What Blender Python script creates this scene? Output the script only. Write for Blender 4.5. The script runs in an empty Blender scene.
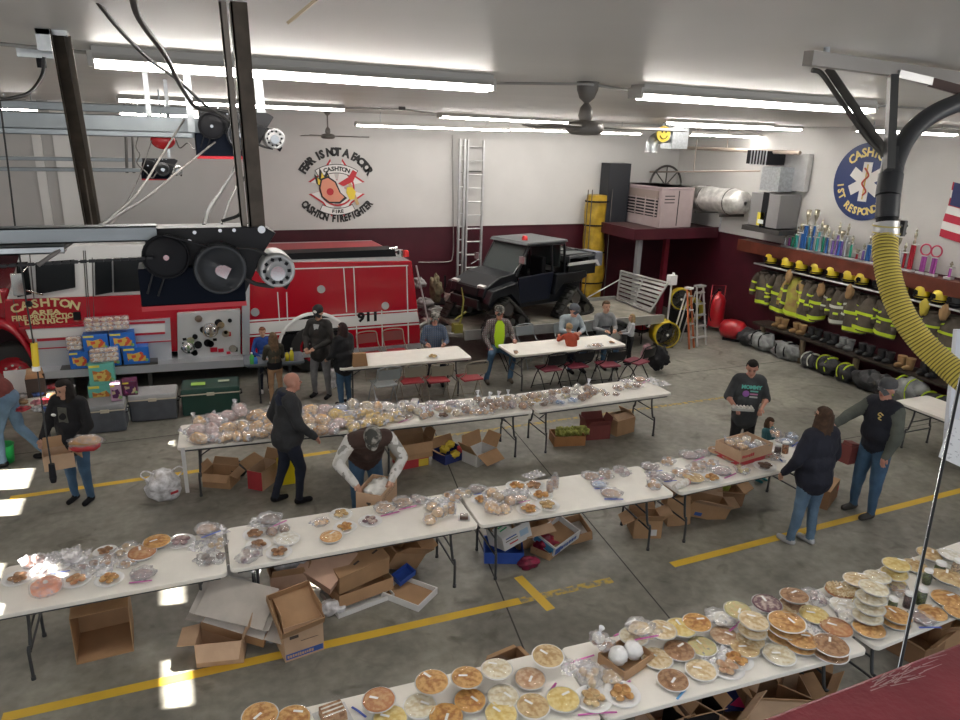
import bpy, bmesh, math, random
from mathutils import Vector, Matrix, noise, Euler
PI=math.pi; R=math.radians
rnd=random.Random(7)
SC=bpy.context.scene; COL=SC.collection
# ---------------------------------------------------------------- camera
CAMH=4.58; PITCH=R(17.5); YAW=R(23.7); ROLL=R(1.84); FPX=720.0
_f=Vector((math.sin(YAW)*math.cos(PITCH),math.cos(YAW)*math.cos(PITCH),-math.sin(PITCH)))
_r=Vector((math.cos(YAW),-math.sin(YAW),0)); _u=_r.cross(_f)
_r2=_r*math.cos(ROLL)+_u*math.sin(ROLL); _u2=_u*math.cos(ROLL)-_r*math.sin(ROLL)
cam=bpy.data.objects.new('camera',bpy.data.cameras.new('camera')); COL.objects.link(cam)
cam.matrix_world=Matrix(((_r2.x,_u2.x,-_f.x,0),(_r2.y,_u2.y,-_f.y,0),(_r2.z,_u2.z,-_f.z,CAMH),(0,0,0,1)))
cam.data.sensor_fit='HORIZONTAL'; cam.data.sensor_width=36; cam.data.lens=36*FPX/960; cam.data.clip_start=.05
SC.camera=cam
SC.view_settings.view_transform='Standard'; SC.view_settings.look='None'; SC.view_settings.gamma=1
SC.view_settings.exposure=0.66
# ---------------------------------------------------------------- world, sun
w=bpy.data.worlds.new('world'); SC.world=w; w.use_nodes=True
w.node_tree.nodes['Background'].inputs[0].default_value=(.90,.95,1,1); w.node_tree.nodes['Background'].inputs[1].default_value=.48
SUN_T=.542   # rise of the sun per metre along x, seen from the left wall
sd=bpy.data.lights.new('sun','SUN'); sd.energy=60; sd.angle=R(.4); sd.color=(1,.95,.86)
sun=bpy.data.objects.new('sun',sd); COL.objects.link(sun); sun.location=(-9,5,9)
sun.rotation_euler=Vector((1,-.2,-SUN_T)).to_track_quat('-Z','Y').to_euler()
TUBE_STRENGTH=28
# -------------------------------------------------- measured lines of sight
def ray(x,y): return _f+_r2*((x-480)/FPX)-_u2*((y-360)/FPX)
def atZ(x,y,z=0.0):
    d=ray(x,y); return Vector((0,0,CAMH))+d*((z-CAMH)/d.z)
def atY(x,y,Y): d=ray(x,y); return Vector((0,0,CAMH))+d*(Y/d.y)
def atX(x,y,X): d=ray(x,y); return Vector((0,0,CAMH))+d*(X/d.x)
# ---------------------------------------------------------------- materials
MATS={}
def mat(name,col,rough=.6,metal=0,noise_amt=0,scale=8,bump=0,bscale=None,col2=None,emit=0,spec=.5,coat=0,sheen=0,alpha=None,lo=.4,hi=.65):
    if name in MATS: return MATS[name]
    m=bpy.data.materials.new(name); m.use_nodes=True; nt=m.node_tree; b=nt.nodes['Principled BSDF']
    b.inputs['Base Color'].default_value=(*col,1); b.inputs['Roughness'].default_value=rough; b.inputs['Metallic'].default_value=metal
    b.inputs['Specular IOR Level'].default_value=spec; b.inputs['Coat Weight'].default_value=coat
    tc=nt.nodes.new('ShaderNodeTexCoord')
    if col2 is not None or noise_amt:
        n=nt.nodes.new('ShaderNodeTexNoise'); n.inputs['Scale'].default_value=scale; n.inputs['Detail'].default_value=5
        nt.links.new(tc.outputs['Object'],n.inputs['Vector'])
        cr=nt.nodes.new('ShaderNodeValToRGB'); c2=col2 if col2 is not None else tuple(c*(1-noise_amt) for c in col)
        cr.color_ramp.elements[0].position=lo; cr.color_ramp.elements[1].position=hi
        cr.color_ramp.elements[0].color=(*c2,1); cr.color_ramp.elements[1].color=(*col,1)
        nt.links.new(n.outputs['Fac'],cr.inputs['Fac']); nt.links.new(cr.outputs['Color'],b.inputs['Base Color'])
    if bump:
        n2=nt.nodes.new('ShaderNodeTexNoise'); n2.inputs['Scale'].default_value=bscale or scale*3; n2.inputs['Detail'].default_value=4
        nt.links.new(tc.outputs['Object'],n2.inputs['Vector'])
        bp=nt.nodes.new('ShaderNodeBump'); bp.inputs['Strength'].default_value=bump; bp.inputs['Distance'].default_value=.02
        nt.links.new(n2.outputs['Fac'],bp.inputs['Height']); nt.links.new(bp.outputs['Normal'],b.inputs['Normal'])
    if emit: b.inputs['Emission Color'].default_value=(*col,1); b.inputs['Emission Strength'].default_value=emit
    MATS[name]=m; return m
def film(name,col=(.95,.96,1),opac=.3,rough=.18,bump=.6,bscale=25,gloss=.45):
    """thin clear plastic: partly transparent, partly a glossy wrinkled skin"""
    if name in MATS: return MATS[name]
    m=bpy.data.materials.new(name); m.use_nodes=True; nt=m.node_tree; nt.nodes.remove(nt.nodes['Principled BSDF'])
    b=nt.nodes.new('ShaderNodeMixShader'); df=nt.nodes.new('ShaderNodeBsdfDiffuse'); gl=nt.nodes.new('ShaderNodeBsdfGlossy'); b.inputs[0].default_value=gloss
    df.inputs[0].default_value=(*col,1); gl.inputs[0].default_value=(*col,1); gl.inputs['Roughness'].default_value=rough; nt.links.new(df.outputs[0],b.inputs[1]); nt.links.new(gl.outputs[0],b.inputs[2])
    out=nt.nodes['Material Output']; tr=nt.nodes.new('ShaderNodeBsdfTransparent'); mx=nt.nodes.new('ShaderNodeMixShader')
    tc=nt.nodes.new('ShaderNodeTexCoord'); n=nt.nodes.new('ShaderNodeTexNoise'); n.inputs['Scale'].default_value=bscale; n.inputs['Detail'].default_value=3
    nt.links.new(tc.outputs['Object'],n.inputs['Vector'])
    bp=nt.nodes.new('ShaderNodeBump'); bp.inputs['Strength'].default_value=bump; bp.inputs['Distance'].default_value=.02
    nt.links.new(n.outputs['Fac'],bp.inputs['Height']); nt.links.new(bp.outputs['Normal'],df.inputs['Normal']); nt.links.new(bp.outputs['Normal'],gl.inputs['Normal'])
    mr=nt.nodes.new('ShaderNodeMapRange'); mr.inputs[1].default_value=.35; mr.inputs[2].default_value=.7
    mr.inputs[3].default_value=opac*.5; mr.inputs[4].default_value=min(1,opac*1.7)
    nt.links.new(n.outputs['Fac'],mr.inputs[0]); nt.links.new(mr.outputs[0],mx.inputs[0])
    nt.links.new(tr.outputs[0],mx.inputs[1]); nt.links.new(b.outputs[0],mx.inputs[2]); nt.links.new(mx.outputs[0],out.inputs[0])
    MATS[name]=m; return m
# ---------------------------------------------------------------- mesh builder
class MB:
    def __init__(s): s.v=[]; s.f=[]; s.mi=[]; s.sm=[]; s.m=0; s.smooth=False; s.T=Matrix()
    def add(s,vs,fs,smooth=None):
        o=len(s.v); s.v+= [s.T@Vector(v) for v in vs]
        for f in fs: s.f.append([o+i for i in f]); s.mi.append(s.m); s.sm.append(s.smooth if smooth is None else smooth)
        return s
    def box(s,c,d,rot=None,top=None):
        x,y,z=d[0]/2,d[1]/2,d[2]/2; tx,ty=(x,y) if top is None else (x*top[0],y*top[1])
        vs=[(-x,-y,-z),(x,-y,-z),(x,y,-z),(-x,y,-z),(-tx,-ty,z),(tx,-ty,z),(tx,ty,z),(-tx,ty,z)]
        M=Matrix.Translation(c)@(Euler(rot).to_matrix().to_4x4() if rot else Matrix())
        return s.add([M@Vector(v) for v in vs],[(0,3,2,1),(4,5,6,7),(0,1,5,4),(1,2,6,5),(2,3,7,6),(3,0,4,7)],False)
    def bb(s,x0,x1,y0,y1,z0,z1): return s.box(((x0+x1)/2,(y0+y1)/2,(z0+z1)/2),(x1-x0,y1-y0,z1-z0))
    def cyl(s,a,b,r0,r1=None,n=12,cap=True):
        a=Vector(a); b=Vector(b); r1=r0 if r1 is None else r1; d=(b-a).normalized()
        q=d.to_track_quat('Z','X').to_matrix(); vs=[]
        for p,r in ((a,r0),(b,r1)):
            for i in range(n): vs.append(p+q@Vector((math.cos(2*PI*i/n)*r,math.sin(2*PI*i/n)*r,0)))
        s.add(vs,[(i,(i+1)%n,n+(i+1)%n,n+i) for i in range(n)],True)
        if cap: s.add(vs[:n],[list(range(n))[::-1]],False); s.add(vs[n:],[list(range(n))],False)
        return s
    def ring(s,c,axis,R0,r,n=24,k=8):
        q=Vector(axis).normalized().to_track_quat('Z','X').to_matrix(); vs=[]; fs=[]
        for i in range(n):
            for j in range(k):
                a=2*PI*i/n; b=2*PI*j/k; vs.append(Vector(c)+q@Vector((math.cos(a)*(R0+r*math.cos(b)),math.sin(a)*(R0+r*math.cos(b)),r*math.sin(b))))
                fs.append((i*k+j,((i+1)%n)*k+j,((i+1)%n)*k+(j+1)%k,i*k+(j+1)%k))
        return s.add(vs,fs,True)
    def tube(s,pts,r,n=8,cap=True,flat=1.0):
        pts=[Vector(p) for p in pts]; rs=r if isinstance(r,(list,tuple)) else [r]*len(pts); vs=[]; fs=[]
        up=Vector((0,0,1)); pq=None
        for i,p in enumerate(pts):
            t=(pts[min(i+1,len(pts)-1)]-pts[max(i-1,0)]).normalized()
            if pq is None:
                u=up if abs(t.z)<.9 else Vector((0,1,0)); a=t.cross(u).normalized()
            else:
                a=(pq-t*pq.dot(t)).normalized()
            pq=a; b=t.cross(a)
            for j in range(n): vs.append(p+(a*math.cos(2*PI*j/n)+b*math.sin(2*PI*j/n)*flat)*rs[i])
        m=len(pts)
        for i in range(m-1):
            for j in range(n): fs.append((i*n+j,i*n+(j+1)%n,(i+1)*n+(j+1)%n,(i+1)*n+j))
        s.add(vs,fs,True)
        if cap: s.add(vs[:n],[list(range(n))[::-1]],False); s.add(vs[-n:],[list(range(n))],False)
        return s
    def lathe(s,prof,n=24,c=(0,0,0),axis=None,sx=1,sy=1,wob=None,cap=False):
        q=Vector(axis).normalized().to_track_quat('Z','X').to_matrix() if axis else Matrix.Identity(3); vs=[]; fs=[]
        m=len(prof)
        for k,(r,z) in enumerate(prof):
            for i in range(n):
                a=2*PI*i/n; w=wob(a,k) if wob else 1
                vs.append(Vector(c)+q@Vector((math.cos(a)*r*sx*w,math.sin(a)*r*sy*w,z)))
        for k in range(m-1):
            for i in range(n): fs.append((k*n+i,k*n+(i+1)%n,(k+1)*n+(i+1)%n,(k+1)*n+i))
        s.add(vs,fs,True)
        if cap: s.add(vs[:n],[list(range(n))[::-1]],False); s.add(vs[-n:],[list(range(n))],False)
        return s
    def ell(s,c,r,n=16,m=10,rot=None,ns=0,seed=0,zmin=-1,fz=None):
        """ellipsoid, optionally lumpy"""
        vs=[];fs=[]; M=Matrix.Translation(c)@(Euler(rot).to_matrix().to_4x4() if rot else Matrix())
        for k in range(m+1):
            t=PI*k/m
            for i in range(n):
                a=2*PI*i/n; d=Vector((math.sin(t)*math.cos(a),math.sin(t)*math.sin(a),max(zmin,math.cos(t))))
                g=1+(ns*noise.noise(d*2.2+Vector((seed*3.7,seed*1.3,seed))) if ns else 0)
                vs.append(M@Vector((d.x*r[0]*g,d.y*r[1]*g,d.z*r[2]*g)))
        for k in range(m):
            for i in range(n): fs.append((k*n+i,(k+1)*n+i,(k+1)*n+(i+1)%n,k*n+(i+1)%n))
        return s.add(vs,fs,True)
    def prism(s,poly,a,b,ax='y'):
        """polygon (u,v) extruded from a to b along axis: y -> (u,t,v); x -> (t,u,v); z -> (u,v,t)"""
        f={'y':lambda u,v,t:(u,t,v),'x':lambda u,v,t:(t,u,v),'z':lambda u,v,t:(u,v,t)}[ax]; n=len(poly)
        vs=[f(u,v,a) for u,v in poly]+[f(u,v,b) for u,v in poly]
        return s.add(vs,[list(range(n))[::-1],list(range(n,2*n))]+[(i,(i+1)%n,n+(i+1)%n,n+i) for i in range(n)],False)
    def quad(s,a,b,c,d): return s.add([a,b,c,d],[(0,1,2,3)],False)
    def sheet(s,fn,nu,nv,thick=0):
        vs=[fn(i/nu,j/nv) for j in range(nv+1) for i in range(nu+1)]
        return s.add(vs,[(j*(nu+1)+i,j*(nu+1)+i+1,(j+1)*(nu+1)+i+1,(j+1)*(nu+1)+i) for j in range(nv) for i in range(nu)],True)
    def mesh(s,name,mats,bevel=0):
        me=bpy.data.meshes.new(name); me.from_pydata([tuple(v) for v in s.v],[],s.f); me.update()
        for m in (mats if isinstance(mats,(list,tuple)) else [mats]): me.materials.append(m)
        me.polygons.foreach_set('material_index',s.mi); me.polygons.foreach_set('use_smooth',s.sm)
        bm=bmesh.new(); bm.from_mesh(me); bmesh.ops.recalc_face_normals(bm,faces=bm.faces); bm.to_mesh(me); bm.free()
        return me
    def obj(s,name,mats,parent=None,bevel=0):
        o=bpy.data.objects.new(name,s.mesh(name,mats)); COL.objects.link(o)
        if parent: o.parent=parent
        if bevel:
            b=o.modifiers.new('bevel','BEVEL'); b.width=bevel; b.segments=2; b.limit_method='ANGLE'; b.angle_limit=R(50)
        return o
def tag(o,label=None,cat=None,group=None,kind=None):
    if label: o['label']=label
    if cat: o['category']=cat
    if group: o['group']=group
    if kind: o['kind']=kind
    return o
def thing(name,label,cat,loc=(0,0,0),rz=0,group=None):
    o=bpy.data.objects.new(name,None); COL.objects.link(o); o.location=loc; o.rotation_euler=(0,0,rz); o.empty_display_size=.1
    return tag(o,label,cat,group)
def dup(root,loc=None,rz=None,label=None,group=None,rot=None,scale=None):
    def cp(o,par):
        c=o.copy(); COL.objects.link(c)
        if par: c.parent=par
        for ch in o.children: cp(ch,c)
        return c
    r=cp(root,None)
    if loc is not None: r.location=loc
    if rz is not None: r.rotation_euler=(0,0,rz)
    if rot is not None: r.rotation_euler=rot
    if scale is not None: r.scale=(scale,)*3 if isinstance(scale,(int,float)) else scale
    if label: r['label']=label
    if group: r['group']=group
    return r
def struct(o): o['kind']='structure'; return o
def text(s,size,m,parent=None,loc=(0,0,0),rot=(PI/2,0,0),name='lettering',align='CENTER',ext=.002,sx=1,bold=0):
    c=bpy.data.curves.new('t','FONT'); c.body=s; c.size=size; c.align_x=align; c.align_y='CENTER'; c.extrude=ext; c.offset=bold; c.resolution_u=2
    t=bpy.data.objects.new('t',c); me=bpy.data.meshes.new_from_object(t); bpy.data.objects.remove(t); bpy.data.curves.remove(c)
    me.name=name; me.materials.clear(); me.materials.append(m)
    for v in me.vertices: v.co.x*=sx
    o=bpy.data.objects.new(name,me); COL.objects.link(o); o.location=loc; o.rotation_euler=rot
    if parent: o.parent=parent
    return o
def arctext(s,size,m,parent,c,rad,span,mid=PI/2,flip=False,name='lettering',frame=None,sx=1,bold=0,ext=.002):
    """letters along an arc in the local XZ plane (facing -Y); one mesh"""
    bm=bmesh.new(); n=len(s); F=frame or Matrix()
    for i,ch in enumerate(s):
        if ch==' ': continue
        t=((i+.5)/n-.5)*span; a=mid-t if not flip else mid+t
        cu=bpy.data.curves.new('t','FONT'); cu.body=ch; cu.size=size; cu.align_x='CENTER'; cu.align_y='CENTER'; cu.extrude=ext; cu.offset=bold; cu.resolution_u=2
        ob=bpy.data.objects.new('t',cu); me=bpy.data.meshes.new_from_object(ob); bpy.data.objects.remove(ob); bpy.data.curves.remove(cu)
        M=F@Matrix.Translation((c[0]+rad*math.cos(a),c[1],c[2]+rad*math.sin(a)))@Matrix.Rotation(-(a-PI/2)+(PI if flip else 0),4,'Y')@Matrix.Rotation(PI/2,4,'X')@Matrix.Diagonal((sx,1,1,1))
        me.transform(M); bm.from_mesh(me); bpy.data.meshes.remove(me)
    me=bpy.data.meshes.new(name); bm.to_mesh(me); bm.free(); me.materials.append(m)
    o=bpy.data.objects.new(name,me); COL.objects.link(o)
    if parent: o.parent=parent
    return o
def spline(pts,n=6):
    """Catmull-Rom through points"""
    P=[Vector(p) for p in pts]; P=[P[0]*2-P[1]]+P+[P[-1]*2-P[-2]]; out=[]
    for i in range(1,len(P)-2):
        for k in range(n):
            t=k/n; a,b,c,d=P[i-1],P[i],P[i+1],P[i+2]
            out.append(.5*((2*b)+(c-a)*t+(2*a-5*b+4*c-d)*t*t+(3*b-3*c+d-a)*t*t*t))
    out.append(P[-2]); return out
ORD=['first','second','third','fourth','fifth','sixth','seventh','eighth','ninth','tenth','eleventh','twelfth','thirteenth','fourteenth','fifteenth','sixteenth','seventeenth','eighteenth','nineteenth','twentieth','twenty-first','twenty-second','twenty-third','twenty-fourth','twenty-fifth','twenty-sixth','twenty-seventh','twenty-eighth','twenty-ninth','thirtieth','thirty-first','thirty-second','thirty-third','thirty-fourth','thirty-fifth','thirty-sixth','thirty-seventh','thirty-eighth','thirty-ninth','fortieth']
WHITE_PAINT=mat('white_paint',(.80,.79,.77),.35); BLACK=mat('black_plastic',(.010,.010,.012),.5,spec=.15); BLACKM=mat('black_metal',(.012,.012,.014),.45,.1,spec=.35)
STEEL=mat('galvanised_steel',(.52,.55,.57),.35,.8,noise_amt=.2,scale=20); DKSTEEL=mat('dark_steel',(.10,.095,.09),.45,.6)
ALU=mat('aluminium',(.62,.62,.62),.35,.7,noise_amt=.1); CHROME=mat('chrome',(.8,.8,.8),.12,1)
GREYLEG=mat('grey_leg_metal',(.06,.065,.07),.4,.3); PLASTW=mat('table_plastic',(.83,.80,.74),.45,noise_amt=.05,scale=6,bump=.05,bscale=150)
RUBBER=mat('rubber',(.018,.018,.018),.7,bump=.2,bscale=40); GLASSD=mat('dark_window_glass',(.012,.014,.016),.12,0,spec=.25)
# ---------------------------------------------------------------- the room
XR=12.9; YB=16.45; XL=-7.0; YF=-1.0; ZC=4.92; ZW=2.38
def floor_mat():
    m=bpy.data.materials.new('concrete_floor'); m.use_nodes=True; nt=m.node_tree; b=nt.nodes['Principled BSDF']; L=nt.links
    tc=nt.nodes.new('ShaderNodeTexCoord')
    def nz(s,d,dist=0):
        n=nt.nodes.new('ShaderNodeTexNoise'); n.inputs['Scale'].default_value=s; n.inputs['Detail'].default_value=d; n.inputs['Distortion'].default_value=dist
        L.new(tc.outputs['Object'],n.inputs['Vector']); return n
    def ramp(src,a,b_,c1,c2):
        r=nt.nodes.new('ShaderNodeValToRGB'); r.color_ramp.elements[0].position=a; r.color_ramp.elements[1].position=b_
        r.color_ramp.elements[0].color=(*c1,1); r.color_ramp.elements[1].color=(*c2,1); L.new(src,r.inputs[0]); return r
    a=ramp(nz(.7,7,1.2).outputs['Fac'],.35,.65,(.175,.168,.145),(.30,.288,.248)); f=ramp(nz(9,8).outputs['Fac'],.35,.7,(.8,.8,.8),(1.1,1.1,1.1))
    st=ramp(nz(1.6,4,2).outputs['Fac'],.28,.40,(.62,.60,.58),(1,1,1))
    def mul(x,y):
        k=nt.nodes.new('ShaderNodeMix'); k.data_type='RGBA'; k.blend_type='MULTIPLY'; k.inputs['Factor'].default_value=1
        L.new(x,k.inputs['A']); L.new(y,k.inputs['B']); return k.outputs['Result']
    L.new(mul(mul(a.outputs[0],f.outputs[0]),st.outputs[0]),b.inputs['Base Color'])
    rr=nt.nodes.new('ShaderNodeMapRange'); rr.inputs[3].default_value=.28; rr.inputs[4].default_value=.6; L.new(nz(2.5,6).outputs['Fac'],rr.inputs[0]); L.new(rr.outputs[0],b.inputs['Roughness'])
    b.inputs['Specular IOR Level'].default_value=.45
    bp=nt.nodes.new('ShaderNodeBump'); bp.inputs['Strength'].default_value=.08; bp.inputs['Distance'].default_value=.01; L.new(nz(60,3).outputs['Fac'],bp.inputs['Height']); L.new(bp.outputs[0],b.inputs['Normal'])
    return m
fm=MB(); fm.bb(XL,XR,YF,YB,-.1,0); struct(fm.obj('floor',floor_mat()))
jm=mat('floor_joint',(.045,.043,.04),.8)
j=MB()
for (a,b) in (((588,520),(700,655)),((425,408),(520,640))):
    p=atZ(*a); q=atZ(*b); d=(q-p).normalized(); n=Vector((-d.y,d.x,0))*.008; p-=d*3; q+=d*3
    j.add([p-n+Vector((0,0,.002)),q-n+Vector((0,0,.002)),q+n+Vector((0,0,.002)),p+n+Vector((0,0,.002))],[(0,1,2,3)])
for yy in (7.55,11.2):
    j.bb(XL,XR,yy-.006,yy+.006,0,.002)
struct(j.obj('trim_1',jm))
YEL=mat('floor_paint_yellow',(.68,.44,.045),.5,col2=(.56,.36,.05),scale=3,lo=.30,hi=.5)
YWORN=mat('floor_paint_worn_yellow',(.50,.34,.06),.6,col2=(.2,.19,.16),scale=14,lo=.42,hi=.58)
def stripe(a,b,wd,m,idx):
    p=Vector((a[0],a[1],0)); q=Vector((b[0],b[1],0)); d=(q-p).normalized(); n=Vector((-d.y,d.x,0))*wd/2
    s=MB(); zz=.003 if idx!=5 else .005; s.add([tuple((p-n).to_tuple()[:2])+(zz,),tuple((q-n).to_tuple()[:2])+(zz,),tuple((q+n).to_tuple()[:2])+(zz,),tuple((p+n).to_tuple()[:2])+(zz,)],[(0,1,2,3)])
    return struct(s.obj('trim_%d'%idx,m))
stripe(atZ(2,718),atZ(520,601),.105,YEL,2); stripe(atZ(520,601),atZ(612,580),.10,YWORN,3); stripe(atZ(672,565),atZ(990,483),.105,YEL,4)
stripe(atZ(518,577),atZ(551,610),.105,YEL,5); stripe(atZ(10,498),atZ(330,452),.10,YEL,6); stripe(atZ(330,452),atZ(765,392),.085,YWORN,7)
# ceiling: glossy white steel liner panels
def panel_mat(name,col,rough,axis,amp=.15,pitch=2.2):
    m=mat(name,col,rough,noise_amt=.06,scale=1.2); nt=m.node_tree; b=nt.nodes['Principled BSDF']
    tc=nt.nodes.new('ShaderNodeTexCoord'); mp=nt.nodes.new('ShaderNodeMapping'); w=nt.nodes.new('ShaderNodeTexWave'); w.bands_direction=axis; w.inputs['Scale'].default_value=pitch; w.inputs['Distortion'].default_value=.3
    bp=nt.nodes.new('ShaderNodeBump'); bp.inputs['Strength'].default_value=amp; bp.inputs['Distance'].default_value=.03
    nt.links.new(tc.outputs['Object'],w.inputs['Vector']); nt.links.new(w.outputs['Fac'],bp.inputs['Height']); nt.links.new(bp.outputs[0],b.inputs['Normal']); return m
cm=MB(); cm.bb(XL,XR,YF,YB,ZC,ZC+.1); struct(cm.obj('ceiling',panel_mat('ceiling_liner',(.66,.64,.61),.42,'X',.06,.35)))
WALLW=panel_mat('wall_liner_white',(.56,.55,.535),.55,'X',.05,.6); MAROON=mat('wall_maroon',(.06,.005,.013),.5,noise_amt=.25,scale=2)
bw=MB(); bw.bb(XL,XR+.2,YB,YB+.2,0,ZW); bw.m=1; bw.bb(XL,XR+.2,YB,YB+.2,ZW,ZC); bw.m=2; bw.bb(XL,XR,YB-.015,YB,ZW-.02,ZW+.015)
struct(bw.obj('wall_back',[MAROON,WALLW,MAROON]))
rw=MB(); rw.bb(XR,XR+.2,YF,YB,0,ZW); rw.m=1; rw.bb(XR,XR+.2,YF,YB,ZW,ZC); struct(rw.obj('wall_right',[MAROON,panel_mat('wall_liner_white_side',(.56,.55,.535),.55,'Y',.05,.6)]))
# left wall: unseen overhead door panes, cut as openings shaped to land the sun patches
holes=[]
for (x0,x1,y0,y1,z) in ((-2.5,-1.94,10.05,10.68,0),(-2.5,-1.93,9.32,9.76,0),(-.37,-.17,10.55,11.12,0),(-.38,-.15,6.78,7.09,0),(-.37,-.14,5.33,5.93,0),(-1.33,-1.1,6.45,6.68,.75),(-.45,-.1,6.80,7.0,.75),(-.6,-.35,12.0,12.3,0),(-3.2,-2.7,10.1,10.7,0),(-2.3,-1.9,7.9,8.2,0),(-.42,-.2,11.6,11.7,.4)):
    holes.append((y0+.2*((x0+x1)/2-XL),y1+.2*((x0+x1)/2-XL),z+SUN_T*(x0-XL),z+SUN_T*(x1-XL)))
ys=sorted({YF,YB}|{h[0] for h in holes}|{h[1] for h in holes}); zs=sorted({0,ZC}|{h[2] for h in holes}|{h[3] for h in holes})
lw=MB()
for i in range(len(ys)-1):
    for k in range(len(zs)-1):
        yc=(ys[i]+ys[i+1])/2; zc=(zs[k]+zs[k+1])/2
        if not any(h[0]<yc<h[1] and h[2]<zc<h[3] for h in holes): lw.bb(XL-.04,XL,ys[i],ys[i+1],zs[k],zs[k+1])
struct(lw.obj('wall_left',WALLW))
# trims on the back wall
t=MB(); p=atY(62,200,YB); q=atY(97,200,YB); t.bb(p.x,q.x,YB-.1,YB-.001,ZW-.4,ZC); t.bb(p.x-.35,p.x-.2,YB-.06,YB-.001,ZW-.4,ZC); struct(t.obj('trim_8',WHITE_PAINT))
# wooden shelf board along the right wall
sb=MB(); WOODR=mat('shelf_wood_red',(.16,.035,.018),.45,noise_amt=.35,scale=3)
sh=thing('trophy_shelf','long reddish brown wooden shelf carrying trophies along the right wall','shelf',(XR,0,0))
sb.bb(-.30,-.002,2.5,13.5,2.30,2.34); sb.bb(-.31,-.285,2.5,13.5,2.08,2.345); sb.obj('board',WOODR,sh)
for k,yy in enumerate((3.5,5.5,7.5,9.5,11.5,13.3)):
    b=MB(); b.prism([(-.28,2.30),(-.002,2.30),(-.002,2.05)],yy-.015,yy+.015,'y'); b.obj('bracket',WOODR,sh)
# maroon plank on the mezzanine rail, just below the camera
zt=3.86
c=[atZ(757,720,zt),atZ(972,637,zt)]; d=(c[1]-c[0]).normalized(); n=Vector((d.y,-d.x,0))
r=MB(); A=c[0]-d*1.2; B=c[1]+d*1.0
r.T=Matrix.Translation((0,0,0))
pts=[A,B,B+n*.75,A+n*.75]; r.prism([(p.x,p.y) for p in pts],zt-.06,zt,'z')
RAILM=mat('rail_maroon_paint',(.33,.055,.075),.42,col2=(.27,.045,.06),scale=9,bump=.15,bscale=60,coat=.2)
rl=r.obj('mezzanine_rail_plank',RAILM,None,.006); tag(rl,'scuffed maroon painted plank in the bottom right corner, nearest the camera','railing')
sc=MB()
for k in range(34):
    px=868+rnd.random()*62; py=690-(px-850)*.40+rnd.random()*14; a_=atZ(px,py,zt); b_=atZ(px+6+rnd.random()*14,py-3-rnd.random()*5,zt); dd=(b_-a_).normalized(); pw=Vector((-dd.y,dd.x,0))*.0009
    sc.add([a_-pw,b_-pw*.3,b_+pw*.3,a_+pw],[(0,1,2,3)])
for v in sc.v: v.z=zt+.0008
o=sc.obj('paint_scratches',mat('scratched_paint',(.62,.42,.42),.6)); o.parent=rl
# ---------------------------------------------------------------- strip lights
LHOUSE=mat('lamp_housing',(.50,.48,.45),.45)
TUBE=mat('lamp_tube',(1,.95,.885),.4,emit=TUBE_STRENGTH); 
def striplight(pa,pb,label,z=4.86,Y=None,wd=.115,tubes=1):
    if Y is None: a=atZ(*pa,z); b=atZ(*pb,z)
    else: a=atY(*pa,Y); b=atY(*pb,Y); b.z=a.z=(a.z+b.z)/2
    d=(b-a); L=d.length; t=thing('strip_light',label,'ceiling light',(a+b)/2,math.atan2(d.y,d.x),'fluorescent strip lights on the ceiling')
    m=MB(); hh=max(.045,min(.06,ZC-z)) if Y is None else .06
    m.prism([(-wd*.55,.0),(-wd*.62,.03),(-wd*.62,hh),(wd*.62,hh),(wd*.62,.03),(wd*.55,.0)],-L/2,L/2,'x')
    m.bb(-L/2,L/2,-.10,.10,.0,.006); m.bb(-L/2-.02,-L/2,-wd*.62,wd*.62,-.03,.04); m.bb(L/2,L/2+.02,-wd*.62,wd*.62,-.03,.04); m.obj('housing',LHOUSE,t)  # wide flat flange added to keep the lamp's rays off the ceiling
    e=MB(); e.prism([(-.062,.0),(-.014,-.036),(.014,-.036),(.062,0)],-L/2+.01,L/2-.01,'x'); o=e.obj('lamp_tube',TUBE,t)
    if (a.z+b.z)/2<4.8:
        g=MB(); 
        for s in (-.35,.35): g.cyl((L*s,0,.05),(L*s,0,ZC-(a.z+b.z)/2),.008,n=6)
        g.obj('hanger',STEEL,t)
    return t
striplight((92,60),(488,86),'longest looking strip light, nearest one over the left of the hall')
striplight((118,99),(343,109),'strip light behind the nearest left one, above the door openers')
striplight((440,116),(600,124),'strip light to the left of the large near ceiling fan',z=4.84)
striplight((356,124),(508,130),'strip light over the wall emblem, partly behind the small ceiling fan',Y=14.6)
striplight((508,129),(640,133),'strip light at the back wall behind the large ceiling fan',Y=14.9)
striplight((637,94),(868,109),'large strip light to the right of the near ceiling fan')
striplight((676,125),(801,129),'strip light in front of the yellow smiling disc, middle distance',z=4.86)
striplight((690,134),(773,137),'short looking strip light above the furnace at the back right',Y=13.6)
striplight((857,129),(954,134),'strip light above the round blue sign, behind the black exhaust duct',z=4.80)
striplight((120,112),(235,117),'strip light beyond the middle door opener',Y=11.5)
striplight((0,107),(38,109),'strip light cut by the left edge of the photo',Y=13.0)
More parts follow.
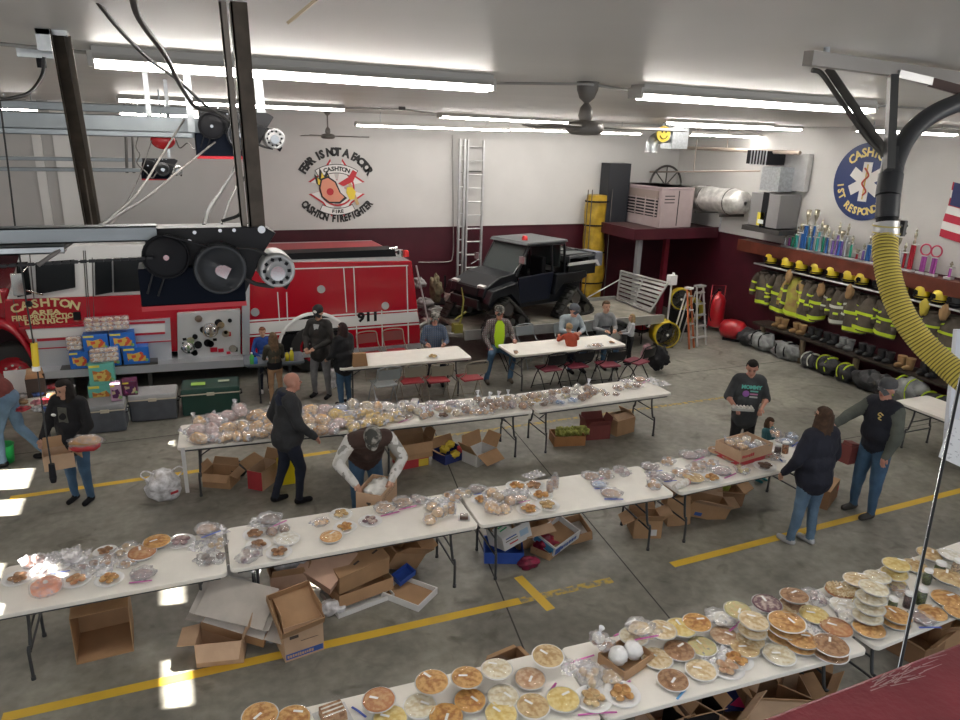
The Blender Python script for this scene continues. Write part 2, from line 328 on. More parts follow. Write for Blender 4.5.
# lights of the same rows that hang outside the picture, over and behind the viewer
for k,(x,y) in enumerate(((-4.5,3.5),(-4.5,9.5),(-1.5,-.3),(4.5,.3),(8.6,2.2),(9.5,11.0))):
    t=thing('strip_light',['strip light beyond the left edge over the near door','strip light beyond the left edge over the fire engine','strip light over the mezzanine behind the viewer, left','strip light over the mezzanine behind the viewer, right','strip light beyond the right edge over the pies','strip light over the coats at the right wall'][k],'ceiling light',(x,y,4.86),0,'fluorescent strip lights on the ceiling')
    m=MB(); m.prism([(-.07,.0),(-.085,.035),(-.085,.058),(.085,.058),(.085,.035),(.07,.0)],-1.2,1.2,'x'); m.obj('housing',LHOUSE,t)
    e=MB(); e.prism([(-.062,.0),(-.014,-.036),(.014,-.036),(.062,0)],-1.19,1.19,'x'); e.obj('lamp_tube',TUBE,t)
# ---------------------------------------------------------------- folding tables
def folding_table(x0,y0,x1,y1,label,w=.76,name='folding_table',top=PLASTW,h=.74,group='white folding tables',curved=True):
    """front (near) edge from (x0,y0) to (x1,y1)"""
    a=Vector((x0,y0,0)); b=Vector((x1,y1,0)); d=(b-a); L=d.length; d.normalize(); n=Vector((-d.y,d.x,0)); c=(a+b)/2+n*w/2
    t=thing(name,label,'table',c,math.atan2(d.y,d.x),group)
    m=MB(); r=.05; pts=[]
    for cx,cy,a0 in ((L/2-r,w/2-r,0),(-L/2+r,w/2-r,90),(-L/2+r,-w/2+r,180),(L/2-r,-w/2+r,270)):
        for k in range(5): aa=R(a0+k*22.5); pts.append((cx+r*math.cos(aa),cy+r*math.sin(aa)))
    m.prism(pts,h-.042,h,'z'); m.obj('tabletop',top,t,.008)
    for s in (-1,1):
        f=MB(); f.bb(-L/2+.06,L/2-.06,s*(w/2-.05)-.012,s*(w/2-.05)+.012,h-.075,h-.042)
        f.obj('side_rail',GREYLEG,t)
    for e in (-1,1):
        X=e*(L/2-.24)
        for s in (-1,1):
            g=MB(); y=s*(w/2-.09)
            if curved: P=spline([(X,y*.72,h-.05),(X,y*.70,h-.20),(X+e*.01,y*.86,h-.42),(X+e*.02,y,.30),(X+e*.02,y*1.02,.012)],4)
            else: P=[(X,y,h-.05),(X,y,.012)]
            g.tube(P,.0145,8); g.cyl((P[-1][0],P[-1][1],0),(P[-1][0],P[-1][1],.03),.02,n=10); g.obj('leg',GREYLEG,t)
        g=MB(); g.cyl((X+e*.012,-w/2+.10,.27),(X+e*.012,w/2-.10,.27),.011,n=8); g.obj('crossbar',GREYLEG,t)
        g=MB(); g.cyl((X,-w*.30,h-.30),(X,w*.30,h-.30),.010,n=8); g.obj('crossbar',GREYLEG,t)
        g=MB(); g.tube([(X,0,h-.30),(X-e*.2,0,h-.17),(X-e*.38,0,h-.055)],.009,6); g.obj('brace',GREYLEG,t)
    return t
folding_table(-1.62,6.02,.22,5.99,'short white folding table at the left, orange cake on it, open brown box under it')
folding_table(.25,6.03,2.665,5.965,'white folding table over the heap of flattened cardboard trays, brownies on its left end')
folding_table(2.685,5.96,5.03,5.83,'white folding table with five sparse cookie plates, over the torn fruit boxes and blue crate')
folding_table(5.11,5.83,7.49,5.90,'white folding table carrying the big open cardboard carton, beside the woman in the navy jacket')
folding_table(-.13,8.955,2.30,8.77,'white folding table heaped with bread loaves, behind the bald man',group='white folding tables')
folding_table(2.32,8.76,4.67,8.64,'white folding table under the small bread bags, right of the loaf table')
folding_table(4.735,8.63,7.13,8.62,'white folding table with a bare right end, fruit boxes below')
folding_table(.04,3.42,2.46,3.29,'nearest white folding table at the bottom edge, brown cake in a clamshell on it',w=.76)
folding_table(2.49,3.285,4.84,3.13,'near white folding table with the small tray of round loaves')
folding_table(4.93,3.125,7.29,3.22,'near white folding table with the green canning jars, at the right edge')
folding_table(2.46,11.42,4.82,11.34,'empty white folding table by the fire engine with grey and red chairs in front')
folding_table(5.60,11.20,8.02,11.20,'white folding table where the men and children sit')
t6=folding_table(11.12,4.80,11.12,7.20,'bare white folding table near the turnout gear at the right edge')
ps=atZ(22,418,.74); folding_table(-3.0,11.25,-1.62,11.15,'small white table of raffle goods behind the man in the maroon shirt',w=.6)
DKTOP=mat('grey_table_top',(.10,.12,.14),.5)
folding_table(.98,12.10,1.98,12.02,'small dark grey table behind the long haired girl in tan trousers',w=.6,top=DKTOP,curved=False)
# ---------------------------------------------------------------- folding chairs
def folding_chair(label,loc,rz,seatm,framem,backm,group):
    """local: sitter faces +Y; backrest towards -Y"""
    t=thing('folding_chair',label,'chair',loc,rz,group); W=.21
    m=MB(); m.box((0,.02,.445),(.38,.38,.03)); m.obj('seat',seatm,t,.012)
    m=MB(); m.sheet(lambda u,v:(-.19+.38*u,-.25-.03*math.sin(PI*u)-.03*v,.60+.18*v),8,3)
    m.sheet(lambda u,v:(-.19+.38*u,-.262-.03*math.sin(PI*u)-.03*v,.60+.18*v),8,3); m.obj('backrest',backm,t)
    for s in (-1,1):
        m=MB(); m.tube(spline([(s*W,.26,.0),(s*W,.06,.40),(s*W,-.20,.58),(s*W,-.28,.76)],4),.011,6); m.obj('leg',framem,t)
        m=MB(); m.tube([(s*(W-.03),-.26,.0),(s*(W-.03),-.02,.33),(s*(W-.03),.14,.43)],.011,6); m.obj('leg',framem,t)
    m=MB(); m.tube(spline([(-W,-.28,.755),(-W*.85,-.29,.81),(0,-.295,.83),(W*.85,-.29,.81),(W,-.28,.755)],4),.011,6)
    m.cyl((-W,.235,.05),(W,.235,.05),.008,n=6); m.cyl((-W+.03,-.19,.09),(W-.03,-.19,.09),.008,n=6); m.obj('frame_tube',framem,t)
    return t
REDV=mat('red_vinyl',(.30,.02,.03),.45); MARV=mat('maroon_vinyl',(.19,.018,.04),.45); TANM=mat('tan_metal',(.30,.27,.22),.4,.3); GRM=mat('grey_chair_metal',(.30,.33,.34),.4,.3); REDM=mat('red_back_metal',(.22,.05,.045),.45)
G1='red seated folding chairs at the empty table'; G2='black framed folding chairs with maroon seats'
def cf(px,py,z=0): p=atZ(px,py,z); return (p.x,p.y,0)
def chairat(px,py,rz,*a):
    p=atZ(px,py,.45); return folding_chair(a[0],(p.x,p.y,0),rz,*a[1:])
chairat(384,383,0.06,'grey metal folding chair, the only grey one in front of the empty table',GRM,GRM,GRM,'grey folding chairs')
chairat(411,380,-.02,'tan folding chair with red seat, directly right of the grey one',REDV,TANM,TANM,G1)
chairat(437,379,-.02,'tan folding chair, middle of the three red seats in front of the empty table',REDV,TANM,TANM,G1)
chairat(470,377,.06,'tan folding chair with red seat at the right corner of the empty table',REDV,TANM,TANM,G1)
chairat(372,354,PI+.1,'red backed folding chair behind the empty table, beside the brown paper bag',REDV,TANM,REDM,G1)
chairat(397,351,PI,'red backed folding chair behind the middle of the empty table',REDV,TANM,REDM,G1)
chairat(434,352,PI-.1,'red folding chair the man in the plaid shirt sits on',REDV,TANM,REDM,G1)
chairat(549,368,.05,'black folding chair with maroon seat, empty, left of the child in orange',MARV,BLACKM,BLACKM,G2)
chairat(576,365,.0,'black folding chair with maroon seat the child in orange sits on',MARV,BLACKM,BLACKM,G2)
chairat(608,364,-.05,'black folding chair with maroon seat, empty, between the two children',MARV,BLACKM,BLACKM,G2)
chairat(637,361,.35,'black folding chair with maroon seat, the girl in white sits at it',MARV,BLACKM,BLACKM,G2)
chairat(496,347,-PI/2-.5,'dark folding chair under the man in the hi-vis shirt',MARV,BLACKM,BLACKM,G2)
chairat(568,343,PI,'grey folding chair under the man in the pale shirt and cap',GRM,GRM,GRM,'grey folding chairs')
chairat(600,341,PI,'grey folding chair under the person in the grey sweatshirt',GRM,GRM,GRM,'grey folding chairs')
chairat(531,345,PI+.1,'empty grey folding chair behind the table between the hi-vis man and the pale shirt',GRM,GRM,GRM,'grey folding chairs')
# ---------------------------------------------------------------- fire engine
RED=mat('fire_red',(.40,.004,.016),.22,coat=.6); FWHITE=mat('engine_white',(.74,.74,.73),.25,coat=.5); DRED=mat('hose_bed_red',(.33,.03,.04),.45)
GOLD=mat('gold_leaf',(.72,.58,.30),.35); SILV=mat('diamond_plate',(.55,.57,.60),.3,.6,bump=.4,bscale=90); MRED=mat('stripe_red',(.42,.01,.03),.3)
TY=13.55; TR=thing('fire_engine','red and white fire engine parked along the back wall, 911 on its side','fire truck',(0,TY,0))
def tp(px,py): p=atY(px,py,TY); return (p.x,p.z)
def plate(name,pix,m,y0=0,y1=2.35,parent=TR,bev=0):
    b=MB(); b.prism([tp(*q) for q in pix],y0,y1,'y'); return b.obj(name,m,parent,bev)
def trim(b,pix,y0=-.015,y1=.01): b.prism([tp(*q) for q in pix],y0,y1,'y')
# hose body
body=plate('hose_body',[(247,263),(412,261),(422,343),(241,357),(241,300)],RED,0,2.35,bev=.02)
m=MB()
trim(m,[(249,323),(417,311.5),(419,321.5),(249,334)]); m.obj('white_stripe',FWHITE,body)
m=MB(); trim(m,[(249,320),(417,309),(417,310.2),(249,321.6)],-.012); trim(m,[(249,335.5),(419,323),(419,324.4),(249,337)],-.012)
trim(m,[(249,269.5),(408,265),(408,266),(249,270.6)],-.012); 
for a,b_ in (((343,268),(346,312)),((353,267),(357,350)),((381,310),(382,349)),((406,265),(408,345)),((277,292),(279,322)),((286,292),(287,320))): trim(m,[a,(a[0]+1,a[1]),(b_[0]+1,b_[1]),b_],-.012)
m.obj('pinstripe',FWHITE,body)
for dr in ([(357,268),(406,266),(408,344),(358,349)],[(318,270),(352,268.5),(355,318),(318,320)]):
    m=MB(); trim(m,dr,-.01,.0); m.obj('compartment_door',RED,body,.004)
for px,py in ((321,289),(385,305.5),(255,312)):
    m=MB(); x,z=tp(px,py); m.cyl((x,-.03,z),(x,0,z),.075,n=20); m.cyl((x,-.045,z),(x,-.03,z),.04,n=14); m.obj('door_latch',ALU,body)
x,z=tp(368,317); text('911',.25,BLACK,body,(x,-.02,z),name='number_lettering',bold=.012,sx=1.15)
m=MB(); trim(m,[(241,357),(422,343),(423,347),(241,362)],-.05,2.3); m.obj('lower_trim',SILV,TR)
m=MB(); m.prism([tp(*q) for q in [(241,262),(249,262),(249,357),(242,360)]],-.12,.02,'y'); m.obj('body_column',mat('silver_paint',(.58,.60,.64),.25,.5),TR)
# hose bed
m=MB(); m.prism([tp(*q) for q in [(249,262),(402,257),(412,262),(249,266)]],.05,2.3,'y'); m.obj('hose_bed_rim',ALU,TR)
m=MB(); m.prism([tp(*q) for q in [(250,256),(396,250),(398,258),(250,262)]],.10,.55,'y'); m.obj('suction_hose_tray',BLACK,TR)
m=MB(); zb_=atY(330,262,TY+.5).z; zt_=atY(330,242,TY+2.1).z; xa_=atY(244,250,TY+.6).x; xb_=atY(392,250,TY+.6).x; m.prism([(xa_,zb_-.05),(xb_+.15,zb_-.05),(xb_,zt_),(xa_,zt_)],.6,2.1,'y'); m.obj('hose_bed_cover',DRED,TR)
m=MB(); x0,z0=tp(395,258)
m.cyl((x0,.2,z0),(x0,.2,z0+.14),.05); m.cyl((x0+.18,.25,z0-.05),(x0+.18,.25,z0+.12),.06); m.cyl((x0-.05,.2,z0+.13),(x0+.10,.15,z0+.16),.045); m.obj('deck_fitting',CHROME,TR)
m=MB(); m.lathe([(.055,0),(.055,.10),(.03,.13),(0,.13)],12,(x0+.32,.3,z0-.03)); m.obj('beacon',mat('red_lens',(.6,.03,.03),.2),TR)
m=MB(); a=tp(417,266); b_=tp(432,336)
for yy in (.05,): m.cyl((a[0],yy,a[1]),(b_[0],yy,b_[1]),.018,n=8)
for k in range(0): u=.1+k*.16; m.cyl((a[0]+(b_[0]-a[0])*u,.05,a[1]+(b_[1]-a[1])*u),(a[0]+(b_[0]-a[0])*u,.5,a[1]+(b_[1]-a[1])*u),.012,n=6)
m.obj('rear_grab_rail',ALU,TR)
# wheels
def wheel(px,py,r=.50,rimred=True,Y=TY,par=TR,y=-.02,rim=None,w=.3):
    cx,cz=(atY(px,py,Y).x,r)
    t=MB(); t.lathe([(r*.56,0),(r*.9,-.01),(r,.05),(r,w-.05),(r*.9,w),(r*.5,w)],32,(cx,y+w,cz),axis=(0,-1,0)); o=t.obj('tyre',RUBBER,par)
    h=MB(); h.lathe([(0,-.02),(r*.16,-.02),(r*.18,.03),(r*.42,.06),(r*.5,.0),(r*.57,0)],24,(cx,y+.0,cz),axis=(0,1,0)); h.obj('rim',rim or RED,o)
    n=MB()
    for k in range(8): a=2*PI*k/8; n.cyl((cx+math.cos(a)*r*.28,y-.01,cz+math.sin(a)*r*.28),(cx+math.cos(a)*r*.28,y+.05,cz+math.sin(a)*r*.28),.02,n=6)
    n.obj('wheel_nut',CHROME,o); return cx
wx=wheel(315,353); wheel(14,372,.50)
m=MB(); m.lathe([(.66,-.03),(.72,-.03),(.72,.03),(.66,.03)],40,(wx,-.0,.50),axis=(0,1,0)); 
m.v=[v if v.z>.42 else Vector((v.x,v.y,.42)) for v in m.v]; m.obj('wheel_arch_trim',FWHITE,TR)
m=MB(); m.cyl((wx,-.012,.52),(wx,0.3,.52),.655,n=40); m.v=[v if v.z>.40 else Vector((v.x,v.y,.40)) for v in m.v]; m.obj('wheel_well',BLACK,TR)
# cab
plate('cab_lower',[(4,300),(178,294),(178,352),(34,360),(30,345),(18,332),(4,328)],RED,.02,2.33,bev=.02)
plate('cab_upper',[(6,301),(20,250),(34,246),(243,243),(243,262),(178,262),(178,295)],FWHITE,.05,2.30,bev=.03)
plate('cab_rear_panel',[(178,262),(243,262),(243,315),(178,315)],RED,.05,2.30)
plate('lower_panel',[(34,327),(170,318),(172,362),(38,371)],SILV,-.05,2.2)
m=MB(); trim(m,[(20,326),(165,320),(165,322),(20,328.5)],-.07); trim(m,[(37,338),(165,331),(165,333),(38,340.5)],-.07); trim(m,[(36,347.5),(171,339.5),(171,340.5),(36,348.5)],-.07); m.obj('red_stripe',MRED,TR)
m=MB(); trim(m,[(26,329),(165,323),(165,331),(30,338)],-.06); m.obj('white_stripe',FWHITE,TR)
m=MB(); trim(m,[(40,366),(243,354),(245,361),(42,373)],-.35,.3); m.obj('running_board',SILV,TR)
plate('chassis',[(42,372),(243,360),(420,347),(420,352),(243,368),(42,380)],BLACK,.3,2.1)
for w_ in ([(36,263),(74,260),(75,287),(37,294)],[(95.5,260),(111,259),(112,292),(96,295)],[(114,258.5),(148,257),(149,290),(114.5,292)],[(17,263),(27,262),(31,294),(18,297)]):
    m=MB(); trim(m,w_,.0,.06); o=m.obj('window',GLASSD,TR)
    m=MB(); q=[tp(*v) for v in w_]; q=[Vector((x,-.002,z)) for x,z in q]; m.tube(q+[q[0]],.012,6); m.obj('window_rubber',BLACK,o)
m=MB()
for ln in ([(85,251),(90,324)],[(83,251),(88,324)],[(29,252),(34,300)],[(13,300),(20,327)],[(92,258),(94,320)]): p,q=tp(*ln[0]),tp(*ln[1]); m.tube([(p[0],.018 if ln[0][1]>296 else .045,p[1]),(q[0],.015,q[1])],.007,4)
m.obj('door_seam',DKSTEEL,TR)
m=MB(); x,z=tp(77,316); m.box((x,0,z),(.11,.05,.14)); m.obj('door_handle',BLACK,TR,.01)
m=MB(); x,z=tp(20,282); m.box((x,-.20,z),(.17,.06,.36)); m.tube([(x+.1,-.2,z-.1),(x+.3,-.05,z-.22)],.015,6); m.tube([(x+.05,-.2,z+.15),(x+.2,0,z+.3)],.015,6); m.obj('side_mirror',CHROME,TR,.02)
m=MB(); x,z=tp(29,247); m.ell((x,.3,z+.03),(.13,.05,.05)); m.obj('clearance_lamp',mat('amber_lens',(.7,.33,.02),.2),TR)
# hood and fender
plate('hood',[(-70,306),(-60,296),(7,290),(7,330),(-40,345),(-75,345)],RED,.15,2.2,bev=.05)
m=MB(); P=[tp(*q) for q in [(-45,388),(-42,352),(-25,332),(-5,326),(12,331),(25,345),(34,362),(38,376)]]; P=[(x,0,z) for x,z in P]; 
S=spline(P,5); vs=[];fs=[]
for i,p in enumerate(S): vs+= [(p.x,-.12,p.z),(p.x,.5,p.z),(p.x,.5,p.z+.12),(p.x,-.10,p.z+.12)]
n=len(S)
for i in range(n-1):
    for j in range(4): fs.append((i*4+j,i*4+(j+1)%4,(i+1)*4+(j+1)%4,(i+1)*4+j))
fs+= [(0,1,2,3),(n*4-4,n*4-3,n*4-2,n*4-1)]; m.add(vs,fs,True); m.obj('front_fender',RED,TR)
x,z=tp(2,299); text('1',.3,GOLD,TR,(x-.05,.13,z+.0),name='number_lettering')
# door writing
x,z=tp(46,310); cx=x
arctext('CASHTON',.19,GOLD,TR,(cx,.0,z-1.15),1.27,.80,name='door_lettering',sx=1.1,bold=.006)
x,z=tp(46,312.5); text('AREA',.11,GOLD,TR,(x,.0,z),name='door_lettering',sx=1.6,bold=.004)
x,z=tp(46.5,317); text('FIRE PROTECTION',.12,GOLD,TR,(x,.0,z),name='door_lettering',sx=1.0,bold=.004)
x,z=tp(47,321.5); text('DISTRICT',.115,GOLD,TR,(x,.0,z),name='door_lettering',sx=1.35,bold=.004)
# pump panel
pp=plate('pump_panel',[(177,313),(240,309),(240,357),(178,363)],mat('pump_panel_grey',(.50,.51,.52),.35,.2),-.06,.4,bev=.01)
rp=random.Random(3)
for i in range(26):
    px=182+rp.random()*54; py=316+rp.random()*36; x,z=tp(px,py); s=.02+rp.random()*.03
    m=MB()
    if i%3==0: m.cyl((x,-.09,z),(x,-.06,z),s*1.5,n=14); m.obj('gauge',BLACK,pp)
    elif i%3==1: m.box((x,-.075,z),(s*3,.03,s*2)); m.obj('label_plate',BLACK if i%2 else MRED,pp)
    else: m.cyl((x,-.11,z),(x,-.06,z),s,n=12); m.cyl((x,-.12,z),(x,-.105,z),s*1.4,n=12); m.obj('valve_knob',CHROME,pp)
for px,py,s in ((210,329,.11),(188,346,.09)):
    x,z=tp(px,py); m=MB(); m.cyl((x,-.10,z),(x,-.06,z),s*1.25,n=24); m.lathe([(s,0),(s,.07),(s*.6,.1),(0,.1)],20,(x,-.10,z),axis=(0,-1,0)); m.box((x,-.21,z),(s*.5,.05,s*1.6)); m.obj('outlet_cap',CHROME,pp)
# ---------------------------------------------------------------- posts, rails and door openers under the ceiling
ANG=mat('brown_grey_angle_steel',(.10,.08,.062),.45,.5,noise_amt=.4,scale=12)
def angle_post(name,label,a,b,w=.035,cat='post',m=ANG,side=(1,0,0)):
    """L-section bar from a to b"""
    a=Vector(a); b=Vector(b); d=(b-a).normalized(); s=Vector(side); s=(s-d*s.dot(d)).normalized(); n=d.cross(s); q=MB(); th=.005
    for u,v in ((s,n),(n,s)):
        q.add([a,a+u*w,a+u*w+v*th,a+v*th,b,b+u*w,b+u*w+v*th,b+v*th],[(0,1,2,3),(4,5,6,7),(0,1,5,4),(1,2,6,5),(2,3,7,6),(3,0,4,7)])
    o=q.obj(name,m); tag(o,label,cat); return o
OY=2.35
def op(px,py): p=atY(px,py,OY); return (p.x,p.z)
# near post, holding the black opener
pt=atZ(236,-30,4.92); x1,z1=op(262,236)
P2=thing('hanger_post','large dark steel post from the ceiling down to the near black opener','post',(x1,OY+.03,z1))
def lbar(par,name,a,b,w,m,side):
    o=angle_post(name,None,a,b,w,None,m,side); o.parent=par
    for k in ('label','category'):
        if k in o: del o[k]
    return o
lbar(P2,'angle_bar',(-.03,.0,0),(-.045,.0,4.918-z1),.046,ANG,(1,0,0)); lbar(P2,'angle_bar',(-.055,.02,0),(-.075,.02,4.918-z1),.02,mat('lighter_angle_steel',(.25,.22,.19),.45,.5),(1,0,0))
m=MB(); m.cyl((0,-.03,.02),(0,.06,.02),.012,n=10); m.obj('bolt',CHROME,P2)
# far left post pair
A=atZ(50,30,4.92); B=atY(86,228,3.0)
P1=thing('hanger_post','tapering steel post pair at the upper left, hanging behind the long rail','post',(A.x,A.y,A.z))
lbar(P1,'angle_bar',(0,0,0),(B.x-A.x,B.y-A.y,B.z-A.z-.03),.045,ANG,(1,0,0)); lbar(P1,'angle_bar',(.04,.02,-.02),(B.x-A.x+.02,B.y-A.y+.03,B.z-A.z-.03),.03,mat('lighter_angle_steel',(.25,.22,.19),.45,.5),(1,0,0))
m=MB(); m.bb(-.05,.06,-.03,.06,-.02,0); m.bb(-.05,.0,-.03,.0,-.08,0); m.obj('ceiling_plate',STEEL,P1)
# long rail with the roller chain
GRAIL=mat('rail_galvanised',(.30,.33,.35),.45,.6,noise_amt=.15,scale=5)
rl=thing('opener_rail','long galvanised steel rail at the left leading to the near black opener','rail',(-2.2,OY,0))
xa,za=op(-60,229); xb,zb=op(156,226); xc,zc=op(156,241)
def railbar(par,x0,x1,y,z0,z1,m,name='rail_bar'):
    q=MB(); q.bb(x0,x1,y,y+.004,z0,z1); q.bb(x0,x1,y,y+.06,z0,z0+.004); q.bb(x0,x1,y,y+.06,z1-.004,z1); return q.obj(name,m,par)
railbar(rl,-.0+.0,xb+2.2,0,zc,zb,GRAIL)
x,z=op(150,246); railbar(rl,0,op(64,240)[0]+2.2,-.03,z-.01,z+.012,STEEL,'track_bar')
m=MB(); x0,z0=op(0,264); x1,z1=op(150,256)
n=74
for i in range(n):
    u=-1.2+i/(n-1)*(x1-x0+1.2); xx=x0+u+2.2; zz=z0+(z1-z0)*u/(x1-x0); m.bb(xx-.008,xx+.008,-.04,-.028,zz-.004,zz+.004)
m.cyl((x0-1.2+2.2,-.034,z0-(z1-z0)*1.2/(x1-x0)),(x1+2.2,-.034,z1),.0025,n=6); m.obj('roller_chain',BLACKM,rl)
# the near opener
def opener(label,loc,scale,near=True):
    t=thing('door_opener',label,'garage door opener',loc,0,'overhead door openers'); s=scale
    m=MB(); m.prism([(-.26*s,.10*s),(.16*s,.10*s),(.205*s,.075*s),(.16*s,.01*s),(.07*s,-.17*s),(-.26*s,-.17*s)],.03*s,.16*s,'y'); o=m.obj('housing',BLACKM,t,.004*s)
    m=MB(); m.bb(-.295*s,.075*s,.0,.15*s,-.18*s,-.04*s); m.obj('gear_case',mat('opener_black',(.005,.007,.013),.6,spec=.05),t,.004*s)
    m=MB(); m.bb(-.295*s,.075*s,-.005*s,.16*s,-.198*s,-.18*s); m.obj('red_base',mat('opener_red',(.45,.02,.03),.4),t)
    m=MB(); m.lathe([(0,-.03*s),(.065*s,-.03*s),(.078*s,-.02*s),(.078*s,0),(.0,.0)],28,(-.195*s,.0,.005*s),axis=(0,1,0)); m.ring((-.195*s,-.02*s,.005*s),(0,1,0),.078*s,.004*s); o=m.obj('sprocket',BLACK,t)
    m=MB(); m.cyl((-.195*s,-.045*s,.005*s),(-.195*s,-.03*s,.005*s),.010*s); m.obj('axle_nut',CHROME,o)
    m=MB(); m.lathe([(0,-.035*s),(.075*s,-.035*s),(.082*s,-.055*s),(.092*s,-.055*s),(.095*s,-.03*s),(.095*s,0),(0,0)],36,(-.013*s,.0,-.045*s),axis=(0,1,0)); o=m.obj('pulley_wheel',mat('pulley_black',(.03,.032,.036),.3,.2),t)
    m=MB(); m.cyl((-.013*s,-.075*s,-.045*s),(-.013*s,-.035*s,-.045*s),.021*s); m.box((.0,-.07*s,-.05*s),(.03*s,.012*s,.045*s),(0,.5,0)); m.obj('hub',CHROME,o)
    m=MB(); m.lathe([(0,-.02*s),(.03*s,-.03*s),(.045*s,-.025*s),(.05*s,-.045*s),(.064*s,-.045*s),(.068*s,-.02*s),(.068*s,.10*s),(0,.10*s)],32,(.195*s,.0,-.06*s),axis=(0,1,0)); o=m.obj('motor',mat('motor_grey',(.42,.42,.42),.35,.5),t)
    m=MB(); m.cyl((.19*s,-.075*s,-.065*s),(.19*s,-.03*s,-.065*s),.028*s); m.obj('motor_shaft',CHROME,o)
    m=MB()
    for k in range(10): a=2*PI*k/10; m.box((.19*s+math.cos(a)*.046*s,-.047*s,-.06*s+math.sin(a)*.046*s),(.012*s,.006*s,.012*s),(0,a,0))
    m.obj('cooling_slots',BLACK,o)
    m=MB(); m.prism([(.20*s,-.10*s),(.235*s,-.085*s),(.245*s,-.12*s),(.23*s,-.145*s),(.20*s,-.12*s)],.0,.05*s,'y'); m.obj('release_lever',BLACK,t)
    m=MB(); m.tube(spline([(-.195*s,-.03*s,.085*s),(-.10*s,-.03*s,.055*s),(-.0*s,-.03*s,.02*s)],5),.005*s,6); m.obj('chain',BLACKM,t)
    m=MB()
    m.tube([( -.27*s,-.015*s,-.13*s),(-.225*s,-.015*s,.0)],.004*s,5); m.obj('chain',BLACKM,t)
    m=MB(); m.tube([(-.235*s,-.015*s,-.14*s),(-.18*s,-.015*s,.0)],.004*s,5); m.obj('chain',BLACKM,t)
    m=MB(); m.tube(spline([(.07*s,-.02*s,-.08*s),(.11*s,-.02*s,-.11*s),(.18*s,-.02*s,-.125*s)],4),.009*s,6); m.obj('drive_belt',RUBBER,t)
    m=MB(); m.tube(spline([(.05*s,-.02*s,.03*s),(.12*s,-.02*s,.02*s),(.17*s,-.02*s,-.01*s)],4),.006*s,6); m.obj('drive_belt',RUBBER,t)
    for (bx,bz) in ((-.15,.065),(-.11,.055),(-.09,.085),(0,.09),(.05,.09)):
        m=MB(); m.cyl((bx*s,.02*s,bz*s),(bx*s,.032*s,bz*s),.007*s,n=10); m.obj('bolt',CHROME,t)
    return t
x,z=op(219.5,267); opener('large black opener with pulleys and red base hanging before the fire engine',(x+.011,OY,z+.036),.82)
p=atY(243,128,4.9); mo=opener('middle door opener with red base, close to the ceiling behind the large post',(p.x,4.9,p.z),.95)
p=atY(163,166,11.5); fo=opener('smallest, most distant door opener, below the red cable reel',(p.x,11.5,p.z),1.0)
def brace(a,b,r=.012,lab='',m=STEEL):
    q=MB(); q.cyl(a,b,r,n=6); o=q.obj('hanger_strap',m); tag(o,lab,'hanger'); return o
# straps
def strap(px0,py0,px1,py1,Y,lab,w=.04,m=STEEL,up=True):
    a=atY(px0,py0,Y); b=atY(px1,py1,Y); 
    if up: b=Vector((b.x+(b.x-a.x)*.02,b.y,min(ZC,max(b.z,ZC-.001)))) if False else Vector((b.x,b.y,ZC))
    q=MB(); d=(b-a); q.box((a+b)/2,(w,.006,d.length),(0,math.atan2(d.x,d.z),0)); o=q.obj('hanger_strap',m); tag(o,lab,'hanger'); return o
strap(192,132,186,70,4.9,'flat perforated strap left of the middle door opener')
strap(262,118,258,90,4.95,'flat strap holding the middle opener, behind the large post',.05)
strap(169,158,166,100,11.55,'thin strap holding the most distant opener',.04)
# tracks of the doors further back
def track(label,pa,pb,Y,h=.06,dz=0,m=GRAIL):
    a=atY(*pa,Y); b=atY(*pb,Y); z=(a.z+b.z)/2; q=MB(); x0=min(a.x,b.x); x1=max(a.x,b.x)
    q.bb(x0,x1,Y,Y+.005,z-h/2,z+h/2); q.bb(x0,x1,Y,Y+.06,z-h/2,z-h/2+.005); q.bb(x0,x1,Y,Y+.06,z+h/2-.005,z+h/2)
    o=q.obj('door_track',m); tag(o,label,'door track',None); return o
track('thick galvanised door track running to the middle opener',(-40,123),(200,126),5.0,.12)
track('thin galvanised angle just under the thick door track',(-40,132),(192,133),4.85,.035)
track('higher thin track above the thick door track',(-40,104),(192,110),6.5,.06)
track('door track at the left, upper of the pair near the most distant opener',(-30,157),(150,161),11.6,.05)
track('door track at the left, lower of the pair near the most distant opener',(-30,168),(140,171),11.4,.05)
for k,px in enumerate((125,132)):
    a=atY(px,104,11.5); b=atY(px+2,173,11.5); q=MB(); q.cyl(a,b,.02,n=6); q.cyl((a.x,a.y,a.z),(a.x,a.y,ZC),.012,n=6); tag(q.obj('track_hanger',DKSTEEL),['left one of two dark uprights by the distant opener','right one of two dark uprights by the distant opener'][k],'hanger')
for k,(px,Y) in enumerate(((150,5.3),(169,6.8))):
    a=atY(px,124,Y); q=MB(); q.bb(a.x-.015,a.x+.015,Y-.003,Y+.003,a.z,ZC); tag(q.obj('track_hanger',STEEL),['short bright strap above the thick door track, left one','short bright strap above the thick door track, right one'][k],'hanger')
# red cable reel ball
p=atY(163,140,9.0); t=thing('cable_reel','round red cable reel under the thick door track','cable reel',p)
m=MB(); m.ell((0,0,0),(.13,.10,.10),20,12); m.obj('reel_case',mat('reel_red',(.65,.02,.03),.2,coat=.5),t); m=MB(); m.box((0,0,.08),(.14,.10,.06)); m.cyl((0,0,.1),(0,0,ZC-p.z),.008,n=6); m.obj('mounting_bracket',STEEL,t)
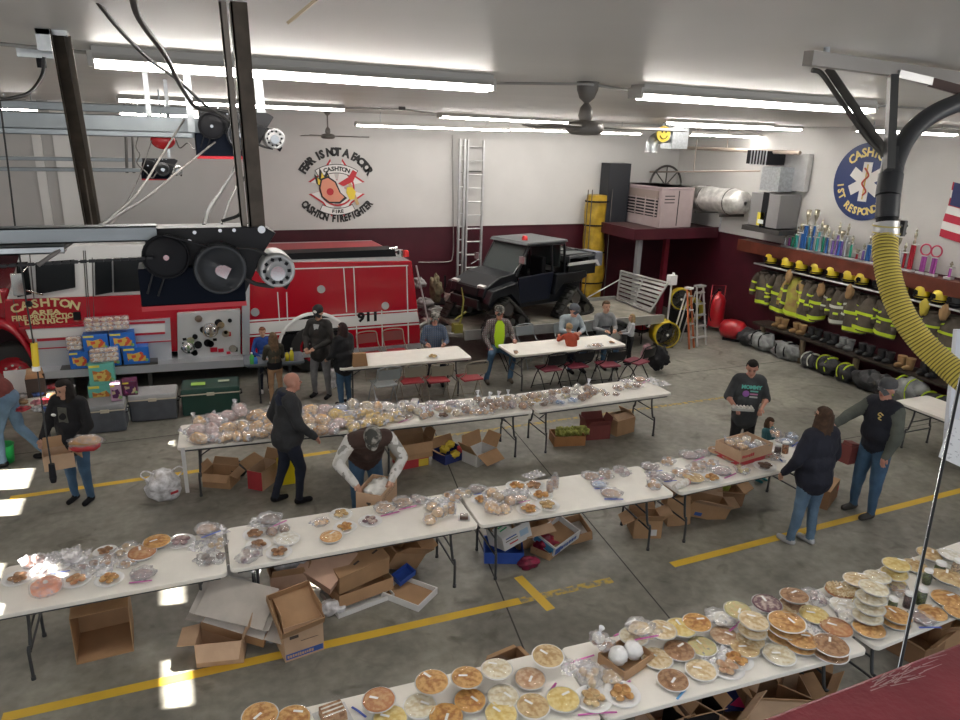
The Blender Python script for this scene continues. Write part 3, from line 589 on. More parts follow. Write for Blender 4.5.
# cables
CABLE=mat('black_cable',(.02,.02,.02),.5); GCAB=mat('grey_cable',(.16,.15,.14),.5)
def cable(label,pts,r=.008,m=CABLE,cat='cable',n=5):
    """pts: (px,py,Y)"""
    q=MB(); q.tube(spline([atY(a,b,Y) for a,b,Y in pts],n),r,6); o=q.obj('hanging_cable',m); return tag(o,label,cat)
cable('thick black cable looping from the top edge to the middle opener',[(131,-12,2.4),(140,20,2.7),(165,55,3.3),(180,85,4),(196,107,4.6),(215,110,4.9),(232,112,4.9)],.011)
cable('thin black cable crossing the nearest strip light at the upper left',[(90,-8,2.6),(120,30,3),(150,60,3.5),(178,80,4),(205,105,4.6),(225,118,4.8),(240,135,4.9)],.008)
cable('black cable with plug hanging off the grey box at the upper left',[(44,57,3.7),(42,75,3.7),(30,92,3.6),(12,98,3.5),(-12,100,3.4)],.007)
cable('black cable dropping from the middle opener to the near opener',[(238,140,4.8),(236,165,4.2),(222,190,3.4),(210,208,2.8),(204,226,2.45)],.008)
cable('thin grey cable next to the black one, dropping to the near opener',[(240,150,4.8),(238,180,4),(228,205,3),(222,224,2.45)],.004,GCAB)
cable('grey cable sagging from the middle opener down to the long rail',[(215,142,4.9),(180,170,4.4),(150,195,3.8),(118,215,3),(85,236,2.4)],.006,GCAB)
cable('grey cable from the red reel down past the rail to the engine cab',[(184,120,5.0),(165,150,4.6),(140,190,4.0),(112,217,3),(75,240,2.4),(38,265,2.3)],.006,GCAB)
cable('thin grey cable rising left of the red reel',[(152,140,9),(140,175,7),(125,205,5),(110,225,3)],.005,GCAB)
cable('curly thin cable hanging left of the most distant opener',[(138,137,11),(136,147,11),(140,155,11),(137,163,11),(146,172,11),(152,178,11),(157,172,11)],.008,GCAB)
cable('wavy thin cable right of the red reel',[(176,140,9),(180,148,9),(188,143,9),(196,150,8),(205,142,7)],.007,GCAB)
cable('black cable loop beside the large post, near the mid height',[(244,178,2.6),(239,188,2.5),(243,198,2.45),(240,214,2.42),(222,221,2.4)],.006)
# hanging pull cord with yellow connector
t=thing('pull_cord','black hanging cord with a yellow plug in front of the engine cab','cord',atY(0,95,3.0))
base=atY(0,95,3.0)
def rel(px,py,Y): return atY(px,py,Y)-base
q=MB(); q.tube([rel(-4,70,3.0),rel(6,150,3),rel(15,225,3),rel(26,300,3),rel(35,352,3),rel(44,420,3),rel(52,470,3)],.003,6); q.obj('cord',CABLE,t)
a=rel(34,343,3); b=rel(36,366,3); q=MB(); q.cyl(a,b,.012,n=12); q.obj('plug',mat('plug_yellow',(.75,.52,.02),.4),t)
q=MB(); q.cyl(b,b+(b-a)*.2,.014,n=12); q.obj('plug_collar',WHITE_PAINT,t)
a=rel(51.5,464,3); b=rel(53,477,3); q=MB(); q.cyl(a,b,.011,.013,n=12); q.cyl(b,b+(b-a)*.4,.014,.010,n=12); q.obj('end_weight',BLACK,t)
a=rel(29,304,2.98); q=MB(); q.ell(a,(.012,.012,.012),10,8); q.obj('stop_ball',BLACK,t)
# outlet box at the ceiling
a=atZ(40,53,4.90); t=thing('junction_box','small grey junction box on the ceiling at the upper left','electrical box',(a.x,a.y,4.92)); q=MB(); q.bb(-.10,.06,-.03,.03,-.045,0); q.obj('box_body',STEEL,t); q=MB(); q.cyl((.0,0,-.09),(.0,0,-.045),.022,n=10); q.obj('plug',BLACK,t)
def conduit(label,pts,r=.010,z=4.90):
    q=MB(); q.tube([atZ(a,b,z) for a,b in pts],r,6); return tag(q.obj('conduit',mat('conduit_grey',(.35,.34,.32),.4,.4)),label,'conduit')
conduit('thin conduit along the ceiling behind the nearest left strip light',[(-10,43),(92,53),(480,80)])
conduit('conduit on the ceiling from the large ceiling fan to the right strip light',[(480,83),(588,84),(640,92)])
conduit('conduit on the ceiling above the round blue sign',[(868,105),(900,107),(965,112)])
conduit('conduit across the ceiling between the two far strip lights',[(345,108),(400,109),(441,114)],.015)
t=MB(); p=atZ(402,108,4.9); t.lathe([(.0,-.03),(.05,-.03),(.055,0),(.05,.02)],12,(p.x,p.y,4.9)); tag(t.obj('conduit_box',DKSTEEL),'small round dark conduit box on the ceiling left of the far lights','electrical box')
# ---------------------------------------------------------------- ceiling fans
FANM=mat('fan_grey_brown',(.16,.145,.13),.4,.2)
def fan(label,hub,sc,ang0,m=FANM,blades=(0,120,240)):
    x,y,zh=hub; t=thing('ceiling_fan',label,'ceiling fan',(x,y,zh))
    q=MB(); q.lathe([(.0,-.035),(.09,-.03),(.125,-.01),(.13,.02),(.11,.045),(.05,.06),(0,.06)],24); q.obj('motor_housing',m,t)
    q=MB(); top=ZC-zh; q.cyl((0,0,.05),(0,0,top),.014,n=10); q.lathe([(.035,.05),(.05,.09),(.04,.14),(.016,.17)],14); q.lathe([(.016,top-.13),(.05,top-.10),(.07,top-.05),(.075,top)],18); q.obj('down_rod',m,t)
    for k in blades:
        a=R(ang0+k); q=MB(); c,s=math.cos(a),math.sin(a); q.T=Matrix.Rotation(a,4,'Z')@Matrix.Rotation(R(8),4,'X')
        q.prism([(.11,-.03),(.24,-.05),(sc,-.06),(sc+.02,-.03),(sc+.02,.03),(sc,.06),(.24,.05),(.11,.03)],.015,.022,'z'); q.obj('blade',m,t)
    return t
p=atZ(588,82,4.92); h=atY(585,130,p.y); fan('large grey brown ceiling fan, nearest one with a long down rod',(p.x,p.y,h.z),.66,-22)
h=atY(328,137,13.6); fan('small ceiling fan above the wall emblem',(h.x,13.6,h.z),.72,-18)
p=atZ(305,10,4.60); 
p=atY(305,10,1.75); t=thing('ceiling_fan','pale wooden fan blade tip at the top edge of the picture','ceiling fan',(p.x,p.y,p.z))
a=atY(292,22,1.75)-p; b=atY(345,-22,1.60)-p; q=MB(); d=(b-a).normalized(); n=Vector((-d.z,0,d.x))*.0; s=Vector((0,1,0))*.06
q.T=Matrix.Identity(4); up=d.cross(Vector((0,1,0))).normalized()*.006; wv=(Vector((.35,1,.25)).normalized())*.05
q.add([a-wv,a+wv,b+wv,b-wv,a-wv+up,a+wv+up,b+wv+up,b-wv+up],[(0,1,2,3),(4,5,6,7),(0,1,5,4),(1,2,6,5),(2,3,7,6),(3,0,4,7)])
q.obj('blade',mat('pale_wood',(.55,.45,.30),.5,noise_amt=.2,scale=4),t)
q=MB(); q.cyl(b,(b.x+.05,b.y,ZC-p.z),.02,n=10); q.obj('down_rod',FANM,t)
# ---------------------------------------------------------------- exhaust extraction hose at the right
def dd(px,py,d): return Vector((0,0,CAMH))+ray(px,py)*d
base=dd(886,215,2.8); t=thing('exhaust_hose','black duct and ribbed yellow exhaust hose hanging at the right','exhaust hose',base)
BR=mat('duct_black_rubber',(.035,.037,.042),.38)
pts=[dd(1010,98,3.0),dd(985,96,2.95),dd(958,103,2.9),dd(930,116,2.87),dd(908,136,2.84),dd(896,160,2.82),dd(892,178,2.81)]
q=MB(); q.tube([p-base for p in spline(pts,5)],.036,20); q.obj('black_duct',BR,t)
q=MB(); q.tube([p-base for p in [dd(893,150,2.83),dd(891,178,2.81)]],[.034,.043],20); q.tube([p-base for p in [dd(891,175,2.81),dd(888,196,2.8)]],.045,20); q.tube([p-base for p in [dd(888.5,196,2.8),dd(887,218,2.8)]],.042,20); q.obj('black_sleeve',BR,t)
q=MB(); q.tube([p-base for p in [dd(887,216,2.8),dd(886.5,224,2.8)]],.038,20); q.obj('inner_pipe',BLACK,t)
q=MB(); q.tube([p-base for p in [dd(886.5,223,2.8),dd(886,238,2.8)]],.046,20); q.obj('steel_collar',ALU,t)
q=MB()
for y in (226,233): c=dd(886.3,y,2.8)-base; q.ring(c,(0,0,1),.047,.003)
q.obj('clamp_band',mat('clamp_yellow',(.6,.5,.15),.4),t)
q=MB(); c=dd(898,226,2.79)-base; q.cyl(c+Vector((-.03,0,0)),c+Vector((.05,.0,0)),.006,n=6); q.cyl(c+Vector((-.03,0,-.03)),c+Vector((.05,.0,-.03)),.006,n=6); q.box(c+Vector((.03,0,-.01)),(.015,.02,.06)); q.obj('clamp_bolt',DKSTEEL,t)
path=spline([dd(885.5,236,2.8),dd(885.5,256,2.78),dd(891,285,2.76),dd(903,315,2.73),dd(922,342,2.7),dd(944,363,2.66),dd(972,386,2.6),dd(1005,404,2.55)],10)
fine=[]
for i in range(len(path)-1): fine.append(path[i]); 
L=sum((path[i+1]-path[i]).length for i in range(len(path)-1)); NR=64; step=L/NR
# resample evenly, two rings a rib
def resample(P,n):
    D=[0]
    for i in range(len(P)-1): D.append(D[-1]+(P[i+1]-P[i]).length)
    out=[]; j=0
    for k in range(n):
        s=D[-1]*k/(n-1)
        while j<len(D)-2 and D[j+1]<s: j+=1
        out.append(P[j].lerp(P[j+1],(s-D[j])/max(1e-9,D[j+1]-D[j])))
    return out
q=MB(); RP=resample(path,NR*4+1); q.tube([p-base for p in RP],[.0415 if i%4 in (0,1) else .0455 for i in range(len(RP))],22); q.obj('yellow_hose',mat('hose_yellow',(.72,.58,.11),.45),t)
q=MB()
for i in range(0,len(RP)-1,4):
    q.ring(RP[i]-base+(RP[i+1]-RP[i])*.5,(RP[i+1]-RP[i]),.0432,.0021,22,5)
q.obj('hose_rib',mat('hose_rib_dark',(.20,.15,.02),.5),t)
# bracket frame above it
t=thing('duct_bracket','grey steel bracket frame on the ceiling holding the black duct','bracket',dd(893,75,2.8)); base=dd(893,75,2.8)
def bar(a,b,w,h,m,name='steel_bar'):
    a=a-base; b=b-base; d=b-a; q=MB(); q.T=Matrix.Translation((a+b)/2)@d.to_track_quat('X','Z').to_matrix().to_4x4(); q.box((0,0,0),(d.length,w,h)); return q.obj(name,m,t)
GB=mat('bracket_grey',(.34,.32,.30),.4,.3)
a=atZ(808,58,4.875); b=atZ(1000,84,4.875); bar(a,b,.04,.05,GB,'top_beam')
a1=dd(893,76,2.78); bar(a1,dd(889,170,2.76),.03,.036,mat('bracket_dark',(.09,.09,.09),.4,.3),'upright')
bar(dd(828,68,2.9),dd(889,158,2.78),.008,.03,DKSTEEL,'diagonal_brace'); 
q=MB(); q.tube([p-base for p in spline([dd(812,70,2.9),dd(822,74,2.9),dd(840,100,2.87),dd(865,135,2.82),dd(884,156,2.8)],5)],.010,8); q.obj('bent_brace',DKSTEEL,t)
bar(dd(897,74,2.9),dd(932,82,2.95),.03,.03,ALU,'cross_bar'); bar(dd(930,82,2.95),dd(985,97,2.9),.03,.035,mat('bracket_brown',(.12,.08,.07),.4,.3),'cross_bar')
q=MB(); p=(a*.93+b*.07)-base; q.cyl(p,(p.x,p.y,ZC-base.z),.012,n=6); p=(a*.2+b*.8)-base; q.cyl(p,(p.x,p.y,ZC-base.z),.012,n=6); q.obj('ceiling_bolt',STEEL,t)
# slanting rod at the right edge
a=dd(968,345,2.45); b=dd(896,685,2.45); t=thing('guide_rod','thin black and silver rod crossing in front of the pies, right edge','rod',b)
q=MB(); q.cyl(b-b,a-b,.0055,n=8); q.obj('rod',BLACKM,t)
o=_r2*-.0055; q=MB(); q.cyl(o,a-b+o,.0022,n=6); q.obj('silver_edge',CHROME,t)
# white post and sheet at the right edge
t=thing('notice_stand','white post with hanging white notice sheet at the right edge','sign',atY(955,400,3.4)); base=atY(955,400,3.4)
def q4(pix,Y,th,name,m):
    q=MB(); P=[atY(a,b,Y)-base for a,b in pix]; q.prism([(p.x,p.z) for p in P],Y-3.4,Y-3.4+th,'y'); return q.obj(name,m,t)
q4([(957,330),(975,330),(955,445),(946,445)],3.4,.03,'post',mat('notice_post',(.62,.64,.70),.35))
q4([(952,418),(990,430),(984,478),(939,457)],3.38,.006,'notice_sheet',mat('notice_white',(.75,.76,.78),.5))
q=MB(); rr=random.Random(5)
for k in range(26):
    px=945+rr.random()*18; py=428+rr.random()*32; p=atY(px,py,3.374)-base; q.box(p,(.012+rr.random()*.03,.002,.004),(0,.35,0))
q.obj('notice_writing',mat('ink_grey',(.25,.26,.3),.6),t)
# ---------------------------------------------------------------- wall emblem
YW=YB-.012
def wp(px,py): p=atY(px,py,YW); return Vector((p.x,0,p.z))
c=wp(337,188); EM=thing('wall_emblem','painted fire department emblem with curved black lettering on the white wall','emblem',(c.x,YW,c.z))
INK=mat('emblem_black',(.02,.02,.02),.5); ERED=mat('emblem_red',(.50,.03,.04),.5); EWH=mat('emblem_white',(.75,.74,.72),.5); EYL=mat('emblem_yellow',(.8,.62,.06),.5); ESK=mat('emblem_salmon',(.72,.30,.20),.5); EWD=mat('emblem_wood',(.55,.38,.18),.5)
arctext('FEAR IS NOT A FACTOR',.235,INK,EM,(0,0,-.10),.87,2.10,name='upper_lettering',sx=.90,bold=.014)
arctext('CASHTON FIREFIGHTER',.22,INK,EM,(0,0,.30),.98,1.78,mid=-PI/2,flip=True,name='lower_lettering',sx=.72,bold=.013)
def flat(name,poly,m,y=0,par=EM,th=.003): q=MB(); q.prism(poly,-y-th,-y,'y'); return q.obj(name,m,par)
def arcband(a0,a1,r0,r1,cx,cz,n=10): return [(cx+r1*math.cos(R(a0+(a1-a0)*i/n)),cz+r1*math.sin(R(a0+(a1-a0)*i/n))) for i in range(n+1)]+[(cx+r0*math.cos(R(a1+(a0-a1)*i/n)),cz+r0*math.sin(R(a1+(a0-a1)*i/n))) for i in range(n+1)]
# maltese cross in outline
def cross(s): 
    P=[]
    for k in range(4):
        a=R(45+90*k)
        for (u,v) in ((-.10,.12),(-.30,.46),(0,.40),(.30,.46),(.10,.12)):
            P.append((s*(u*math.cos(a-PI/2)-v*math.sin(a-PI/2)),s*(u*math.sin(a-PI/2)+v*math.cos(a-PI/2))))
    return P[::1]
# order counter-clockwise
def ccw(P): return sorted(P,key=lambda p:math.atan2(p[1],p[0]))
flat('cross_outline',ccw(cross(1.18)),ERED,.001); flat('cross_field',ccw(cross(1.08)),EWH,.003)
flat('ring_outline',arcband(0,360,.36,.40,0,0,28),ERED,.005)
flat('scroll_outline',arcband(58,122,.72,.92,0,-.40),INK,.006); flat('scroll',arcband(59,121,.735,.905,0,-.40),EWH,.008); arctext('CASHTON',.125,INK,EM,(0,-.012,-.40),.815,.72,name='scroll_lettering',sx=1.1,bold=.005)
flat('scroll_outline',arcband(-118,-62,.72,.88,0,.28),INK,.006); flat('scroll',arcband(-117,-63,.735,.865,0,.28),EWH,.008); arctext('FIRE',.10,INK,EM,(0,-.012,.28),.80,.34,mid=-PI/2,flip=True,name='scroll_lettering',sx=1.2,bold=.004)
# generic helmet, flame and axe in the middle (plain stand-in artwork)
flat('flame',[(-.46,.10),(-.50,.30),(-.40,.22),(-.38,.44),(-.28,.26),(-.22,.38),(-.14,.2),(-.10,.05),(-.3,-.05)],INK,.009)
flat('flame',[(-.42,.08),(-.43,.22),(-.36,.16),(-.33,.34),(-.26,.2),(-.2,.28),(-.15,.1),(-.25,.0)],EYL,.012)
flat('helmet_outline',[(-.40,.0),(-.36,.20),(-.20,.26),(-.02,.14),(.08,-.10),(.22,-.22),(.06,-.34),(-.2,-.33),(-.36,-.2)],INK,.014)
flat('helmet',[(-.37,.0),(-.33,.17),(-.20,.22),(-.05,.12),(.05,-.10),(.16,-.20),(.04,-.30),(-.18,-.30),(-.33,-.18)],ESK,.017)
flat('badge',arcband(0,359,0.001,.08,-.16,-.08,14)[:15],ERED,.020)
flat('axe_blade',[(.02,.10),(.26,.24),(.36,.40),(.46,.34),(.36,.14),(.14,.04)],ERED,.022)
flat('axe_handle',[(.20,.2),(.27,.22),(.50,-.36),(.43,-.38)],EWD,.020)
flat('glove',[(.22,.02),(.34,.02),(.42,-.08),(.38,-.24),(.28,-.26),(.2,-.1)],EYL,.025)
# ---------------------------------------------------------------- round blue sign on the right wall
XW=XR-.01; c=atX(866,182,XW); SG=thing('round_sign','round navy blue wall sign with a white star and yellow lettering','sign',(XW,c.y,c.z)); Fm=Matrix.Rotation(-PI/2,4,'Z')
SR=.755; NAVY=mat('sign_navy',(.015,.035,.14),.4); SY=mat('sign_yellow',(.78,.62,.22),.45)
q=MB(); q.cyl((-.02,0,0),(0,0,0),SR,n=56); q.obj('sign_disc',NAVY,SG)
a=arctext('CASHTON',.235,SY,SG,(0,-.022,0),.565,1.75,name='sign_lettering',frame=Fm,sx=1.0,bold=.008)
a=arctext('1ST RESPONDERS',.20,SY,SG,(0,-.022,0),.585,2.75,mid=-PI/2-.12,flip=True,name='sign_lettering',frame=Fm,sx=.9,bold=.008)
for k in range(3):
    q=MB(); q.T=Fm@Matrix.Rotation(R(60*k),4,'Y'); q.prism([(-.10,-.38),(.10,-.38),(.10,.38),(-.10,.38)],-.028-.0004*k,-.02,'y'); q.obj('star_bar',EWH,SG)
q=MB(); q.T=Fm; q.prism([(-.015,-.34),(.015,-.34),(.015,.34),(-.015,.34)],-.033,-.028,'y'); q.obj('staff',mat('sign_gold',(.6,.42,.1),.4),SG)
q=MB(); q.T=Fm; q.tube(spline([(.06*math.sin(k*1.5),-.036,-.26+k*.075) for k in range(8)],4),.018,6); q.obj('snake',mat('sign_red',(.5,.10,.06),.4),SG)
# flag at the right edge
c=atX(938,236,XW); FL=thing('wall_flag','striped red and white flag hanging at the right edge of the wall','flag',(XW,c.y,c.z)); 
P0=atX(940,236,XW); P1=atX(957,172,XW)
def fpt(u,v): # u along flag away from the wall tip, v up
    y=P0.y+(P1.y-P0.y)*v-u*1.6; z=P0.z+(P1.z-P0.z)*v-u*.25; return Vector((-.02-.015*math.sin(v*9+u*8),y-c.y,z-c.z))
for k in range(7):
    q=MB(); q.sheet(lambda a,b,k=k:fpt(a,(k+b)/7*.85),10,3); o=q.obj('stripe',mat('flag_red',(.45,.02,.05),.7) if k%2==0 else mat('flag_white',(.72,.70,.68),.7),FL)
q=MB(); q.sheet(lambda a,b:fpt(.02+a*.5,.5+b*.35)+Vector((-.006,0,0)),6,4); q.obj('canton',mat('flag_blue',(.03,.04,.12),.7),FL)
# ---------------------------------------------------------------- aluminium ladders on the back wall
def ladder(label,px,pt,pb,wid,Y,rungs,th=.07,m=ALU,rz=0):
    a=atY(px,pt,Y); b=atY(px+2,pb,Y); h=a.z-b.z; t=thing('extension_ladder',label,'ladder',(b.x,Y,b.z),rz)
    for s in (-1,1): q=MB(); q.bb(s*wid/2-.022,s*wid/2+.022,-th/2,th/2,0,h); q.obj('side_rail',m,t)
    if rungs:
        for k in range(rungs): q=MB(); zz=.25+k*(h-.4)/(rungs-1); q.cyl((-wid/2,0,zz),(wid/2,0,zz),.017,n=8); q.obj('rung',m,t)
    q=MB(); q.box((0,.06,h*.8),(wid,.04,.03)); q.box((0,.06,h*.25),(wid,.04,.03)); q.obj('wall_hook',DKSTEEL,t)
    return t
ladder('aluminium extension ladder hanging upright, right one with visible rungs',470,140,290,.40,YB-.16,11)
ladder('narrow aluminium ladder seen edge on, left of the other',457,139,300,.12,YB-.20,12)
# conduit with elbow on the maroon wall
q=MB(); q.tube(spline([wp(418,262),wp(440,262),wp(449,261),wp(452,257),wp(453,235),wp(452,135)],4),.012,6); o=q.obj('wall_conduit',mat('conduit_grey',(.35,.34,.32),.4,.4)); o.location=(0,YW-.03,0); tag(o,'thin conduit bending up the wall left of the ladders','conduit')
# ---------------------------------------------------------------- yellow salvage cover rack
Y0=YB-.30
a=atY(598,195,Y0); b=atY(598,285,Y0); YC=mat('yellow_vinyl',(.46,.29,.02),.5,noise_amt=.35,scale=5,bump=.6,bscale=6)
t=thing('rolled_cover_rack','tall bundle of mustard yellow covers strapped in a rack by the corner','rack',(a.x,Y0,.0)); h=a.z
q=MB()
def yf(u,v):
    an=2*PI*u; g=1+.18*noise.noise(Vector((math.cos(an)*1.6,math.sin(an)*1.6,v*5)))
    return Vector((math.cos(an)*.30*g+.05*math.sin(v*6),math.sin(an)*.2*g,.35+v*(h-.35)*(1)))
q.sheet(yf,28,40); q.add([yf(i/28,1) for i in range(28)],[list(range(28))]); q.obj('yellow_cover',YC,t)
for z in (.9,1.7,2.4,3.0):
    q=MB(); q.lathe([(.34,z-.02),(.35,z),(.34,z+.02)],24,sy=.72); q.obj('strap',BLACK,t)
for x_ in (-.42,-.3,.3):
    q=MB(); q.cyl((x_,-.2,0),(x_,-.2,h+.15),.014,n=6); q.obj('rack_post',DKSTEEL,t)
# black cabinet and pipes behind
a=atY(612,194,YB-.5); q=MB(); q.bb(a.x-.1,a.x+.55,YB-.45,YB-.05,2.475,3.95); o=q.obj('black_cabinet',mat('cabinet_black',(.015,.017,.022),.5),None,.01); tag(o,'tall black cabinet behind the tan air conditioner','cabinet')
# ---------------------------------------------------------------- corner loft with the air conditioner
LOFT=thing('corner_loft','dark maroon corner loft platform carrying the air conditioner','platform',(11.0,15.6,0))
LX0=10.35-11.0; LX1=XR-11.0-.04; LY0=14.55-15.6; LY1=YB-15.6-.06; lz=2.47
q=MB(); q.bb(LX0,LX1,LY0,LY1,lz-.06,lz); q.obj('deck',mat('loft_deck',(.06,.03,.03),.7),LOFT)
q=MB(); q.bb(LX0-.02,LX1,LY0-.05,LY0,lz-.24,lz+.02); q.obj('front_beam',MAROON,LOFT)
q=MB(); q.bb(LX0-.05,LX0,LY0-.05,LY1,lz-.24,lz+.02); q.obj('side_beam',MAROON,LOFT)
for k,(px,py,m_) in enumerate(((640,235,mat('post_grey',(.22,.22,.23),.5)),(667,237,mat('post_maroon',(.17,.01,.025),.5)))):
    p=atY(px,py,14.7+.5*k); q=MB(); q.bb(p.x-11-.06,p.x-11+.06,p.y-15.6-.06,p.y-15.6+.06,0,lz-.06); q.obj('post',m_,LOFT)
# air conditioner
p2=atY(658,226,14.75); W=min(1.62,atX(619,222,p2.x).y-14.72); p3_=atY(691,222,14.72); DD=p3_.x-p2.x; AC=thing('air_conditioner','boxy tan pink evaporative air conditioner on the corner loft','air conditioner',(p2.x,14.72+W,2.475),-PI/2); hh=.98
PINK=mat('ac_tan_pink',(.36,.29,.29),.5,noise_amt=.1,scale=4)
q=MB(); q.bb(0,W,0,DD,.0,hh); q.bb(-.02,W+.02,-.02,DD,hh-.05,hh); q.obj('case',PINK,AC,.01)
q=MB(); q.bb(.08,W-.12,-.02,.01,hh*.68,hh-.1); q.obj('top_panel',mat('ac_dark_tan',(.25,.2,.18),.5),AC)
for k in range(6): q=MB(); zz=.28+k*.075; q.bb(.1,W-.12,-.03,-.005,zz,zz+.03); q.obj('louvre',PINK,AC)
q=MB(); q.bb(.1,W-.12,-.012,.01,.25,.72); q.obj('grille_opening',BLACK,AC)
for k in range(4): q=MB(); xx=.18+k*(W-.4)/3; q.bb(xx,xx+.02,-.035,-.012,.25,.72); q.obj('grille_bar',PINK,AC)
for k in range(3): q=MB(); q.bb(W,W+.012,.1,DD*.4,.6+k*.08,.62+k*.08); q.obj('side_slot',BLACK,AC)
q=MB(); q.bb(W,W+.008,DD*.52,DD*.54,.05,.9); q.obj('case_seam',BLACK,AC)
# spoked hose wheel
p=atY(679,186,15.95); t=thing('spoked_wheel','large dark spoked wheel standing behind the air conditioner','wheel',(min(p.x,12.28),16.1,2.475)); rr=.50; zc=p.z-2.47-.0
q=MB(); q.ring((0,0,zc),(0,1,0),rr,.03,36,8); q.obj('rim',DKSTEEL,t)
for k in range(4): a=R(k*45); q=MB(); q.cyl((-math.cos(a)*rr,0,zc-math.sin(a)*rr),(math.cos(a)*rr,0,zc+math.sin(a)*rr),.018,n=6); q.obj('spoke',DKSTEEL,t)
q=MB(); q.cyl((0,-.1,zc),(0,.1,zc),.07,n=12); q.bb(-.04,.04,-.05,.05,0,zc); q.obj('hub_stand',DKSTEEL,t)
# foil wrapped duct along the right wall
FOIL=mat('foil_insulation',(.72,.71,.68),.35,.35,noise_amt=.35,scale=6,bump=1.0,bscale=9)
a=atX(699,197,XR-.4); b=atX(742,199,XR-.4); t=thing('foil_duct','silver foil wrapped duct along the wall beside the air conditioner','duct',(XR-.42,(a.y+b.y)/2,a.z)); L=abs(a.y-b.y)/2+.15
q=MB(); q.lathe([(.05,-L),(.25,-L+.04),(.30,-L*.6),(.28,-.1),(.31,L*.4),(.28,L-.04),(.1,L)],22,axis=(0,1,0),wob=lambda a,k:1+.05*math.sin(a*5+k)); q.obj('insulation',FOIL,t)
for y_ in (-L*.5,L*.5): q=MB(); q.lathe([(.305,y_-.02),(.315,y_),(.305,y_+.02)],22,axis=(0,1,0)); q.obj('band',DKSTEEL,t)
q=MB(); q.bb(-.3,.41,-L*.5-.03,-L*.5+.03,-.36,-.30); q.bb(-.3,.41,L*.5-.03,L*.5+.03,-.36,-.30); q.obj('wall_bracket',DKSTEEL,t)
q=MB(); q.cyl((-.1,-L*.3,-.30),(-.1,-L*.3,-.7),.02,n=8); q.obj('drain_pipe',STEEL,t)
# yellow smiling disc and elbow duct under the ceiling
p=atY(663,134,13.4); t=thing('smiley_disc','round yellow smiling face disc under the ceiling lights','decoration',p); q=MB(); q.cyl((0,-.03,0),(0,.0,0),.17,n=32); q.obj('disc',mat('smile_yellow',(.75,.56,.05),.4),t)
q=MB(); q.ell((-.05,-.035,.05),(.02,.01,.03)); q.obj('eye',BLACK,t); q=MB(); q.ell((.05,-.035,.05),(.02,.01,.03)); q.obj('eye',BLACK,t)
q=MB(); q.tube([(.10*math.cos(R(200+k*14)),-.035,.0+.10*math.sin(R(200+k*14))) for k in range(11)],.010,6); q.obj('mouth',BLACK,t); q=MB(); q.cyl((0,.02,.15),(0,.02,ZC-p.z),.01,n=6); q.obj('hanger',STEEL,t)
a=atY(651,153,13.7); t=thing('elbow_duct','galvanised elbow duct dropping beside the smiling disc','duct',a); q=MB(); q.tube(spline([(0,0,0),(0,0,.16),(.08,.0,.30),(.25,0,.34),(.5,0,.36)],5),.13,16); q.obj('elbow',STEEL,t)
q=MB(); q.bb(.42,.85,-.15,.25,.1,ZC-a.z); q.obj('plenum',STEEL,t); q=MB(); q.lathe([(.135,0),(.14,.02),(.135,.04)],16,(0,0,0)); q.obj('collar',ALU,t)
# furnace on the right wall
Xf=XR-.62
def fb(name,pix0,pix1,m,par,x0=-.62,x1=-.02,bev=.008):
    a=atX(*pix0,Xf); b=atX(*pix1,Xf); q=MB(); q.bb(x0,x1,min(a.y,b.y)-FU.location.y,max(a.y,b.y)-FU.location.y,min(a.z,b.z)-FU.location.z,max(a.z,b.z)-FU.location.z); return q.obj(name,m,par,bev)
b0=atX(776,228,Xf); FU=thing('wall_furnace','grey furnace cabinet with a duct above, mounted on the right wall','furnace',(XR,b0.y,b0.z))
FG=mat('furnace_grey',(.27,.265,.27),.4,.3)
fb('furnace_case',(752,192),(776,229),FG,FU); fb('duct_box',(760,166),(775,192),STEEL,FU,-.55,-.02); fb('return_duct',(770,152),(787,192),ALU,FU,-.16,-.02)
o=fb('blower_box',(749,150),(768,165),BLACK,FU,-.66,-.02); 
a=atX(770,158,Xf); q=MB()
for k in range(6): u=atX(751+k*3,158,XR-.67); q.bb(-.68,-.66,u.y-b0.y-.01,u.y-b0.y+.01,u.z-b0.z-.16,u.z-b0.z+.16)
q.obj('blower_louvre',STEEL,FU)
fb('energy_label',(758,212),(763,226),mat('label_yellow',(.75,.6,.05),.5),FU,-.625,-.62,0); fb('warning_label',(758,219),(763,224),WHITE_PAINT,FU,-.628,-.625,0)
q=MB(); ya=atX(776,214,Xf).y-b0.y; q.bb(-.58,-.06,ya-.008,ya,.02,.42); q.obj('blue_panel',mat('panel_blue',(.03,.06,.18),.4),FU)
fb('dark_panel_seam',(764,192),(764.6,229),BLACK,FU,-.625,-.62,0); fb('shelf_bracket',(742,229),(780,231),DKSTEEL,FU,-.64,-.01,0)
# overhead pipes on the wall
for k,(pa,pb,X_,r_,lab) in enumerate((((640,172),(760,171),XR-.9,.02,'thin steel pipe crossing in front of the furnace duct'),((668,147),(800,153),XR-.5,.045,'painted steel pipe running to the furnace top'),)):
    a=atX(*pa,X_); b=atX(*pb,X_); q=MB(); q.cyl(a,b,r_,n=10); q.cyl(((a+b)/2),((a.x+b.x)/2,(a.y+b.y)/2,ZC),.012,n=6); q.cyl(a,(a.x,a.y,ZC),.012,n=6); tag(q.obj('steel_pipe',mat('pipe_tan',(.36,.30,.25),.5)),lab,'pipe')
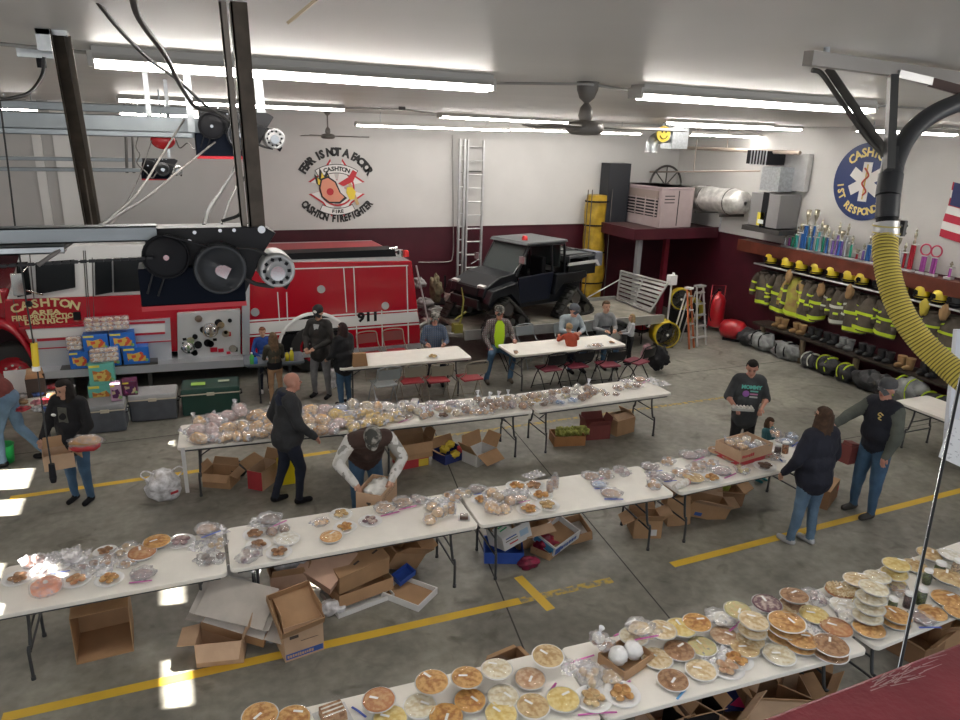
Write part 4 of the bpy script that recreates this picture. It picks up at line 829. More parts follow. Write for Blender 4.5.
# ---------------------------------------------------------------- trailer
TRM=mat('trailer_metal',(.42,.42,.40),.45,.5,noise_amt=.2,scale=4); DECK=mat('trailer_deck_worn',(.30,.28,.23),.7,noise_amt=.4,scale=3)
T=thing('utility_trailer','flat grey metal utility trailer under the black off-road vehicle','trailer',(7.6,14.0,0)); dz=.68
q=MB(); q.bb(-2.2,2.62,-.95,1.0,dz-.06,dz); q.obj('deck',DECK,T)
for y in (-1.0,.99): q=MB(); q.bb(-2.25,2.65,y-.03,y+.03,dz-.12,dz+.08); q.obj('side_rail',TRM,T)
q=MB(); q.tube([(-2.2,-.8,dz-.08),(-3.05,-.05,.55),(-3.2,0,.55)],.045,6); q.obj('tongue',TRM,T)
q=MB(); q.tube([(-2.2,.8,dz-.08),(-3.05,.05,.55)],.045,6); q.obj('tongue',TRM,T)
q=MB(); q.cyl((-2.9,0,.0),(-2.9,0,.55),.03,n=8); q.obj('jack_stand',DKSTEEL,T)
WHR=mat('trailer_rim',(.45,.45,.45),.35,.5)
for px in (583,615.5):
    cx=atY(px,330,12.83).x-7.6; r=.34
    q=MB(); q.lathe([(r*.55,0),(r*.9,-.01),(r,.05),(r,.17),(r*.9,.22),(r*.5,.22)],28,(cx,-.98,r),axis=(0,-1,0)); q.T=Matrix(); o=q.obj('tyre',RUBBER,T)
    q=MB(); q.lathe([(0,.0),(r*.2,-.02),(r*.45,.02),(r*.58,0)],20,(cx,-1.17,r),axis=(0,1,0)); q.obj('rim',WHR,o)
    q=MB(); q.lathe([(r+.05,0),(r+.09,0),(r+.09,.26),(r+.05,.26)],30,(cx,-.96,r),axis=(0,-1,0)); q.v=[v if v.z>r*.9 else Vector((v.x,v.y,r*.9)) for v in q.v]; q.obj('fender',mat('fender_dark',(.05,.05,.05),.4),T)
G0=atZ(617,299,.72); G1=atZ(650,312,.72); A0=atY(621,271,G0.y); A1=atY(668,283,G1.y); base=Vector((7.6,14.0,0))
q=MB(); pt=lambda u,v:(G0.lerp(G1,u)).lerp(A0.lerp(A1,u),v)-base
for u in (0,.5,1): q.tube([pt(u,0),pt(u,1)],.025,6)
for v in (0,1): q.tube([pt(0,v),pt(1,v)],.025,6)
q.obj('ramp_frame',TRM,T)
for k in range(7):
    v0=.05+k*.135; q=MB(); q.add([pt(0,v0),pt(1,v0),pt(1,v0+.085),pt(0,v0+.085),pt(0,v0)+Vector((.02,0,0)),pt(1,v0)+Vector((.02,0,0)),pt(1,v0+.085)+Vector((.02,0,0)),pt(0,v0+.085)+Vector((.02,0,0))],[(0,1,2,3),(4,5,6,7),(0,1,5,4),(3,2,6,7),(0,3,7,4),(1,2,6,5)]); q.obj('ramp_slat',TRM,T)
q=MB(); q.cyl(pt(0,.7),(1.6,.95,dz),.015,n=6); q.obj('ramp_strut',ALU,T)
# ---------------------------------------------------------------- side by side vehicle on tracks
VB=mat('utv_black_paint',(.008,.009,.012),.35,coat=.12,spec=.3); VT=mat('utv_track_rubber',(.018,.018,.016),.7,bump=.3,bscale=30); VGL=mat('utv_glass',(.045,.055,.055),.2); VGR=mat('utv_grey',(.07,.075,.08),.45)
V=thing('tracked_utility_vehicle','black side by side off-road vehicle on rubber tracks parked on the trailer','off-road vehicle',(7.05,14.15,dz),R(180+17)); V.scale=(.91,.91,.91)
def vp(name,poly,a,b,m,ax='y',bev=.02,par=V): q=MB(); q.prism(poly,a,b,ax); return q.obj(name,m,par,bev)
vp('chassis',[(-1.6,.38),(1.35,.38),(1.5,.6),(1.45,.8),(.7,1.0),(.45,.75),(-.45,.75),(-.6,1.0),(-1.6,1.0)],-.62,.62,VB)
vp('hood',[(.55,1.0),(.62,1.22),(1.1,1.16),(1.55,.95),(1.6,.75),(1.4,.7)],-.60,.60,VB)
vp('grille',[(1.5,.62),(1.62,.75),(1.58,.93),(1.48,.93)],-.4,.4,BLACK)
vp('front_bumper',[(1.5,.42),(1.68,.48),(1.68,.68),(1.6,.68)],-.5,.5,BLACKM)
for s in (-1,1):
    q=MB(); q.box((1.53,s*.47,.98),(.09,.22,.05),(0,.3,0)); q.obj('headlight',mat('headlight_glass',(.5,.5,.48),.2),V)
    q=MB(); q.prism([(.6,.45),(.75,1.05),(1.5,.92),(1.62,.62),(1.35,.75),(.95,.8)],s*.60,s*.82,'y'); q.obj('front_fender',VB,V,.02)
    q=MB(); q.prism([(-1.65,.95),(-1.6,1.10),(-.55,1.10),(-.5,.6),(-.8,.85),(-1.3,.85)],s*.60,s*.80,'y'); q.obj('rear_fender',VB,V,.02)
    q=MB(); q.prism([(-.45,.50),(.55,.50),(.60,1.12),(-.55,1.16)],s*.64,s*.70,'y'); q.obj('door',mat('utv_door',(.006,.009,.020),.4,spec=.3),V,.02)
    for P in ([(.62,s*.62,1.15),(.22,s*.60,1.83)],[(-.55,s*.64,1.1),(-.50,s*.60,1.83)],[(.22,s*.60,1.83),(-.95,s*.60,1.80)],[(-.95,s*.60,1.80),(-1.0,s*.62,1.1)]):
        q=MB(); q.tube(P,.03,8); q.obj('cage_tube',VB,V)
q=MB(); q.tube([(.85,-.75,1.25),(.62,-.72,1.35)],.012,6); q.box((.62,-.80,1.42),(.05,.16,.16)); q.obj('side_mirror',mat('mirror_grey',(.35,.36,.38),.2,.5),V)
q=MB(); q.tube([(.85,.75,1.25),(.62,.72,1.45)],.012,6); q.box((.62,.80,1.55),(.05,.18,.16)); q.obj('side_mirror',mat('mirror_grey',(.35,.36,.38),.2,.5),V)
vp('windshield',[(.63,1.2),(.66,1.2),(.26,1.80),(.23,1.80)],-.56,.56,VGL,bev=0)
vp('rear_window',[(-.93,1.2),(-.95,1.2),(-.93,1.78),(-.90,1.78)],-.5,.5,VGL,bev=0)
q=MB(); q.prism([(.38,1.83),(.30,1.90),(-1.0,1.89),(-1.05,1.83)],-.66,.66,'y'); q.obj('roof',VGR,V,.03)
for s in (-.3,.3): q=MB(); q.box((-.15,s,.90),(.45,.45,.14)); q.box((-.38,s,1.2),(.14,.44,.6)); q.obj('seat',BLACK,V,.04)
q=MB(); q.ring((.35,-.3,1.2),(1,0,.6),.16,.015); q.obj('steering_wheel',BLACK,V)
# cargo box, stretcher and gear
q=MB(); q.bb(-1.95,-1.0,-.72,.72,1.0,1.05); q.bb(-1.95,-1.0,-.75,-.70,1.0,1.32); q.bb(-1.95,-1.0,.70,.75,1.0,1.32); q.bb(-1.98,-1.93,-.75,.75,1.0,1.32); q.obj('cargo_box',VB,V)
q=MB(); q.prism([(-.95,1.34),(-2.0,1.34),(-2.12,1.18),(-2.05,1.18),(-1.98,1.27),(-.95,1.27)],.755,.79,'y'); q.obj('silver_stripe',mat('silver_trim',(.7,.7,.72),.25,.3),V)
q=MB(); q.bb(-2.0,-1.05,-.6,.7,1.42,1.47); 
for y in (-.5,.0,.6): q.cyl((-2.0,y,1.5),(-1.05,y,1.5),.02,n=6)
for x_ in (-2.0,-1.05): q.cyl((x_,-.6,1.5),(x_,.7,1.5),.02,n=6)
q.bb(-1.9,-1.85,-.5,.6,1.3,1.42); q.bb(-1.2,-1.15,-.5,.6,1.3,1.42); q.obj('gear_rack',VGR,V)
q=MB(); q.bb(-2.3,-2.0,.1,.7,1.15,1.5); q.obj('rear_box',mat('rear_box_grey',(.13,.14,.17),.5),V,.02)
q=MB(); q.lathe([(.07,0),(.07,.06),(.05,.10),(0,.10)],14,(.05,.25,1.9)); q.obj('beacon',mat('red_lens',(.6,.03,.03),.2),V)
for (cx,s) in ((1.05,1),(1.05,-1),(-1.2,1),(-1.2,-1)):
    tri=[(cx-.50,.0),(cx+.42,.0),(cx+.55,.14),(cx+.10,.66),(cx-.05,.66),(cx-.62,.14)]
    P=[Vector((x,0,z)) for x,z in tri]; S=spline(P+[P[0]],5)
    y0,y1=(s*.62,s*.92) if s>0 else (-.92,-.62); q=MB(); n=len(S)-1; ce=Vector((cx-.02,0,.25)); vs=[]; fs=[]
    for i in range(n):
        d=(S[i]-ce).normalized(); zf=lambda p:max(p.z,.0)
        o=S[i]+d*.02; ii=S[i]-d*.06; vs+=[(o.x,y0,max(o.z,0)),(o.x,y1,max(o.z,0)),(ii.x,y1,max(ii.z,.05)),(ii.x,y0,max(ii.z,.05))]
    for i in range(n):
        j=(i+1)%n
        for k in range(4): fs.append((i*4+k,i*4+(k+1)%4,j*4+(k+1)%4,j*4+k))
    q.add(vs,fs,True)
    for i in range(0,n): 
        d=(S[i]-ce).normalized(); p=S[i]+d*.02; 
        if p.z>.03: q.box((p.x,(y0+y1)/2,p.z),(.03,.3,.03))
    o=q.obj('rubber_track',VT,V)
    for (wx_,wz,wr) in ((cx-.42,.17,.11),(cx+.36,.17,.11),(cx-.12,.15,.09),(cx+.12,.15,.09),(cx+.02,.48,.16)):
        q=MB(); q.cyl((wx_,y0+.03,wz),(wx_,y1-.03,wz),wr,n=18); q.obj('track_wheel',DKSTEEL,o)
# rack, bales and things on the floor around it
def lump(name,label,cat,px,py,r,m,z=None,ns=.5,seed=1,Y=None,group=None):
    p=atZ(px,py) if Y is None else atY(px,py,Y); 
    zc=r[2]*.85 if Y is None else p.z
    q=MB(); q.ell((0,0,0),r,24,16,ns=ns,seed=seed); 
    for i,v in enumerate(q.v):
        k=noise.noise(Vector(v)*9+Vector((seed,0,0)))*.12; q.v[i]=v*(1+k)
    o=q.obj(name,m); o.location=(p.x,p.y,zc); return tag(o,label,cat,group)
CLO=mat('grey_cloth',(.30,.29,.29),.9,noise_amt=.5,scale=6); KHA=mat('khaki_cloth',(.20,.17,.10),.9,noise_amt=.5,scale=8); PNK=mat('pale_cloth',(.40,.33,.31),.9,noise_amt=.4,scale=8)
SR_=thing('storage_rack','low dark storage shelf behind the rear of the fire engine holding bundles','shelf',(5.05,15.7,0))
for k,z in enumerate((.25,.75)): q=MB(); q.bb(-.6,1.0,-.3,.3,z-.03,z); q.obj('shelf_board',BLACK,SR_)
for x_ in (-.58,.98):
    for y_ in (-.28,.28): q=MB(); q.bb(x_-.02,x_+.02,y_-.02,y_+.02,0,1.3); q.obj('upright',BLACK,SR_)
k=0
for (px,py,r,m,nm,lab) in ((418,283,(.16,.14,.13),CLO,'cloth_bundle','pale cloth bundle highest behind the engine tail'),(436,289,(.13,.14,.30),KHA,'duffel_bag','khaki standing bag behind the engine tail'),(451,296,(.17,.15,.22),PNK,'cloth_bundle','pinkish pale bundle left of the off-road vehicle'),(424,303,(.22,.16,.12),CLO,'cloth_bundle','grey bundle in the middle of the pile behind the engine tail'),(434,312,(.30,.18,.14),CLO,'cloth_bundle','wide grey folded bundle above the man in plaid'),(446,318,(.22,.18,.12),CLO,'cloth_bundle','grey bundle nearest the trailer tongue'),(428,322,(.16,.14,.11),PNK,'cloth_bundle','small pale bundle directly behind the man in plaid')):
    k+=1; lump(nm,lab,'bundle',px,py,r,m,Y=15.55-.05*k,seed=k)
q=MB(); p=atY(462,305,13.2); q.tube([(p.x-.1,13.2,.7),(p.x-.02,13.15,1.0),(p.x+.03,13.2,1.35),(p.x+.0,13.25,1.6)],[.03,.02,.02,.01],6); q.tube([(p.x-.15,13.2,.95),(p.x+.1,13.2,1.1)],.02,6); q.bb(p.x-.18,p.x+.0,13.12,13.3,.68,.86); tag(q.obj('hitch_strap',mat('strap_yellow',(.22,.20,.03),.6)),'yellow strap and ratchet on the trailer front','strap')
# ---------------------------------------------------------------- fans, ladders, extinguishers
YF_=mat('fan_yellow',(.62,.46,.02),.35,coat=.3)
def drumfan(label,p,r,rz,tilt=0,w=.32):
    t=thing('drum_fan',label,'fan',p,rz,None); t.rotation_euler=(tilt,0,rz)
    q=MB(); q.lathe([(r-.01,-w/2),(r+.02,-w/2-.02),(r+.005,0),(r+.02,w/2+.02),(r-.01,w/2),(r-.02,0)],32,(0,0,r+.02),axis=(0,1,0)); q.obj('drum',YF_,t)
    q=MB()
    for k in range(5): q.ring((0,-w/2-.01,r+.02),(0,1,0),r*(.2+.18*k),.004,28,5)
    for k in range(8): a=PI*k/8; q.cyl((math.cos(a)*r,-w/2-.01,r+.02+math.sin(a)*r),(-math.cos(a)*r,-w/2-.01,r+.02-math.sin(a)*r),.004,n=5)
    q.obj('grille',DKSTEEL,t)
    q=MB(); q.cyl((0,-.04,r+.02),(0,.12,r+.02),.08,n=16); q.obj('fan_motor',BLACK,t); q=MB(); q.cyl((0,w/2-.01,r+.02),(0,w/2,r+.02),r*.97,n=28); q.obj('dark_backing',BLACK,t)  # solid black disc added behind the blades to darken the drum's inside
    for k in range(5):
        q=MB(); q.T=Matrix.Translation((0,0,r+.02))@Matrix.Rotation(R(72*k),4,'Y')@Matrix.Rotation(R(25),4,'Z'); q.prism([(.06,-.05),(r*.9,-.10),(r*.93,.08),(.06,.05)],-.004,.004,'y'); q.v=[Matrix.Identity(4)@v for v in q.v]; q.obj('fan_blade',mat('fan_blade_black',(.05,.05,.05),.5),t)
    q=MB(); q.cyl((0,-w/2-.02,r+.02),(0,-w/2,r+.02),.03,n=12); q.obj('hub_cap',WHITE_PAINT,t)
    q=MB(); q.bb(-r*.6,r*.6,-w/2,w/2,0,.03); q.obj('base_plate',DKSTEEL,t)
    return t
p=atZ(663,346); drumfan('large yellow drum fan on the floor beside the orange stepladder',(p.x,p.y,0),.29,R(-12))
p=atZ(671,330); t=thing('fan_stand','dark stand raising the second yellow fan','stand',(p.x+.1,p.y-.1,0)); q=MB(); q.bb(-.2,.2,-.2,.2,0,.56); q.obj('stand_box',BLACK,t)
drumfan('smaller yellow fan raised behind the large yellow drum fan',(p.x+.1,p.y-.1,.565),.24,R(-25),0,.2)
def stepladder(label,pix,h,w,rz,m1,m2,steps):
    p=atZ(*pix); t=thing('stepladder',label,'ladder',(p.x,p.y,0),rz)
    for s in (-1,1): 
        q=MB(); q.tube([(s*w,-.25,0),(s*w*.7,0,h)],.028,4); q.obj('side_rail',m1,t)
        q=MB(); q.tube([(s*w,.25,0),(s*w*.7,.02,h-.1)],.02,4); q.obj('side_rail',m2,t)
    for k in range(steps): u=(k+.8)/(steps+.3); ww=w*(1-.3*u); q=MB(); q.bb(-ww,ww,-.25*(1-u)-.05,-.25*(1-u)+.05,h*u-.012,h*u+.012); q.obj('step',ALU,t)
    q=MB(); q.bb(-w*.8,w*.8,-.08,.08,h,h+.04); q.obj('top_cap',m2,t); return t
ORM=mat('orange_fibreglass',(.50,.14,.05),.5,noise_amt=.2)
stepladder('folded orange fibreglass stepladder right of the yellow fan',(682,346),1.35,.10,R(20),ORM,WHITE_PAINT,4)
stepladder('aluminium stepladder standing right of the orange one',(693,343),1.35,.16,R(12),ALU,ALU,5)
REDE=mat('extinguisher_red',(.42,.012,.02),.3,coat=.4)
# red pump unit
p=atZ(640,340); t=thing('portable_pump','red portable pump with black frame behind the yellow fan','pump',(p.x,p.y,0),R(20))
q=MB(); q.box((0,0,.42),(.36,.3,.26)); q.cyl((-.1,-.1,.55),(-.1,-.1,.66),.08,n=12); q.obj('pump_body',REDE,t,.02); q=MB(); q.ell((.0,-.17,.45),(.12,.05,.12)); q.obj('cover',CHROME,t)
for s in (-1,1): q=MB(); q.tube([(s*.28,-.22,0),(s*.28,-.22,.6),(s*.28,.22,.6),(s*.28,.22,0)],.014,6); q.obj('frame_tube',BLACKM,t)
q=MB(); q.bb(-.28,.28,-.22,.22,.25,.28); q.obj('platform',BLACKM,t)
p=atZ(729,332); p.x=12.45; p.y=13.75
t=thing('wheeled_extinguisher','tall red wheeled extinguisher cart by the right wall','fire extinguisher',(p.x,p.y,0),R(-30))
q=MB(); q.lathe([(0,.12),(.17,.13),(.19,.18),(.19,.80),(.15,.90),(.06,.96),(.05,1.02),(0,1.02)],24); q.obj('cylinder',REDE,t)
q=MB(); q.tube([(-.16,.1,.05),(-.16,.08,1.15),(.16,.08,1.15),(.16,.1,.05)],.014,6); q.obj('cart_frame',REDE,t)
q=MB(); q.cyl((0,0,1.0),(0,0,1.08),.04,n=10); q.tube(spline([(0,0,1.05),(-.15,-.1,.9),(-.2,-.15,.5),(-.15,-.2,.3)],5),.014,6); q.obj('hose',BLACK,t)
for s in (-1,1): q=MB(); q.cyl((s*.2,.1,.13),(s*.25,.1,.13),.13,n=18); q.obj('wheel',BLACK,t)
p=(12.32,12.95); t=thing('foam_tank','round red tank lying beside the wheeled extinguisher','tank',(p[0],p[1],0),R(35)); q=MB(); q.lathe([(0,-.30),(.12,-.29),(.22,-.2),(.24,-.05),(.24,.1),(.2,.26),(.1,.32),(0,.32)],24,(0,0,.26),axis=(0,1,0)); q.obj('tank_body',REDE,t); q=MB(); q.box((0,0,.03),(.3,.4,.06)); q.obj('cradle',BLACK,t)
q=MB(); q.cyl((0,-.33,.26),(0,-.28,.26),.05,n=12); q.obj('cap',BLACK,t)
p=(12.35,14.6); t=thing('hose_reel','yellow and black hose reel in the corner beside the red extinguisher','hose reel',(p[0],p[1],0),R(-30)); q=MB(); q.ring((0,0,.36),(0,1,0),.27,.07,26,8); q.obj('coiled_hose',mat('hose_reel_yellow',(.45,.36,.03),.5),t)
q=MB(); q.cyl((0,-.12,.36),(0,.12,.36),.2,n=20); q.obj('drum',BLACK,t); q=MB(); q.tube([(-.2,-.15,0),(0,-.13,.45),(.2,-.15,0)],.016,6); q.tube([(-.2,.15,0),(0,.13,.45),(.2,.15,0)],.016,6); q.obj('reel_stand',ALU,t)
# white jug seen by the ramp
p=atY(672,279,13.9); q=MB(); q.bb(-.1,.1,-.08,.08,-.14,.10); q.cyl((.03,0,.1),(.03,0,.15),.03,n=10); q.bb(-.02,.02,-.02,.02,-p.z,-.14); o=q.obj('white_jug',mat('white_plastic',(.8,.8,.8),.4),None,.01); o.location=p; tag(o,'white container standing between ramp and yellow fan','container')
# ---------------------------------------------------------------- coolers
def cooler(label,px0,px1,py,h,body,lid,depth=.45,handle=True):
    a=atZ(px0,py[0]); b=atZ(px1,py[1]); d=b-a; L=d.length; ang=math.atan2(d.y,d.x); n=Vector((-d.y,d.x,0)).normalized(); c=(a+b)/2+n*depth/2
    t=thing('cooler',label,'cooler',(c.x,c.y,0),ang)
    q=MB(); q.box((0,0,h*.41),(L,depth,h*.80)); q.T=Matrix(); q.obj('tub',body,t,.025)
    q=MB(); q.box((0,0,h*.90),(L+.02,depth+.02,h*.18),top=(.97,.95)); q.obj('lid',lid,t,.02)
    q=MB(); q.bb(-L/2-.005,L/2+.005,-depth/2-.008,depth/2+.008,h*.78,h*.82); q.obj('rim_band',mat('cooler_tan',(.55,.50,.40),.5) ,t)
    q=MB(); q.box((0,-depth/2-.015,h*.80),(.12,.02,.05)); q.obj('latch',mat('cooler_tan',(.55,.50,.40),.5),t)
    for s in (-1,1): q=MB(); q.tube([(s*L/2,-.1,h*.6),(s*(L/2+.03),-.1,h*.6),(s*(L/2+.03),.1,h*.6),(s*L/2,.1,h*.6)],.01,6); q.obj('handle',BLACK,t)
    return t
CG=mat('cooler_grey',(.10,.11,.13),.5,noise_amt=.15); CL=mat('cooler_lid_grey',(.42,.43,.44),.5,noise_amt=.1); CGN=mat('cooler_green',(.008,.048,.035),.4,noise_amt=.1)
cooler('grey cooler half hidden by the woman in the black jacket',88,127,(435,431),.45,CG,mat('cooler_lid_dark',(.24,.25,.26),.5))
cooler('grey cooler with light lid, left of the green cooler',131,178,(423,419),.46,CG,CL)
g=cooler('large dark green cooler with a cream rim and stickers on its lid',183,241,(417,412),.46,CGN,CGN,.55)
q=MB(); q.bb(-.3,-.08,-.1,.05,.467,.470); q.obj('sticker',mat('sticker_lime',(.35,.6,.1),.5),g); q=MB(); q.bb(.12,.3,.0,.1,.467,.470); q.obj('sticker',mat('sticker_pale',(.5,.55,.4),.5),g)
# ---------------------------------------------------------------- snack boxes
def art_mat(name,base,cols,scale=16):
    if name in MATS: return MATS[name]
    m=mat(name,base,.35); nt=m.node_tree; b=nt.nodes['Principled BSDF']; tc=nt.nodes.new('ShaderNodeTexCoord'); v=nt.nodes.new('ShaderNodeTexVoronoi'); v.inputs['Scale'].default_value=scale
    nt.links.new(tc.outputs['Object'],v.inputs['Vector']); cr=nt.nodes.new('ShaderNodeValToRGB'); cr.color_ramp.interpolation='CONSTANT'
    els=cr.color_ramp.elements; els[0].color=(*cols[0],1); els[0].position=0; els[1].position=1/len(cols); els[1].color=(*cols[1],1)
    for i in range(2,len(cols)): e=els.new(i/len(cols)); e.color=(*cols[i],1)
    nt.links.new(v.outputs['Color'],cr.inputs[0]); nt.links.new(cr.outputs[0],b.inputs['Base Color']); return m
BLU=(.02,.16,.62); TEA=(.16,.55,.47)
MBL=mat('snack_blue',BLU,.35); MTE=mat('snack_teal',TEA,.4); MPU=mat('snack_purple',(.12,.02,.07),.4)
AB=art_mat('snack_blue_art',BLU,[(.7,.7,.7),(.7,.1,.05),(.75,.5,.1),(.05,.2,.6)]); AT=art_mat('snack_teal_art',TEA,[(.7,.6,.4),(.6,.2,.05),(.75,.55,.15),(.3,.25,.1)]); APU=art_mat('snack_purple_art',(.2,.02,.1),[(.5,.03,.12),(.6,.5,.3),(.1,.02,.1),(.4,.1,.3)])
ACO=art_mat('cookie_pack_art',(.6,.4,.2),[(.62,.38,.18),(.72,.6,.45),(.5,.22,.08),(.75,.7,.66)],22)
def snack(label,px0,px1,ptop,pbot,Y,m,art,depth=.3,group=None,z0=None):
    a=atY(px0,pbot,Y); b=atY(px1,pbot,Y); t0=atY(px0,ptop,Y); w=b.x-a.x; h=t0.z-a.z; zb=a.z if z0 is None else z0
    t=thing('snack_box',label,'snack box',((a.x+b.x)/2,Y,zb),0,group); q=MB(); q.bb(-w/2+.004,w/2-.004,0,depth,0,h-.004); q.obj('carton',m,t,.004)
    q=MB(); q.prism([(-w*.32,h*.18),(w*.34,h*.14),(w*.38,h*.5),(w*.2,h*.72),(-w*.1,h*.62),(-w*.34,h*.7)],-.004,0,'y'); q.obj('front_art',art,t)
    q=MB(); q.bb(-w*.46,-w*.05,-.003,0,h*.84,h*.95); q.obj('name_band',mat('snack_band',(.85,.75,.1),.4),t)
    q=MB(); q.cyl((w*.38,-.004,h*.2),(w*.38,0,h*.2),h*.10,n=14); q.obj('round_seal',mat('seal_green',(.25,.5,.2),.4),t)
    return t,h
YS=13.22; zs=atY(110,366,YS).z
RB=thing('snack_bench','low dark bench before the fire engine carrying the blue snack boxes','bench',((atY(110,366,YS).x),YS+.15,0)); q=MB(); q.bb(-.75,.75,-.14,.14,zs-.05,zs-.002); q.obj('bench_top',DKSTEEL,RB)
for s in (-.6,.6): q=MB(); q.bb(s-.03,s+.03,-.12,.12,0,zs-.05); q.obj('leg',DKSTEEL,RB)
z1=None
for lab,x0,x1,yt,yb in (('blue snack box, left one of the bottom row',70,90,349,366),('blue snack box in the middle of the bottom row, mostly hidden',91,122,347,364.6),('blue snack box, right one of the bottom row',123.5,150,345,361.5)):
    t,h=snack(lab,x0,x1,yt,yb,YS,MBL,AB,.25,None,zs); z1=zs+h
for lab,x0,x1 in (('blue snack box, left one of the top row',83,109),('blue snack box, right one of the top row',110,136)): snack(lab,x0,x1,331,347,YS,MBL,AB,.25,None,z1)
z2=z1+.305
def pack(label,px,z,Y,w=.36):
    x=atY(px,340,Y).x; t=thing('cookie_pack',label,'snack pack',(x,Y+.02,z)); q=MB()
    for i in range(3):
        for j in range(3): q.ell((-w/2+.06+i*(w-.12)/2,.06+.03*j,.05+.07*j),(.06,.045,.035),10,6)
    q.obj('cookies',ACO,t); q=MB(); q.box((0,.1,.12),(w,.2,.22)); q.obj('wrapper',film('clear_film'),t,.02); return t
pack('clear wrapped cookie pack on top of the left upper blue snack box',98,z2+.002,YS); pack('clear wrapped cookie pack on top of the right upper blue snack box',119,z2+.002,YS)
pack('small wrapped cookie pack on the lowest left blue box',73,z1+.002,YS,.24)
YT=12.85; t,h=snack('teal snack box standing on the floor under the other teal box',89,115,378,400,YT,MTE,AT,.3,None,0.0); t2,h2=snack('teal snack box stacked on the floor one, cookie packs on top',89,115,357,378,YT,MTE,AT,.3,None,h)
pack('clear wrapped cookie pack on the upper teal box, left one',95,h+h2+.002,YT,.24); pack('clear wrapped cookie pack on the upper teal box, right one',108,h+h2+.002,YT,.24)
# purple boxes on the dark cooler
snack('magenta and white snack box on the half hidden grey cooler',111,122,382,399,11.75,mat('snack_pink_white',(.55,.35,.5),.4),APU,.2,None,.455); snack('dark purple snack box lying on the half hidden grey cooler',122.5,138,378,392,11.95,MPU,APU,.25,None,.455)
# ---------------------------------------------------------------- turnout gear wall
YH=mat('helmet_yellow',(.72,.55,.02),.3,coat=.4); KH=mat('turnout_brown',(.105,.085,.065),.85,noise_amt=.3,scale=7,bump=.4,bscale=12); LIME=mat('reflective_lime',(.52,.68,.03),.5); LSIL=mat('reflective_silver',(.55,.56,.5),.4); TANC=mat('turnout_tan',(.36,.22,.10),.85,noise_amt=.2)
RK=thing('coat_rack','long wall rack with hooks and a narrow top shelf for helmets','coat rack',(XR,10.1,0))
q=MB(); q.bb(-.34,-.01,-3.1,2.75,1.86,1.885); q.obj('rack_shelf',mat('rack_dark',(.05,.045,.045),.5),RK)
q=MB(); q.cyl((-.33,-3.1,1.87),(-.33,2.75,1.87),.02,n=8); q.obj('rail_pipe',ALU,RK)
q=MB(); q.bb(-.06,-.01,-3.1,2.75,1.60,1.72); q.obj('hook_board',mat('rack_dark',(.05,.045,.045),.5),RK)
def helmet(col):
    t=thing('fire_helmet','x','helmet'); q=MB(); q.lathe([(.125,-.03),(.130,.04),(.124,.10),(.10,.155),(.05,.185),(0,.19)],22,sx=1.05); q.obj('shell',col,t)
    q=MB(); q.lathe([(.115,.0),(.142,-.012),(.144,-.004),(.115,.012)],22,sx=1.12); q.obj('brim',BLACK,t)
    q=MB(); q.tube([(-.135,0,.02),(-.09,0,.12),(0,0,.196),(.09,0,.12),(.135,0,.02)],.012,6); q.obj('ridge',col,t)
    q=MB(); q.prism([(-.035,.02),(.035,.02),(.045,.09),(0,.12),(-.045,.09)],-.005,.005,'y'); q.T=Matrix(); o=q.obj('front_shield',BLACK,t); o.location=(-.145,0,0); o.rotation_euler=(0,.3,PI/2)
    q=MB(); q.lathe([(.10,-.03),(.11,-.07),(.09,-.08)],18,sx=1.1); q.obj('ear_cover',BLACK,t); return t
H0=helmet(YH); HB=helmet(mat('helmet_black',(.03,.03,.03),.3)); 
hp=[(772.8,260.6),(789.7,263.6),(803.7,265.6),(819,268.4),(835,271.5),(852.3,274.6),(864.9,277.2),(904.3,284),(925.6,288.2),(943.5,291.5)]
nm=['leftmost helmet','second helmet from the left','third helmet from the left','fourth helmet from the left','fifth helmet from the left','sixth helmet from the left','seventh helmet, just left of the yellow hose','first helmet right of the yellow hose','second helmet right of the yellow hose','third helmet right of the yellow hose']
for i,(px,py) in enumerate(hp):
    p=atX(px,py,XR-.17); o=H0 if i==0 else dup(H0); o.location=(XR-.24,p.y,1.975); o.rotation_euler=(0,0,rnd.uniform(-.5,.5)); tag(o,'yellow firefighter helmet on the rack, '+nm[i],'helmet','yellow fire helmets')
for i,(px,lab) in enumerate(((879,'dark helmet behind the yellow hose on the rack'),(958,'black helmet at the right end of the rack'))):
    o=HB if i==0 else dup(HB); p=atX(px,290,XR-.17); o.location=(XR-.17,p.y,1.965); tag(o,lab,'helmet')
